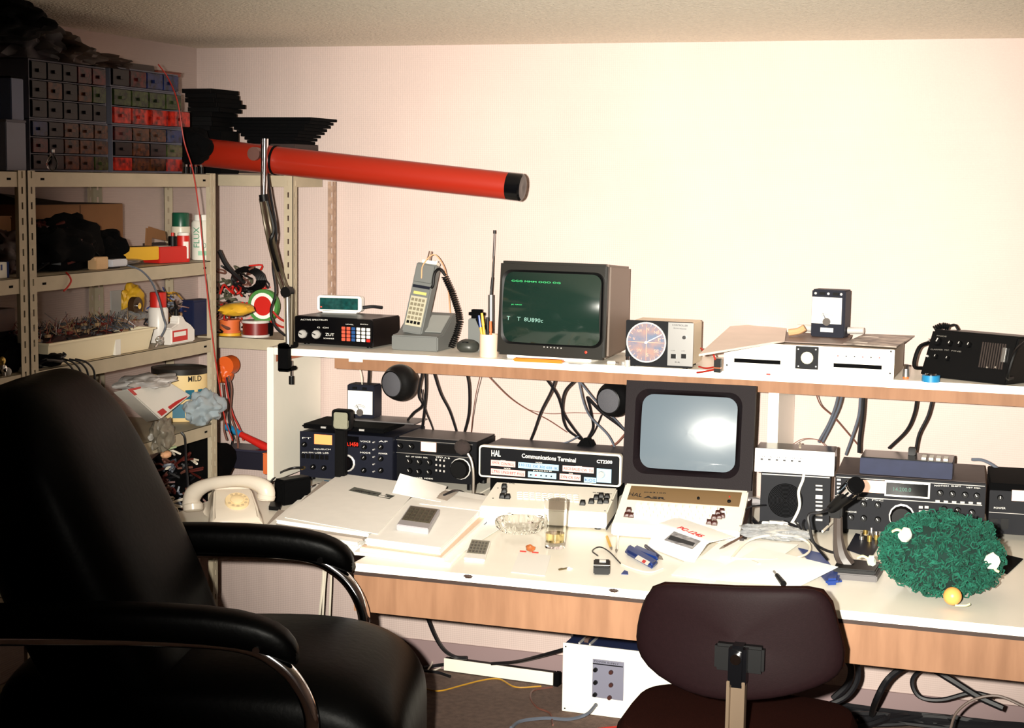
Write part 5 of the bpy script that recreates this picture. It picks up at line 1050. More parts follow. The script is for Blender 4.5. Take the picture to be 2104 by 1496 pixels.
# ================================================================ chairs
def sup(cx, cy, cz, ax1, r1, ax2, r2, n=28, e=.55):
    out = []
    for k in range(n):
        th = 2*PI*k/n; c_, s_ = math.cos(th), math.sin(th); u = math.copysign(abs(c_)**e, c_)*r1; v = math.copysign(abs(s_)**e, s_)*r2
        out.append((cx+ax1[0]*u+ax2[0]*v, cy+ax1[1]*u+ax2[1]*v, cz+ax1[2]*u+ax2[2]*v))
    return out
def leather_chair():
    t = thing('armchair', 'large black leather office armchair with chrome arm tubes in the left foreground', 'chair', (-1.93, -1.99, 0), R(15.5))
    X_, Y_, Z_ = (1, 0, 0), (0, 1, 0), (0, 0, 1)
    prof = [(-.34, .545, .06, .27), (-.30, .545, .10, .29), (-.15, .555, .115, .305), (.05, .55, .12, .31), (.25, .54, .14, .32), (.42, .51, .165, .325), (.52, .46, .18, .32), (.575, .41, .17, .31), (.60, .39, .12, .27)]
    rg = []
    for i, (x, zc_, hh, hw) in enumerate(prof): rg.append(sup(x, 0, zc_, Y_, hw, Z_, hh))
    s_ = obj('seat', MB().loft(rg), LEA, t); m = s_.modifiers.new('s', 'SUBSURF'); m.levels = m.render_levels = 2
    rg = []; ax = Vector((.30, 0, .954))
    for (u, th, hw) in ((0, .06, .26), (.03, .10, .29), (.15, .12, .31), (.35, .125, .325), (.55, .12, .33), (.70, .115, .315), (.80, .10, .285), (.86, .075, .24), (.885, .04, .18)):
        c_ = Vector((.035, 0, .47))+Vector((-.40*u-.04, 0, .91*u)); rg.append(sup(c_.x, 0, c_.z, Y_, hw, (.954, 0, .30), th*1.38, e=.6))
    s_ = obj('backrest', MB().loft(rg), LEA, t); m = s_.modifiers.new('s', 'SUBSURF'); m.levels = m.render_levels = 2
    for sy in (1, -1):
        y = sy*.40; rg = []
        for (x, z, hz, hy) in ((-.40, .80, .02, .02), (-.38, .80, .035, .035), (-.2, .81, .038, .042), (.0, .815, .04, .045), (.2, .812, .04, .045), (.31, .795, .038, .042), (.36, .77, .035, .036), (.385, .745, .02, .02)): rg.append(sup(x, y, z, Y_, hy, Z_, hz, 20, .7))
        s_ = obj('armrest', MB().loft(rg), LEA, t); m = s_.modifiers.new('s', 'SUBSURF'); m.levels = m.render_levels = 1
        obj('arm_tube', MB().tube([(-.34, y, .765), (0, y, .775), (.24, y, .77), (.34, y, .73), (.395, y, .66), (.41, y, .58), (.38, y, .49), (.30, y*.95, .40), (.1, y*.6, .36)], .0165, 14, 8), CHR, t, label='polished chrome arm tube')
        obj('bolt', MB().cyl((.30, y-.03*1, .77), (.30, y-.045, .77), .008), CHR, t)
        obj('arm_brace', MB().tube([(-.36, y, .77), (-.38, y, .6), (-.30, y*.9, .42), (-.1, y*.6, .36)], .0165, 12), CHR, t)
    obj('gas_column', MB().cyl((.02, 0, .06), (.02, 0, .38), .03), CHR, t); obj('under_plate', MB().box(-.15, .2, -.26, .26, .355, .40), BLK, t, .005)
    for k in range(5):
        th = 2*PI*k/5+.3; c_, s_ = math.cos(th), math.sin(th); obj('base_leg', MB().tube([(.02+.03*c_, .03*s_, .12), (.02+.18*c_, .18*s_, .10), (.02+.32*c_, .32*s_, .07)], .02, 8), CHR, t)
        obj('caster', MB().cyl((.02+.32*c_-.014*s_, .32*s_+.014*c_, .03), (.02+.32*c_+.014*s_, .32*s_-.014*c_, .03), .029), BLK, t)
leather_chair()
def brown_chair():
    yb = -1.75; c = PY(1517, 1320, yb); t = thing('swivel_chair', 'brown fabric swivel chair with hard shell back seen from behind', 'chair', (c.x, yb, 0))
    pts = [(1300, 1335), (1303, 1290), (1316, 1240), (1334, 1209), (1362, 1197), (1430, 1196), (1510, 1198), (1600, 1201), (1660, 1204), (1692, 1213), (1711, 1240), (1723, 1290), (1735, 1340), (1733, 1378), (1712, 1402), (1650, 1420), (1590, 1429), (1520, 1432), (1450, 1426), (1380, 1404), (1325, 1372)]
    ring0 = [PY(x, y, yb)-Vector((c.x, yb, 0)) for x, y in pts]
    cz_ = sum(p.z for p in ring0)/len(ring0)
    def rg(s_, dy): return [Vector((p.x*s_, dy-.05*(1-(p.x*s_/.23)**2), cz_+(p.z-cz_)*s_)) for p in ring0]
    s_ = obj('back_shell', MB().loft([rg(.02, -.004), rg(.5, -.004), rg(.88, -.002), rg(.965, .003), rg(1, .012), rg(1, .022), rg(.5, .026), rg(.02, .026)], cap=True), PLSH, t); m = s_.modifiers.new('s', 'SUBSURF'); m.levels = m.render_levels = 1
    s_ = obj('back_cushion', MB().loft([rg(.3, .024), rg(.97, .023), rg(.99, .035), rg(.95, .055), rg(.6, .07), rg(.02, .072)]), FAB, t)
    X_, Y_, Z_ = (1, 0, 0), (0, 1, 0), (0, 0, 1)
    a0 = PZ(1262, 1440, .50).x-c.x; a1 = .24; cx_ = (a0+a1)/2; hw = (a1-a0)/2
    rgs = [sup(cx_, .09+.19, z-.04, X_, hw*q, Y_, .22*q, 36, .5) for z, q in ((.40, .9), (.405, .96), (.43, 1), (.475, 1), (.497, .95), (.502, .85), (.502, .05))]
    obj('seat', MB().loft(rgs), FAB, t)
    g = lambda px, py, dy: PY(px, py, yb+dy)-Vector((c.x, yb, 0))
    gz = lambda py, dy: PY(1518, py, yb+dy).z
    bx = g(1520, 1350, -.07).x
    obj('bracket', MB().box(g(1470, 1350, -.06).x, g(1572, 1350, -.06).x, -.078, -.05, gz(1380, -.07), gz(1325, -.07)), BLK, t, .006)
    obj('bracket_boss', MB().box(bx-.02, bx+.02, -.11, -.06, gz(1408, -.08), gz(1322, -.08)), BLKG, t, .008)
    kn = obj('tilt_knob', MB().cyl((bx, -.105, gz(1350, -.1)), (bx, -.125, gz(1350, -.1)), .012), CHR, t)
    zb_ = .34
    bar = MB(); bar.box(bx-.022, bx-.015, -.105, -.075, zb_, gz(1395, -.08)); bar.box(bx+.012, bx+.019, -.105, -.075, zb_, gz(1395, -.08)); bar.box(bx-.015, bx+.012, -.087, -.081, zb_, gz(1395, -.08))
    obj('support_bar', bar, mat('bar_bronze', (128, 110, 92), .3, metal=.6), t, .001, label='dull bronze slotted support bar')
    obj('support_arm', MB().box(bx-.02, bx+.017, -.10, .3, zb_-.012, zb_), BLK, t, .002)
    obj('gas_column', MB().cyl((cx_, .28, .05), (cx_, .28, .40), .025), BLK, t)
    for k in range(5):
        th = 2*PI*k/5+.2; c_, s2 = math.cos(th), math.sin(th); obj('base_leg', MB().tube([(cx_+.02*c_, .28+.02*s2, .10), (cx_+.15*c_, .28+.15*s2, .085), (cx_+.26*c_, .28+.26*s2, .06)], .016, 8), BLK, t)
        obj('caster', MB().cyl((cx_+.26*c_-.012*s2, .28+.26*s2+.012*c_, .026), (cx_+.26*c_+.012*s2, .28+.26*s2-.012*c_, .026), .025), BLK, t)
brown_chair()
# ================================================================ floor things
D = Dev('power_supply', 'white fronted power supply with blue top standing on the floor under the desk', 'power supply', (1155, 1460), (1400, 1492), 0.001, tl=(1157, 1320))
D.part('body', MB().box(.003, D.w-.003, .003, .24, .0, D.h-.002), mat('psu_blue', (36, 48, 84), .4), .002); D.part('front_panel', MB().box(0, D.w, -.003, .003, 0, D.h), WHT, .001)
D.part('carry_handle', MB().tube([(D.w*.17, .03, D.h-.002), (D.w*.17, .035, D.h+.006), (D.w*.17, .19, D.h+.006), (D.w*.17, .2, D.h-.002)], .008, 6, 1), mat('strap_brown', (96, 76, 70), .5))
for u in (.12, .21): D.part('handle_rail', MB().box(D.w*u, D.w*u+.006, .01, .235, D.h-.002, D.h+.003), LGRY)
PN = mat('psu_panel', (122, 122, 138), .4)
FT = .003; sp = D.fbox('meter_plate', (1218, 1392), (1282, 1400), 80, .005, PN, FT); D.fbox('plate_line', (1219, 1362), (1281, 1370), 2, .006, BLKM, .005, parent=sp)
for p in ((1225, 1375), (1225, 1401), (1224, 1426), (1257, 1380), (1257, 1406), (1254, 1432)): D.knob(p, 4.5, .012, BLK if p[0] < 1250 else BRNK, 'terminal', t0=.005, parent=sp)
D.text('POWER SUPPLY', (1222, 1359), (1272, 1366), 3.5, KTX, t0=.005, parent=sp)
for p in ((1163, 1328), (1161, 1455)): D.knob(p, 1.8, .001, KTX, 'screw', t0=FT)
D.knob((1225, 1448), 4, .012, NAVY, 'grommet', t0=FT)
D = Dev('power_strip', 'long white and black power strip lying on the carpet under the desk', 'power strip', (912, 1379), (1136, 1410), .001, tl=(917, 1353))
D.part('front_panel', MB().box(0, D.w, -.001, .003, .003, D.h), WHT, .001); D.part('body', MB().box(-.002, D.w+.002, .003, .05-.02, 0, D.h-.001), BLK, .002); D.part('end_cap', MB().box(D.w+.0022, D.w+.022, -.004, .032, 0, D.h), BLKM, .003)
YB = -.05
for lab, pts, r, m in [
 ('black mains cable curving down from the desk to the power strip', [PY(868, 1235, -.2), PY(876, 1262, -.2), PY(893, 1305, -.15), PY(912, 1335, -.08), PY(935, 1350, -.045), PY(960, 1352, -.045)], .007, WIREK),
 ('short black cable under the desk left of the mains cable', [PY(771, 1225, -.2), PY(774, 1245, -.2), PY(776, 1262, -.2)], .006, WIREK),
 ('black cable slanting up from the power strip to the white power supply', [PY(1010, 1364, -.06), PY(1060, 1360, -.1), PY(1110, 1348, -.2), PY(1160, 1334, -.27), PY(1175, 1330, -.2)], .0065, WIREK),
 ('black cable standing behind the white power supply', [PY(1184, 1262, -.18), PY(1179, 1285, -.15), PY(1178, 1310, -.03)], .009, WIREK),
 ('black cable leaving the left end of the power strip', [PZ(918, 1365, .02), PZ(895, 1368, .01), PZ(870, 1372, .008)], .007, WIREK),
 ('black plug lead left of the power strip', [PZ(870, 1378, .02), PZ(900, 1382, .01), PZ(925, 1390, .008)], .006, WIREK),
 ('yellow wire snaking across the carpet', [PZ(865, 1412, .004), PZ(900, 1420, .004), PZ(950, 1408, .004), PZ(990, 1398, .004), PZ(1025, 1395, .004), PZ(1060, 1412, .004), PZ(1112, 1410, .004)], .0028, WIREY),
 ('red and black wire beside the white power supply', [PZ(1135, 1412, .004), PZ(1098, 1418, .004), PZ(1090, 1434, .004), PZ(1104, 1454, .004), PZ(1130, 1466, .004), PZ(1136, 1490, .004)], .0035, WIREB),
 ('grey blue cable plugged into the front of the white power supply', [PY(1225, 1448, -.31), PZ(1205, 1468, .03), PZ(1170, 1478, .008), PZ(1120, 1476, .006), PZ(1070, 1482, .006), PZ(1050, 1496, .006)], .006, WIREG),
 ('red wire at the bottom under the white power supply', [PZ(1200, 1503, .004), PZ(1240, 1496, .004), PZ(1290, 1492, .004)], .003, WIRER),
 ('white cord loop beside the leather seat front', [PZ(872, 1352, .03), PZ(885, 1345, .03), PZ(888, 1362, .02), PZ(876, 1382, .01), PZ(890, 1378, .01), PZ(905, 1372, .01)], .003, WIREW),
 ('white cord hanging under the desk, left of the three', [PY(664, 1150, -.3), PY(664, 1190, -.3), PY(656, 1270, -.3), PY(650, 1340, -.2)], .0045, WIREW),
 ('white cord hanging under the desk, middle of the three', [PY(672, 1150, -.3), PY(667, 1200, -.3), PY(663, 1270, -.3), PY(660, 1340, -.2)], .004, WIREW),
 ('white cord hanging under the desk, right of the three', [PY(681, 1150, -.3), PY(680, 1200, -.3), PY(677, 1270, -.3), PY(676, 1340, -.2)], .004, WIREW)]:
    wire(lab, pts, r, m, group='cables under the desk')
for lab, pts, r, m in [
 ('black cable bowing right behind the brown chair back', [PY(1735, 1330, -.5), PY(1758, 1355, -.5), PY(1762, 1395, -.5), PY(1740, 1430, -.5), PY(1700, 1450, -.5)], .009, WIREK),
 ('inner black cable behind the brown chair back', [PY(1730, 1345, -.4), PY(1748, 1370, -.4), PY(1742, 1405, -.4), PY(1712, 1436, -.4)], .011, WIREK),
 ('thick black cable arching across the right floor', [PZ(1790, 1475, .01), PY(1800, 1440, -.5), PY(1825, 1395, -.5), PY(1865, 1368, -.5), PY(1905, 1370, -.5), PY(1955, 1398, -.5), PY(2010, 1432, -.5), PY(2060, 1455, -.5)], .010, WIREK),
 ('black cable loop hanging below the desk rail', [PY(1932, 1362, -.3), PY(1890, 1378, -.3), PY(1874, 1402, -.3), PY(1890, 1432, -.3), PY(1935, 1438, -.3), PY(1995, 1424, -.3), PY(2040, 1432, -.3)], .007, WIREK),
 ('thin brown grey wire loop over the floor tangle', [PY(1952, 1500, -.6), PY(1965, 1465, -.6), PY(2000, 1438, -.6), PY(2050, 1430, -.6), PY(2104, 1452, -.6)], .004, mat('wire_taupe', (104, 88, 80), .5))]: wire(lab, pts, r, m, group='cable tangle on the right floor')
rnd = random.Random(11)
for i in range(16):
    px0 = rnd.uniform(1720, 2080); py0 = rnd.uniform(1452, 1500); pts = []
    for j in range(6):
        q = PZ(min(max(px0+rnd.uniform(-90, 130), 1700), 2140), py0+rnd.uniform(-14, 18), .0); q.z = .012+rnd.uniform(0, .035); q.y = min(q.y, -.04); pts.append(q)
    wire('black cable in the heap on the right floor, at its %s' % ('left', 'middle', 'right')[0 if px0 < 1840 else 1 if px0 < 1960 else 2], pts, rnd.uniform(.007, .012), WIREK, group='black cables heaped on the right floor')
slab('paper_scrap', 'cream paper scrap on the floor right of the brown chair', 'paper', [(1664, 1438), (1706, 1452), (1706, 1408), (1700, 1408)], .002, .001, PAPR, 0)
# ================================================================ things on the metal shelving (they face the room, +x)
def Lp(px, z, x):
    a, b = PX(px, 300, x), PX(px, 900, x); py = 300+600*(z-a.z)/(b.z-a.z); return PX(px, py, x)
def Lpy(px, py, x): return PX(px, py, x)
class LDev(Dev):                    # device whose front face looks along +x
    def __init__(s, name, label, cat, l, r, z, x, top=None, h=None, group=None):
        A, B = Lp(l, z, x), Lp(r, z, x); A.z = B.z = z; s.w = (B-A).length; s.rz = math.atan2(B.y-A.y, B.x-A.x)
        s.h = h if h else PX(l, top, x).z-z; s.e = thing(name, label, cat, A, s.rz, group)
        s.M = Matrix.Translation(A) @ Matrix.Rotation(s.rz, 4, 'Z'); s.A = A; s.F = FRONT; s.k = (A-CAMP).dot(_fw)/FOC
CB = mat('cabinet_frame', (92, 92, 104), .6, spec=.2)
DCOL = {'g': mat('drawer_green', (52, 66, 24), .25, spec=.12, rgb2=(14, 20, 8), vs=55), 'r': mat('drawer_red', (190, 40, 22), .2, spec=.12, rgb2=(70, 8, 6), vs=45), 'b': mat('drawer_brown', (80, 40, 12), .25, spec=.12, rgb2=(16, 8, 4), vs=60),
        'k': mat('drawer_black', (9, 5, 7), .3, spec=.12, rgb2=(3, 2, 4), vs=50), 'n': mat('drawer_blue', (26, 40, 90), .2, spec=.12, rgb2=(8, 10, 30), vs=45), 'm': mat('drawer_maroon', (84, 22, 20), .2, spec=.12, rgb2=(26, 8, 8), vs=50)}
def cabinet(label, l, r, z, top, rows, x=-2.60, dep=.16, pull=()):
    D = LDev('drawer_cabinet', label, 'cabinet', l, r, z, x, top=top, group='small parts drawer cabinets')
    nr = len(rows); t_ = .004; H = D.h; W_ = D.w; fr = MB()
    fr.box(0, W_, .0, dep, 0, t_); fr.box(0, W_, 0, dep, H-t_, H); fr.box(0, t_, 0, dep, t_, H-t_); fr.box(W_-t_, W_, 0, dep, t_, H-t_); fr.box(t_, W_-t_, dep-.003, dep, t_, H-t_)
    rh = (H-t_)/nr
    for i in range(1, nr): fr.box(t_, W_-t_, 0, dep-.003, i*rh, i*rh+.003)
    D.part('frame', fr, CB)
    for i, row in enumerate(rows[::-1]):
        n = len(row); cw = (W_-2*t_)/n
        for j, c_ in enumerate(row):
            x0 = t_+j*cw+.0025; x1 = x0+cw-.005; z0 = i*rh+t_+.0012; z1 = (i+1)*rh-.002; out = pull.get((nr-1-i, j), .0) if pull else 0
            dr = D.part('drawer', MB().box(x0, x1, -.006-out, dep-.01-out, z0, z1), DCOL[c_], .0015)
            D.part('drawer_pull', MB().box(x0+cw*.32, x0+cw*.58, -.013-out, -.0062-out, z0+rh*.32, z0+rh*.5), DCOL[c_], parent=dr)
T1 = 1.7615
cb = cabinet('lower right small parts cabinet with a red drawer at its bottom left', 231, 374, T1, 256, ['mbbn', 'kbkg', 'rbbr'])
hB = PX(231, 256, -2.60).z
cb2 = cabinet('upper right small parts cabinet with a row of bright red drawers', 229, 372, hB+.001, 178, ['gggg', 'rrrr'], pull={(1, 3): .03, (1, 2): .01})
hB2 = PX(229, 178, -2.60).z
cabinet('topmost right dark small parts cabinet with bluish drawers near the ceiling', 226, 366, hB2+.001, 136, ['kmnn'])
ca = cabinet('lower left small parts cabinet with brown and dark drawers on the top shelf', 62, 222, T1, 244, ['nkbbb', 'mkbbb', 'kkbbg'])
hA = PX(62, 244, -2.60).z
cabinet('upper left dark small parts cabinet with one amber drawer', 60, 218, hA+.001, 120, ['kkkmm', 'kbkbg', 'kkkkk'])
hA2 = PX(60, 120, -2.60).z
D = LDev('case', 'grey blue flat sided case at the left of the drawer cabinets', 'case', 14, 55, T1, -2.56, top=250); D.part('body', MB().box(0, D.w, 0, .2, 0, D.h), mat('case_greyblue', (86, 92, 112), .5), .002); D.part('lid', MB().box(-.001, D.w+.001, -.001, .201, D.h, D.h+.006), CB, .001); zc_ = T1+D.h+.0065
D = LDev('case', 'small blue grey case standing on the larger flat sided one', 'case', 24, 50, zc_, -2.58, top=160); D.part('body', MB().box(0, D.w, 0, .14, 0, D.h), mat('case_bluer', (60, 76, 110), .5), .002); D.part('lid', MB().box(0, D.w, .0, .14, D.h, D.h+.005), BLKM)
def lump(name, label, cat, px, py, x, rad, m, seed=1, amp=.3, group=None, part='body', rest=None):
    c = PX(px, py, x); r = tuple(rad); zb = rest if rest is not None else c.z-r[2]
    t = thing(name, label, cat, (c.x, c.y, zb), 0, group); obj(part, MB().blob((0, 0, c.z-zb), r, seed, amp, 3.2, 3, flat=.0005), m, t); return t
BG = mat('bag_brown', (52, 32, 22), .6, var=.5, vs=20)
lump('brown_bag', 'dark brown crumpled bag heaped on the cabinets near the ceiling', 'bag', 110, 105, -2.66, (.10, .14, .05), BG, 4, .5, rest=hA2+.001)
lump('brown_bag', 'dark crumpled bag at the left of the heap on the cabinets', 'bag', 40, 90, -2.68, (.10, .14, .07), mat('bag_grey', (60, 54, 60), .6, var=.5, vs=20), 6, .5, rest=hA2+.001)
lump('brown_bag', 'low dark brown bag right of the heap on the cabinets', 'bag', 185, 128, -2.68, (.09, .13, .03), BG, 8, .4, rest=hA2+.001)
hB3 = PX(226, 136, -2.60).z
D = LDev('box', 'long dark box lying on the topmost right cabinet', 'box', 232, 318, hB3+.001, -2.64, top=124); D.part('body', MB().box(0, D.w, 0, .1, 0, max(D.h, .02)), mat('box_dark', (42, 28, 24), .6), .002); D.part('end_label', MB().box(D.w+.0002, D.w+.001, .01, .09, .003, .02), LGRY)
D = LDev('small_box', 'thin orange tinted box behind the red wire on the cabinets', 'box', 325, 372, hB3+.001, -2.66, h=.012); D.part('body', MB().box(0, D.w, 0, .1, 0, .010), mat('box_rust', (120, 50, 30), .6), .002); D.part('lid', MB().box(-.001, D.w+.001, -.001, .101, .0102, .014), mat('box_rust2', (90, 40, 26), .6))
lump('black_bag', 'black crumpled shape at the top left corner near the ceiling', 'bag', 8, 38, -2.5, (.10, .12, .055), BLKM, 12, .3)
# glass bulb and small glints on the top shelf edge
p = Lp(108, T1, -2.545); t = thing('light_bulb', 'clear light bulb standing in front of the lower left cabinet', 'bulb', (p.x, p.y, T1)); obj('bulb', MB().lathe([(.001, 0), (.012, .006), (.017, .02), (.012, .034), (.006, .042), (.006, .05), (.001, .052)], 20), GLS, t); obj('base', MB().cyl((0, 0, .05), (0, 0, .058), .006), ALU, t)
for i, px in enumerate((382, 392, 402, 414)):
    p = Lp(px, T1, -2.53); t = thing('fitting', 'small shiny fitting on the top shelf below the black lamp end', 'fitting', (p.x, p.y, T1), i*.7, 'fittings at the top shelf corner'); obj('barrel', MB().cyl((0, 0, .0), (0, 0, .02), .007, n=10), BLK, t); obj('tip', MB().cyl((0, 0, .02), (0, 0, .027), .005, n=8), CHR, t)
lump('dark_tin', 'low dark heap on the top shelf between cabinets and lamp', 'bag', 393, 300, -2.66, (.07, .06, .06), BLKM, 14, .2, rest=T1)
# ragged stacks of black folders and sleeves
rnd = random.Random(5)
yS = -.40; c = PY(415, 250, yS); xS = c.x
zst = PY(395, 268, yS).z
t0_ = thing('shelf_riser', 'black box under the ragged folder stack in the corner', 'box', (xS, yS, T1)); obj('body', MB().box(-.07, .07, -.0, .13, 0, zst-T1-.001), BLKM, t0_, .002); obj('lid', MB().box(-.071, .071, -.001, .131, zst-T1-.0009, zst-T1+.0001), BLKM, t0_)
ztop_ = PY(415, 182, yS).z; n = 9; th = (ztop_-zst)/n; wd = (PY(448, 220, yS)-PY(380, 220, yS)).x
f0 = None
for i in range(n):
    if f0 is None:
        f0 = thing('folder', 'black folder in the ragged stack right of the drawer cabinets', 'folder', (xS, yS, zst+.0005), 0, 'black folders in the corner stack'); obj('cover', MB().box(-wd*.48, wd*.46, -.01, .16, 0, th-.001), BLKM, f0, .001); obj('spine', MB().box(-wd*.46, wd*.44, -.0135, -.0102, 0, th-.0012), BLK, f0); o = f0
    else: o = copy_tree(f0)
    o.location = (xS+rnd.uniform(-.012, .014)-(.025 if i < 3 else 0), yS, zst+.0005+i*th); o.rotation_euler = (0, 0, rnd.uniform(-.12, .12))
yF = -.13; A = PY(488, 300, yF); zb_ = T1+.001; t1_ = None; ztp_ = PY(570, 243, yF).z; n = 8
thb = thing('box', 'dark low box under the fanned black sleeves above the lamp', 'box', (PY(560, 320, yF).x, yF, T1)); zr = PY(570, 296, yF).z
obj('body', MB().box(-.13, .13, -.09, .1, 0, zr-T1-.001), mat('box_dark', (42, 28, 24), .6), thb, .002); obj('lid', MB().box(-.131, .131, -.091, .101, zr-T1-.0009, zr-T1), BLKM, thb)
th = (ztp_-zr)/n
for i in range(n):
    x0 = 535-i*7 if i < 6 else 492; x1 = 622+i*6.5; P0, P1 = PY(x0, 270, yF), PY(x1, 270, yF)
    o = thing('record_sleeve', 'black flat sleeve in the fanned pile above the red lamp', 'sleeve', ((P0.x+P1.x)/2, yF, zr+.0008+i*th), rnd.uniform(-.05, .05), 'black sleeves above the lamp')
    obj('sleeve', MB().box(-(P1.x-P0.x)/2, (P1.x-P0.x)/2, -.10, .10, 0, th-.001), BLKM, o, .001)
p = PY(500, 358, -.24); o = thing('paper', 'beige sheet lying on the corner shelf under the red lamp', 'paper', (p.x, -.24, T1+.0005)); obj('sheet', MB().plate([(-.11, .0), (.1, .01), (.09, .13), (-.05, .12)], 0, .002), mat('sheet_beige', (170, 150, 126), .7), o)
# --- second shelf
T2 = 1.4865
D = LDev('cardboard_box', 'brown cardboard box with dark open top behind black cables on the second shelf', 'box', 72, 254, T2, -2.74, top=412)
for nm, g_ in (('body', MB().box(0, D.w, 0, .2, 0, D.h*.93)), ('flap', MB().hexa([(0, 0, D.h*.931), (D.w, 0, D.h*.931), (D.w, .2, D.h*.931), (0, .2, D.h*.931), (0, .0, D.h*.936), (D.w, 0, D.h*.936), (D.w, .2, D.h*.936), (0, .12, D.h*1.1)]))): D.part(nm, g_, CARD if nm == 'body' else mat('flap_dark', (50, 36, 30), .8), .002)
D.part('seam', MB().box(D.w*.49, D.w*.50, -.001, 0, .0, D.h*.92), mat('seam', (96, 64, 40), .8))
def heap(name, label, cat, px0, px1, py0, py1, x, z, m, n, r, seed, group=None, dx=.12, core=None):
    rd = random.Random(seed); A, B = Lp(px0, z, x), Lp(px1, z, x); hh = PX(px0, py0, x).z-z; t = thing(name, label, cat, ((A.x+B.x)/2, (A.y+B.y)/2, z), 0, group); W_ = (B-A).length
    if core: obj('core', MB().blob((-dx*.4, 0, hh*.42), (dx*.6, W_*.46, hh*.5), seed, .3, 3, 3, flat=.001), core, t)
    mats_ = m if isinstance(m, (list, tuple)) else [m]
    for mi, mm in enumerate(mats_):
        mb = MB()
        for i in range(n//len(mats_)):
            cy_ = rd.uniform(-W_*.42, W_*.42); cx_ = rd.uniform(-dx, 0); f = math.cos(cy_/W_*PI*.9); cz_ = rd.uniform(.15, .95)*hh*max(f, .3); q = rd.uniform(.02, .05); pts = []
            for j in range(5): pts.append((cx_+rd.uniform(-q, q)*.7, max(min(cy_+rd.uniform(-q, q), W_*.5), -W_*.5), min(max(cz_+rd.uniform(-q, q)*.5, r+.001), hh)))
            mb.tube(pts, r, 4, 3)
        o = obj('cables', mb, mm, t); o['kind'] = 'stuff'
    return t
heap('cable_heap', 'heap of black cables in front of the cardboard box on the second shelf', 'cables', 76, 215, 460, 560, -2.56, T2, [BLK, WIREK, mat('wire_dkred', (80, 24, 18), .5)], 60, .0045, 21, dx=.14, core=BLKM)
lump('black_bundle', 'black rounded bundle against the left half of the cardboard box', 'bundle', 130, 505, -2.66, (.09, .14, .09), BLKM, 33, .25, rest=T2)
lump('black_bundle', 'low black bundle under the right half of the cardboard box', 'bundle', 215, 515, -2.64, (.06, .08, .06), BLKM, 35, .3, rest=T2)
D = LDev('wood_block', 'small tan notched block on the second shelf edge', 'block', 199, 223, T2, -2.535, top=529); D.part('body', MB().box(0, D.w, 0, .03, 0, D.h), mat('tan_block', (206, 168, 124), .6), .002); D.part('tab', MB().box(-.012, -.0002, .0, .03, D.h*.72, D.h), mat('tan_block', (206, 168, 124), .6), .001)
D = LDev('plug', 'white plug with grey lead on the second shelf edge', 'plug', 231, 263, T2, -2.535, top=534); D.part('body', MB().box(0, D.w, 0, .03, 0.004, D.h), mat('plug_white', (205, 205, 212), .4), .003); D.part('foot', MB().box(-.014, D.w*.5, .002, .025, 0, .0038), BLK)
wire('grey lead hanging from the white plug down to the third shelf', [Lpy(262, 545, -2.53), Lpy(290, 556, -2.495), Lpy(312, 580, -2.49), Lpy(325, 612, -2.49), Lpy(335, 650, -2.50), Lpy(340, 672, -2.50), Lpy(328, 697, -2.50)], .003, WIREG)
p = Lpy(328, 700, -2.5); t = thing('plug', 'small round metal plug end dangling at the third shelf edge', 'plug', p); obj('body', MB().blob((0, 0, 0), (.010, .016, .014), 3, .2), ALU, t); obj('pin', MB().cyl((0, -.012, -.008), (0, -.026, -.016), .003), CHR, t)
# yellow and red box
c = Lp(300, T2, -2.60); D = LDev('tool_box', 'yellow and red long carton lying on the second shelf', 'carton', 246, 340, T2, -2.60, h=.045)
D.part('box', MB(Matrix.Rotation(-.25, 4, 'Z')).box(0, D.w*.62, 0, .07, .012, .052), YEL, .002); D.part('red_end', MB(Matrix.Rotation(-.25, 4, 'Z')).box(D.w*.62, D.w*1.08, -.001, .071, 0.0, .05), RED, .003)
D.part('print', MB(Matrix.Rotation(-.25, 4, 'Z')).box(D.w*.3, D.w*.6, .02, .05, .0521, .0527), KTX); D.part('end_label', MB(Matrix.Rotation(-.25, 4, 'Z')).box(D.w*1.081, D.w*1.085, .015, .055, .012, .04), WTX)
D.part('print_stripe', MB(Matrix.Rotation(-.25, 4, 'Z')).box(D.w*.62, D.w*.95, .015, .05, .0505, .051), WTX)
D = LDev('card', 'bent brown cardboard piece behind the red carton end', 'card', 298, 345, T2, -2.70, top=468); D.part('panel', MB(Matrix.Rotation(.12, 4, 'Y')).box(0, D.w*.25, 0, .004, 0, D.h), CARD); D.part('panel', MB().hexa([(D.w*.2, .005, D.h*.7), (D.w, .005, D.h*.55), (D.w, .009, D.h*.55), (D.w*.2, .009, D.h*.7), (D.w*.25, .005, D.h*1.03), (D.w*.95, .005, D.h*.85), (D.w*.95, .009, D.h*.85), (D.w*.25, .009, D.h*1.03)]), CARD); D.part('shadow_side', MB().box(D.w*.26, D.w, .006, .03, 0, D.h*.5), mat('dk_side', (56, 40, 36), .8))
D = LDev('pouch', 'grey plastic pouch under the yellow and red carton', 'pouch', 236, 300, T2, -2.57, h=.012); D.part('film', MB().blob((D.w*.5, .02, .010), (D.w*.5, .03, .009), 5, .2, flat=.0005), mat('film_grey', (110, 104, 100), .3)); D.part('seal', MB().box(0, D.w*.1, .01, .03, 0, .003), LGRY)
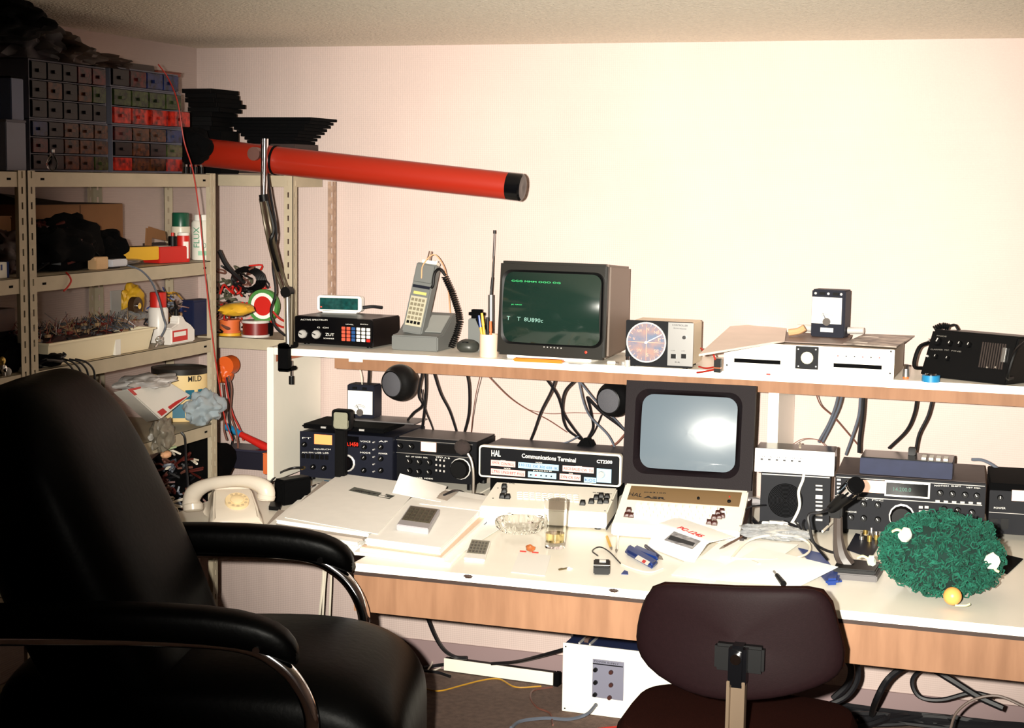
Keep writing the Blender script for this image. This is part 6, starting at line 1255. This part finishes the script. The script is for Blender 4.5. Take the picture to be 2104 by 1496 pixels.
# cans
def can(label, px0, px1, top, z, x, m, capm, caph=.16, cap_r=.9, neck=False, name='spray_can', parts=()):
    A, B = Lp(px0, z, x), Lp(px1, z, x); c = (A+B)/2; r = (px1-px0)/2*(c-CAMP).dot(_fw)/FOC; h = PX((px0+px1)/2, top, x).z-z
    t = thing(name, label, 'can', (c.x, c.y, z), 0); bh = h*(1-caph)
    obj('can', MB().lathe([(r*.96, 0), (r, .003), (r, bh*.94), (r*.86 if neck else r*.97, bh), (.001, bh)], 28), m, t)
    obj('cap', MB().lathe([(r*cap_r, bh+.0003), (r*cap_r, h*.98), (r*cap_r*.92, h), (.001, h)], 28), capm, t)
    for (z0, z1, mm, nm, a0, a1) in parts:
        q = MB(); f = lambda rr, zz: [(rr*math.cos(R(a)), rr*math.sin(R(a)), zz) for a in range(a0, a1+1, 10)]
        n_ = len(f(1, 0)); a_, b_ = f(r+.0006, h*z0), f(r+.0006, h*z1); q.add(a_+b_, [(i, i+1, n_+i+1, n_+i) for i in range(n_-1)]); obj(nm, q, mm, t)
    return t, r, h
can('black spray can with a red nozzle, third from the right on the second shelf', 346, 364, 478, T2, -2.56, BLK, RED, .12, .35)
can('spray can with dark green cap behind the red and white can', 352, 391, 437, T2, -2.66, mat('can_cream', (220, 210, 190), .35), mat('cap_green', (18, 78, 56), .35), .30)
can('red can with a white label on the second shelf', 364, 390, 478, T2, -2.55, RED, WTX, .10, .9, parts=((.12, .7, WTX, 'label', -60, -10),))
t, r, h = can('white aerosol can with green lettering beside the slotted post', 394, 433, 441, T2, -2.57, mat('can_white', (226, 222, 210), .3), WTX, .13, .72, True, parts=((.1, .2, mat('band_green', (140, 190, 160), .5), 'band', -80, 80),))
GTX = mat('print_green', (20, 120, 84), .5)
CM = Matrix.Rotation(R(90), 4, 'Z') @ FRONT
GM = Matrix.Rotation(R(-52), 4, 'Z') @ Matrix(((0, 0, 1, r+.0008), (1, 0, 0, 0), (0, 1, 0, 0), (0, 0, 0, 1)))
obj('lettering', text_mesh('FLUX', GTX), GTX, t, M=GM @ Matrix.Translation((-r*.35, h*.28, 0)) @ Matrix.Rotation(R(90), 4, 'Z') @ Matrix.Diagonal((h*.45, r*.6, .0006, 1)))
obj('lettering', text_mesh('OFF', GTX), GTX, t, M=GM @ Matrix.Translation((0, h*.26, -r*.05)) @ Matrix.Diagonal((r*.8, h*.12, .0006, 1)))
wire('red wire stub drooping over the second shelf edge', [Lpy(136, 560, -2.515), Lpy(143, 568, -2.50), Lpy(146, 578, -2.50), Lpy(139, 590, -2.50), Lpy(131, 598, -2.50)], .0025, WIRER)
# --- third shelf
T3 = 1.2375
x_ = -2.515
A, B = Lp(100, T3, x_), Lp(316, T3, x_); t = thing('parts_tray', 'long cream plastic tray full of loose components on the third shelf', 'tray', (A.x, A.y, T3)); L_ = (B-A).length; hT = .06
def trayring(z, o): return [(-.20-o, -o, z), (-.20-o, L_+o, z), (o, L_+o, z), (o, -o, z)]
obj('tray', MB().loft([trayring(0, -.012), trayring(hT, 0), trayring(hT, .006), trayring(hT+.005, .006), trayring(hT+.005, -.004), trayring(.004, -.016)]), mat('tray_cream', (236, 222, 190), .5), t)
obj('joint_strip', MB().box(-.011, -.003, L_*.62, L_*.67, .0, hT*.98), WTX, t)
CMP = [mat('cmp_brown', (110, 34, 24), .5), mat('cmp_tan', (160, 130, 96), .5), mat('cmp_dark', (30, 26, 28), .5), mat('cmp_steel', (120, 120, 124), .3, metal=.6)]
rd = random.Random(44); o = thing('loose_components', 'heap of loose electronic components filling the cream tray', 'components', (A.x-.1, A.y+L_/2, T3+.006))
bedm = obj('bed', MB().blob((0, 0, .035), (.075, L_*.46, .028), 4, .4, 4, 3, flat=.001), mat('bed_dark', (60, 28, 24), .8, var=.5, vs=60), o)
for mi, mm in enumerate(CMP):
    mb = MB()
    for i in range(110):
        x0 = rd.uniform(-.07, .07); y0 = rd.uniform(-L_*.46, L_*.44); q = rd.uniform(.05, .085); d = Vector((rd.uniform(-.03, .03), rd.uniform(-.03, .03), rd.uniform(-.01, .035))); p_ = Vector((x0, y0, q))
        mb.tube([p_, p_+d], .0011, 3, 1)
        if i % 3 == 0: mb.box(p_.x-.004, p_.x+.004, p_.y-.009, p_.y+.009, p_.z-.004, p_.z+.004)
    q = obj('components', mb, mm, o); q['kind'] = 'stuff'
for i in range(9):
    y0 = L_*(.70+.028*i); tt = thing('component_strip', 'silver component lead strip fanned at the right end of the cream tray', 'component', (A.x-.03, A.y+y0-.03, T3+hT+.008), 0, 'silver strips in the tray'); obj('strip', MB().hexa([(0, 0, 0), (.0, .010, 0), (-.1, .03, .028), (-.1, .02, .028), (0, 0, .003), (0, .010, .003), (-.1, .03, .031), (-.1, .02, .031)]), ALU if i % 2 else WIREG, tt)
heap('cable_heap', 'black cables spilling over the third shelf edge left of the cream tray', 'cables', 84, 140, 722, 765, -2.52, T3, [BLK, WIREK], 22, .004, 71, dx=.1, core=BLKM)
for i in range(4): wire('black cable end curling over the third shelf edge below the tray', [Lpy(118+i*12, 738, -2.52), Lpy(135+i*14, 744, -2.497), Lpy(150+i*14, 760, -2.497), Lpy(156+i*13, 782, -2.497)], .003, WIREK, group='black cable ends on the third shelf')
can('white bottle with a red cap on the third shelf', 305, 346, 600, T3, -2.60, mat('bottle_white', (226, 220, 214), .35), RED, .30, .82, True, name='bottle', parts=((.1, .6, mat('label_red', (196, 60, 50), .5), 'label', 20, 70),))
A, B = Lp(345, T3, -2.53), Lp(394, T3, -2.53); c = (A+B)/2; hw = (B-A).length/2; hJ = PX(370, 648, -2.53).z-T3
t = thing('glue_bottle', 'white flat bottle with black nozzle and red label on the third shelf', 'bottle', (c.x, c.y, T3))
obj('bottle', MB(Matrix(((0, 0, 1, 0), (1, 0, 0, 0), (0, 1, 0, 0), (0, 0, 0, 1)))).plate([(-hw, 0), (hw, 0), (hw, hJ*.45), (hw*.7, hJ*.62), (hw*.25, hJ*.78), (-.0, hJ), (-hw*.35, hJ), (-hw*.4, hJ*.75), (-hw, hJ*.6)], -.02, .012), mat('bottle_white', (226, 220, 214), .35), t, .004)
nz = MB(); nz.cyl((-.004, -hw*.2, hJ), (-.004, -hw*.2, hJ+.02), .008, .006, 10); nz.cyl((-.004, -hw*.2, hJ+.02), (-.004, -hw*.35, hJ+.045), .005, .003, 8); obj('nozzle', nz, BLK, t)
obj('label', MB().box(.0121, .0127, -hw*.9, hw*.35, hJ*.1, hJ*.5), RED, t); obj('label_print', MB().box(.0128, .0132, -hw*.8, hw*.2, hJ*.28, hJ*.44), WTX, t)
lump('orange_fan', 'yellow part with dark round hole behind the tray on the third shelf', 'part', 272, 620, -2.74, (.03, .05, .055), YEL, 51, .3, rest=T3)
o = thing('round_gauge', 'dark round motor in front of the yellow part on the third shelf', 'motor', Lpy(272, 628, -2.70)); obj('rim', MB().cyl((0, 0, 0), (.02, 0, 0), .028, n=20), mat('dk_brass', (70, 48, 30), .3), o); obj('hub', MB().cyl((.02, 0, 0), (.026, 0, 0), .01, n=14), CHR, o)
D = LDev('metal_bracket', 'grey metal bracket leaning behind the tray on the third shelf', 'bracket', 230, 250, T3, -2.74, top=598); D.part('plate', MB().box(0, D.w, 0, .004, 0, D.h), LGRY); D.part('foot', MB().box(0, D.w, .0042, .03, 0, .004), LGRY)
lump('clear_bag', 'clear crumpled bag between the tray and white bottle', 'bag', 270, 655, -2.70, (.05, .05, .03), PLAS, 61, .4, rest=T3+.07)
for i, (px, py, col, lab) in enumerate(((412, 628, 'box_blue', 'dark blue packet'), (404, 655, 'box_tan', 'tan packet'), (418, 672, 'box_dk', 'black transformer'), (430, 640, 'box_gr', 'grey packet'))):
    m = mat(col, ((20, 28, 60), (170, 130, 90), (40, 34, 36), (120, 116, 110))[i], .5); z0 = T3+.001
    D = LDev('packet', lab+' in the clutter right of the white bottles on the third shelf', 'packet', px-14, px+14, z0, -2.60-.05*i, top=py-8); D.part('body', MB(Matrix.Rotation(.2*(i-1), 4, 'Z')).box(0, D.w, 0, .05, 0, D.h), m, .003); D.part('flap', MB(Matrix.Rotation(.2*(i-1), 4, 'Z')).box(0, D.w, .0, .05, D.h, D.h+.004), m)
heap('wire_tangle', 'tangle of coloured wires on the third shelf behind the slotted post', 'cables', 350, 440, 590, 700, -2.62, T3, [WIREB, WIREG, BLUE, WIREK, WIREY], 50, .0025, 81, dx=.14)
# --- corner shelf spools
TC = SZ+.0125
def spool(label, px0, px1, top, z, y, m, rim=None, name='wire_spool'):
    A, B = PY(px0, 690, y), PY(px1, 690, y); r = (B.x-A.x)/2; h = PY((px0+px1)/2, top, y).z-z; t = thing(name, label, 'spool', ((A.x+B.x)/2, y, z))
    obj('flange', MB().lathe([(r, 0), (r, h*.14), (.001, h*.14)], 24), rim or m, t); obj('winding', MB().lathe([(r*.9, h*.141), (r*.9, h*.86), (.001, h*.86)], 24), m, t); obj('flange', MB().lathe([(r, h*.861), (r, h), (.001, h)], 24), rim or m, t); return (A.x+B.x)/2, z+h
_, z_ = spool('yellow wire spool lying on the corner shelf', 450, 494, 683, TC, -.20, YEL)
spool('orange wire spool on top of the yellow one', 452, 492, 656, z_+.0005, -.20, ORD)
spool('clear topped spool of dark red wire on the corner shelf', 499, 551, 658, TC, -.20, mat('wind_red', (120, 24, 20), .4), mat('spool_clear', (206, 200, 196), .2))
lump('yellow_pad', 'yellow shell shaped pad above the wire spools', 'pad', 486, 636, -2.52, (.05, .08, .022), YEL, 91, .12)
c = PY(545, 628, -.17); t = thing('tape_roll', 'roll with green, white and red rings standing among the spools', 'roll', (c.x, c.y, c.z-.06)); k = (c-CAMP).dot(_fw)/FOC
for r0, r1, m, nm in ((27, 34, mat('ring_green', (70, 130, 60), .5), 'green_ring'), (20, 27, WTX, 'white_ring'), (0.01, 20, RED, 'red_core')): obj(nm, MB(Matrix.Translation((0, 0, .06)) @ Matrix.Rotation(R(-20), 4, 'Y') @ FRONT).ring(r0*k, r1*k, 0, .02, 28), m, t)
obj('foot', MB().box(-.02, .02, .0, .02, -(c.z-.06-TC)+.001, .012), BLKM, t)
heap('cable_heap', 'heap of black and grey cable coils on the corner shelf', 'cables', 462, 585, 548, 690, -2.66, TC, [BLK, WIREK, mat('wire_olive', (84, 84, 66), .5), WIREB, RED], 90, .0035, 101, dx=.14)
mb = MB()
cc_ = PY(505, 575, -.17)
for i in range(6):
    r = .03+.003*i; mb.tube([(cc_.x+r*1.5*math.cos(u), cc_.y+.004*i, cc_.z+r*math.sin(u)) for u in [j*.45 for j in range(15)]], .0035, 5, 1)
tag(obj('coiled_cable', mb, BLK), 'coil of black cable with visible loops topping the corner heap', 'cable')
wire('black cable end standing at the corner post', [PY(450, 515, -.3), PY(462, 540, -.28), PY(480, 562, -.25), PY(500, 580, -.2)], .008, WIREK)
wire('black adapter cable running from the black counter to the wall', [PY(745, 632, -.10), PY(765, 630, -.08), PY(785, 632, -.05)], .006, WIREK)
for i, q in enumerate((( (560, 640), (575, 655), (590, 660), (605, 645)), ((556, 660), (580, 672), (600, 668), (612, 655)))): wire('red wire curling behind the lamp rod at the shelf corner', [PY(x, y, -.22) for x, y in q], .004, WIRER, group='red wires at the shelf corner')
# --- fourth shelf and below
T4 = .9635
A, B = Lp(312, T4, -2.66), Lp(425, T4, -2.66); c = (A+B)/2; r = 113/2*(c-CAMP).dot(_fw)/FOC; h = PX(368, 758, -2.66).z-T4
t = thing('bucket', 'cream cardboard drum with dark lid and blue squares on the fourth shelf', 'drum', (c.x, c.y, T4))
obj('drum', MB().lathe([(r*.97, 0), (r, .004), (r, h), (.001, h)], 36), mat('drum_cream', (236, 206, 148), .5), t); obj('lid_rim', MB().lathe([(r*1.02, h-.012), (r*1.03, h+.006), (r*.96, h+.006), (r*.94, h+.001), (.001, h+.001)], 36), mat('lid_black', (30, 26, 22), .4), t)
tm = text_mesh('MILD', KTX, .01); cd = math.atan2(CAMP.y-c.y, CAMP.x-c.x)
def onr(ang, z0, w_, hh, name, m, mesh=None):
    Mx = Matrix.Translation((r*math.cos(ang), r*math.sin(ang), z0)) @ Matrix.Rotation(ang+PI/2, 4, 'Z') @ FRONT
    obj(name, mesh if mesh else MB().box(-.5, .5, 0, 1, 0, 1).mesh(name, m), m, t, M=Mx @ Matrix.Translation((-w_/2 if mesh else 0, 0, .0006)) @ Matrix.Diagonal((w_, hh, .0006, 1)))
onr(cd+.55, h*.80, .05, .018, 'lettering', KTX, tm)
TL = mat('drum_teal', (16, 96, 120), .5)
for a_, z0, w_, hh in ((cd+.35, h*.45, .03, .03), (cd+.78, h*.45, .02, .03), (cd-.05, h*.08, .04, .045), (cd+.85, h*.15, .02, .05)): onr(a_, z0, w_, hh, 'square', TL)
A = Lpy(300, 835, -2.52)
t = thing('parcel', 'white parcel with red stripes in clear film on the fourth shelf', 'parcel', A)
pq = [(262, 800), (330, 862), (393, 812), (345, 783)]
P = [PX(x, y, -2.50-.02*i)-A for i, (x, y) in enumerate(pq)]; th_ = Vector((-.05, 0, -.012))
obj('wrap', MB().hexa(P+[p+th_ for p in P]), WTX, t, .003)
def inq(u, v): return (P[0]*(1-u)+P[1]*u)*(1-v)+(P[3]*(1-u)+P[2]*u)*v
nn = Vector((.0012, -.0006, .0004))
for u0, u1, v0, v1 in ((.78, .95, .35, .9), (.8, .95, .08, .25), (.0, .2, .0, .3), (0, .12, .5, .9)): obj('stripe', MB().hexa([inq(u, v)+nn*.1 for u, v in ((u0, v0), (u1, v0), (u1, v1), (u0, v1))]+[inq(u, v)+nn for u, v in ((u0, v0), (u1, v0), (u1, v1), (u0, v1))]), RED, t)
lump('plastic_bag', 'clear crumpled bag sticking out beside the cream drum', 'bag', 418, 838, -2.50, (.05, .085, .052), mat('film_blue', (190, 206, 216), .12, trans=.5, alpha=.9), 111, .35)
lump('plastic_bag', 'white crumpled bag above the red striped parcel', 'bag', 300, 785, -2.56, (.06, .12, .02), mat('film_white', (200, 196, 194), .2), 113, .5)
lump('grey_bag', 'grey olive crumpled bag hanging over the fourth shelf edge', 'bag', 332, 895, -2.50, (.03, .05, .05), mat('bag_olive', (120, 112, 98), .4, var=.3, vs=30), 115, .5)
T5 = .6215
heap('cable_heap', 'dark heap of cables and parts on the lowest visible shelf', 'cables', 330, 440, 905, 1040, -2.56, T5, [WIREK, WIREG, WIREB, mat('wire_dkred', (80, 24, 18), .5), WIREW], 110, .004, 121, dx=.2)
lump('dark_bundle', 'black bundle filling the back of the lowest visible shelf', 'bundle', 390, 990, -2.72, (.1, .22, .16), BLKM, 123, .3, rest=T5)
o = lump('peach_pad', 'peach coloured cap hanging under the fourth shelf', 'cap', 341, 934, -2.52, (.015, .022, .012), mat('peach', (226, 170, 130), .5), 125, .1); obj('strip', MB().box(-.005, .02, -.03, .03, .03, .036), mat('pale_green', (170, 190, 150), .5), o)
wire('black cable hanging from the fourth shelf edge', [Lpy(372, 888, -2.50), Lpy(380, 902, -2.49), Lpy(382, 950, -2.50), Lpy(386, 1000, -2.5), Lpy(380, 1040, -2.5)], .004, WIREK)
# long red wire
wire('long thin red wire hanging from the cabinets past the slotted post', [PX(325, 132, -2.57), PX(345, 160, -2.55), PX(365, 210, -2.50), PX(378, 290, -2.48), PX(396, 350, -2.47), PX(410, 440, -2.47), PX(417, 520, -2.47), PX(428, 620, -2.47), PX(440, 720, -2.47), PX(452, 800, -2.47), PX(462, 860, -2.47), PX(478, 905, -2.47)], .002, WIRER)
# corner below shelf
c = PY(462, 752, -.20); t = thing('cable_reel', 'orange reel hanging below the corner shelf with wires', 'reel', c); obj('drum', MB().cyl((0, 0, -.0), (0, .05, 0), .034, n=24), ORG, t); obj('guard', MB().blob((-.015, .02, -.03), (.035, .03, .035), 3, .2), ORG, t)
for i, q in enumerate([[(462, 770), (468, 810), (478, 850), (492, 880), (500, 905)], [(466, 775), (474, 820), (470, 860), (478, 900), (470, 930)], [(470, 772), (476, 800), (474, 850), (486, 890), (488, 930), (472, 948), (458, 945)], [(458, 790), (462, 840), (460, 880), (466, 905)]]):
    wire('%s wire hanging below the orange reel' % ('red', 'black', 'looped brown', 'short brown')[i], [PY(x, y, -.20-.01*i) for x, y in q], .0035, [WIRER, WIREK, WIREB, WIREB][i], group='wires below the orange reel')
t = thing('screwdriver', 'blue handled screwdriver with red shaft leaning in the corner', 'tool', PY(462, 874, -.2)); g = lambda x, y: PY(x, y, -.2)-Vector(t.location)
obj('handle', MB().cyl(g(464, 876), g(494, 892), .013, n=12), BLU2, t); obj('shaft', MB().cyl(g(494, 892), g(552, 922), .011, .016, n=10), RED, t)
TCb = .8015
for i, (a, b, m, lab) in enumerate([((456, 922), (552, 922), ORD, 'upper orange pipe lying in the corner behind the telephone'), ((456, 940), (552, 934), ORD, 'lower orange pipe lying in the corner behind the telephone')]):
    A, B = PY(*a, -.13-.03*i), PY(*b, -.13-.03*i); t = thing('pipe', lab, 'pipe', A); obj('tube', MB().cyl((0, 0, 0), B-A, .014, n=14), mat('pipe_rust', (176, 84, 40), .5), t); obj('end_ring', MB().cyl((B-A)*.3, (B-A)*.34, .0152, n=14), mat('pipe_rust2', (130, 60, 30), .5), t)
D = Dev('dark_box', 'dark blue black box in the corner behind the telephone', 'box', (452, 990), (552, 992), .74, h=.08, plane=lambda x, y: PY(x, y, -.24)); D.part('body', MB().box(0, D.w, 0, .12, -.018, .045), mat('box_midnight', (30, 28, 40), .4), .003); D.part('lid', MB().box(-.002, D.w+.002, -.002, .122, .0455, .052), mat('box_midnight2', (44, 42, 58), .4), .002)
D = Dev('orange_box', 'orange carton edge beside the white side panel', 'carton', (540, 975), (554, 976), .722, h=.07, plane=lambda x, y: PY(x, y, -.30)); D.part('body', MB().box(0, D.w-.002, 0, .05, 0, .07), ORD, .002); D.part('lid', MB().box(0, D.w-.002, 0, .05, .0702, .074), ORD)
# --- neighbouring unit at the left edge
D = LDev('cardboard_box', 'small brown carton on the second shelf at the left edge', 'box', -20, 26, T2, -2.72, top=448); D.part('body', MB().box(0, D.w, 0, .16, 0, D.h), CARD, .003); D.part('flap', MB().box(0, D.w, 0, .16, D.h, D.h+.004), CARD)
lump('dark_bundle', 'dark reddish bundle in front of the small brown carton', 'bundle', 10, 520, -2.62, (.05, .07, .06), mat('bundle_maroon', (50, 18, 16), .6, var=.5, vs=30), 131, .4, rest=T2)
D = LDev('label_box', 'white labelled carton with blue side at the left edge', 'carton', -12, 15, T2, -2.53, top=540); D.part('body', MB().box(0, D.w, 0, .04, 0, D.h), WTX, .001); D.part('side', MB().box(D.w+.0005, D.w+.008, 0, .04, 0, D.h), BLUE); D.part('print', MB().box(D.w*.5, D.w*.62, -.001, -.0001, D.h*.5, D.h*.85), BTX)
D = LDev('brown_case', 'dark brown case on the third shelf at the left edge', 'case', -30, 34, T3, -2.66, top=640); D.part('body', MB().box(0, D.w, 0, .12, 0, D.h*.6), BLKM, .002); D.part('top', MB().box(0, D.w, 0, .12, D.h*.6, D.h), mat('case_umber', (76, 40, 22), .6, var=.4, vs=20), .002)
lump('black_bundle', 'black bundle on the third shelf at the left edge', 'bundle', 14, 730, -2.56, (.04, .06, .05), BLKM, 141, .3, rest=T3)
for i, (px, py) in enumerate(((4, 742), (8, 758), (16, 764))):
    p = PX(px, py, -2.52); o = thing('fitting', ('brass ball fitting at the left edge of the third shelf', 'silver fitting below the brass one at the left edge', 'pale blue connector at the left edge of the third shelf')[i], 'fitting', p); obj('body', MB().blob((0, 0, 0), (.01, .01, .012), i, .1, 2, 2), (mat('brassy', (190, 160, 90), .3, metal=.8), CHR, LGRY)[i], o); obj('stem', MB().cyl((0, 0, -.02), (0, 0, -.008), .005), ALU, o)
for y0, px in ((-1.6, 0),):
    o = thing('floor_box', 'dark blue storage box on the floor left of the armchair', 'box', (-2.45, -2.35, 0)); obj('body', MB().box(-.2, .2, -.3, .3, 0, .42), mat('store_navy', (24, 26, 50), .5), o, .01); obj('lid', MB().box(-.205, .205, -.305, .305, .421, .45), mat('store_lid', (30, 30, 50), .5), o, .006)
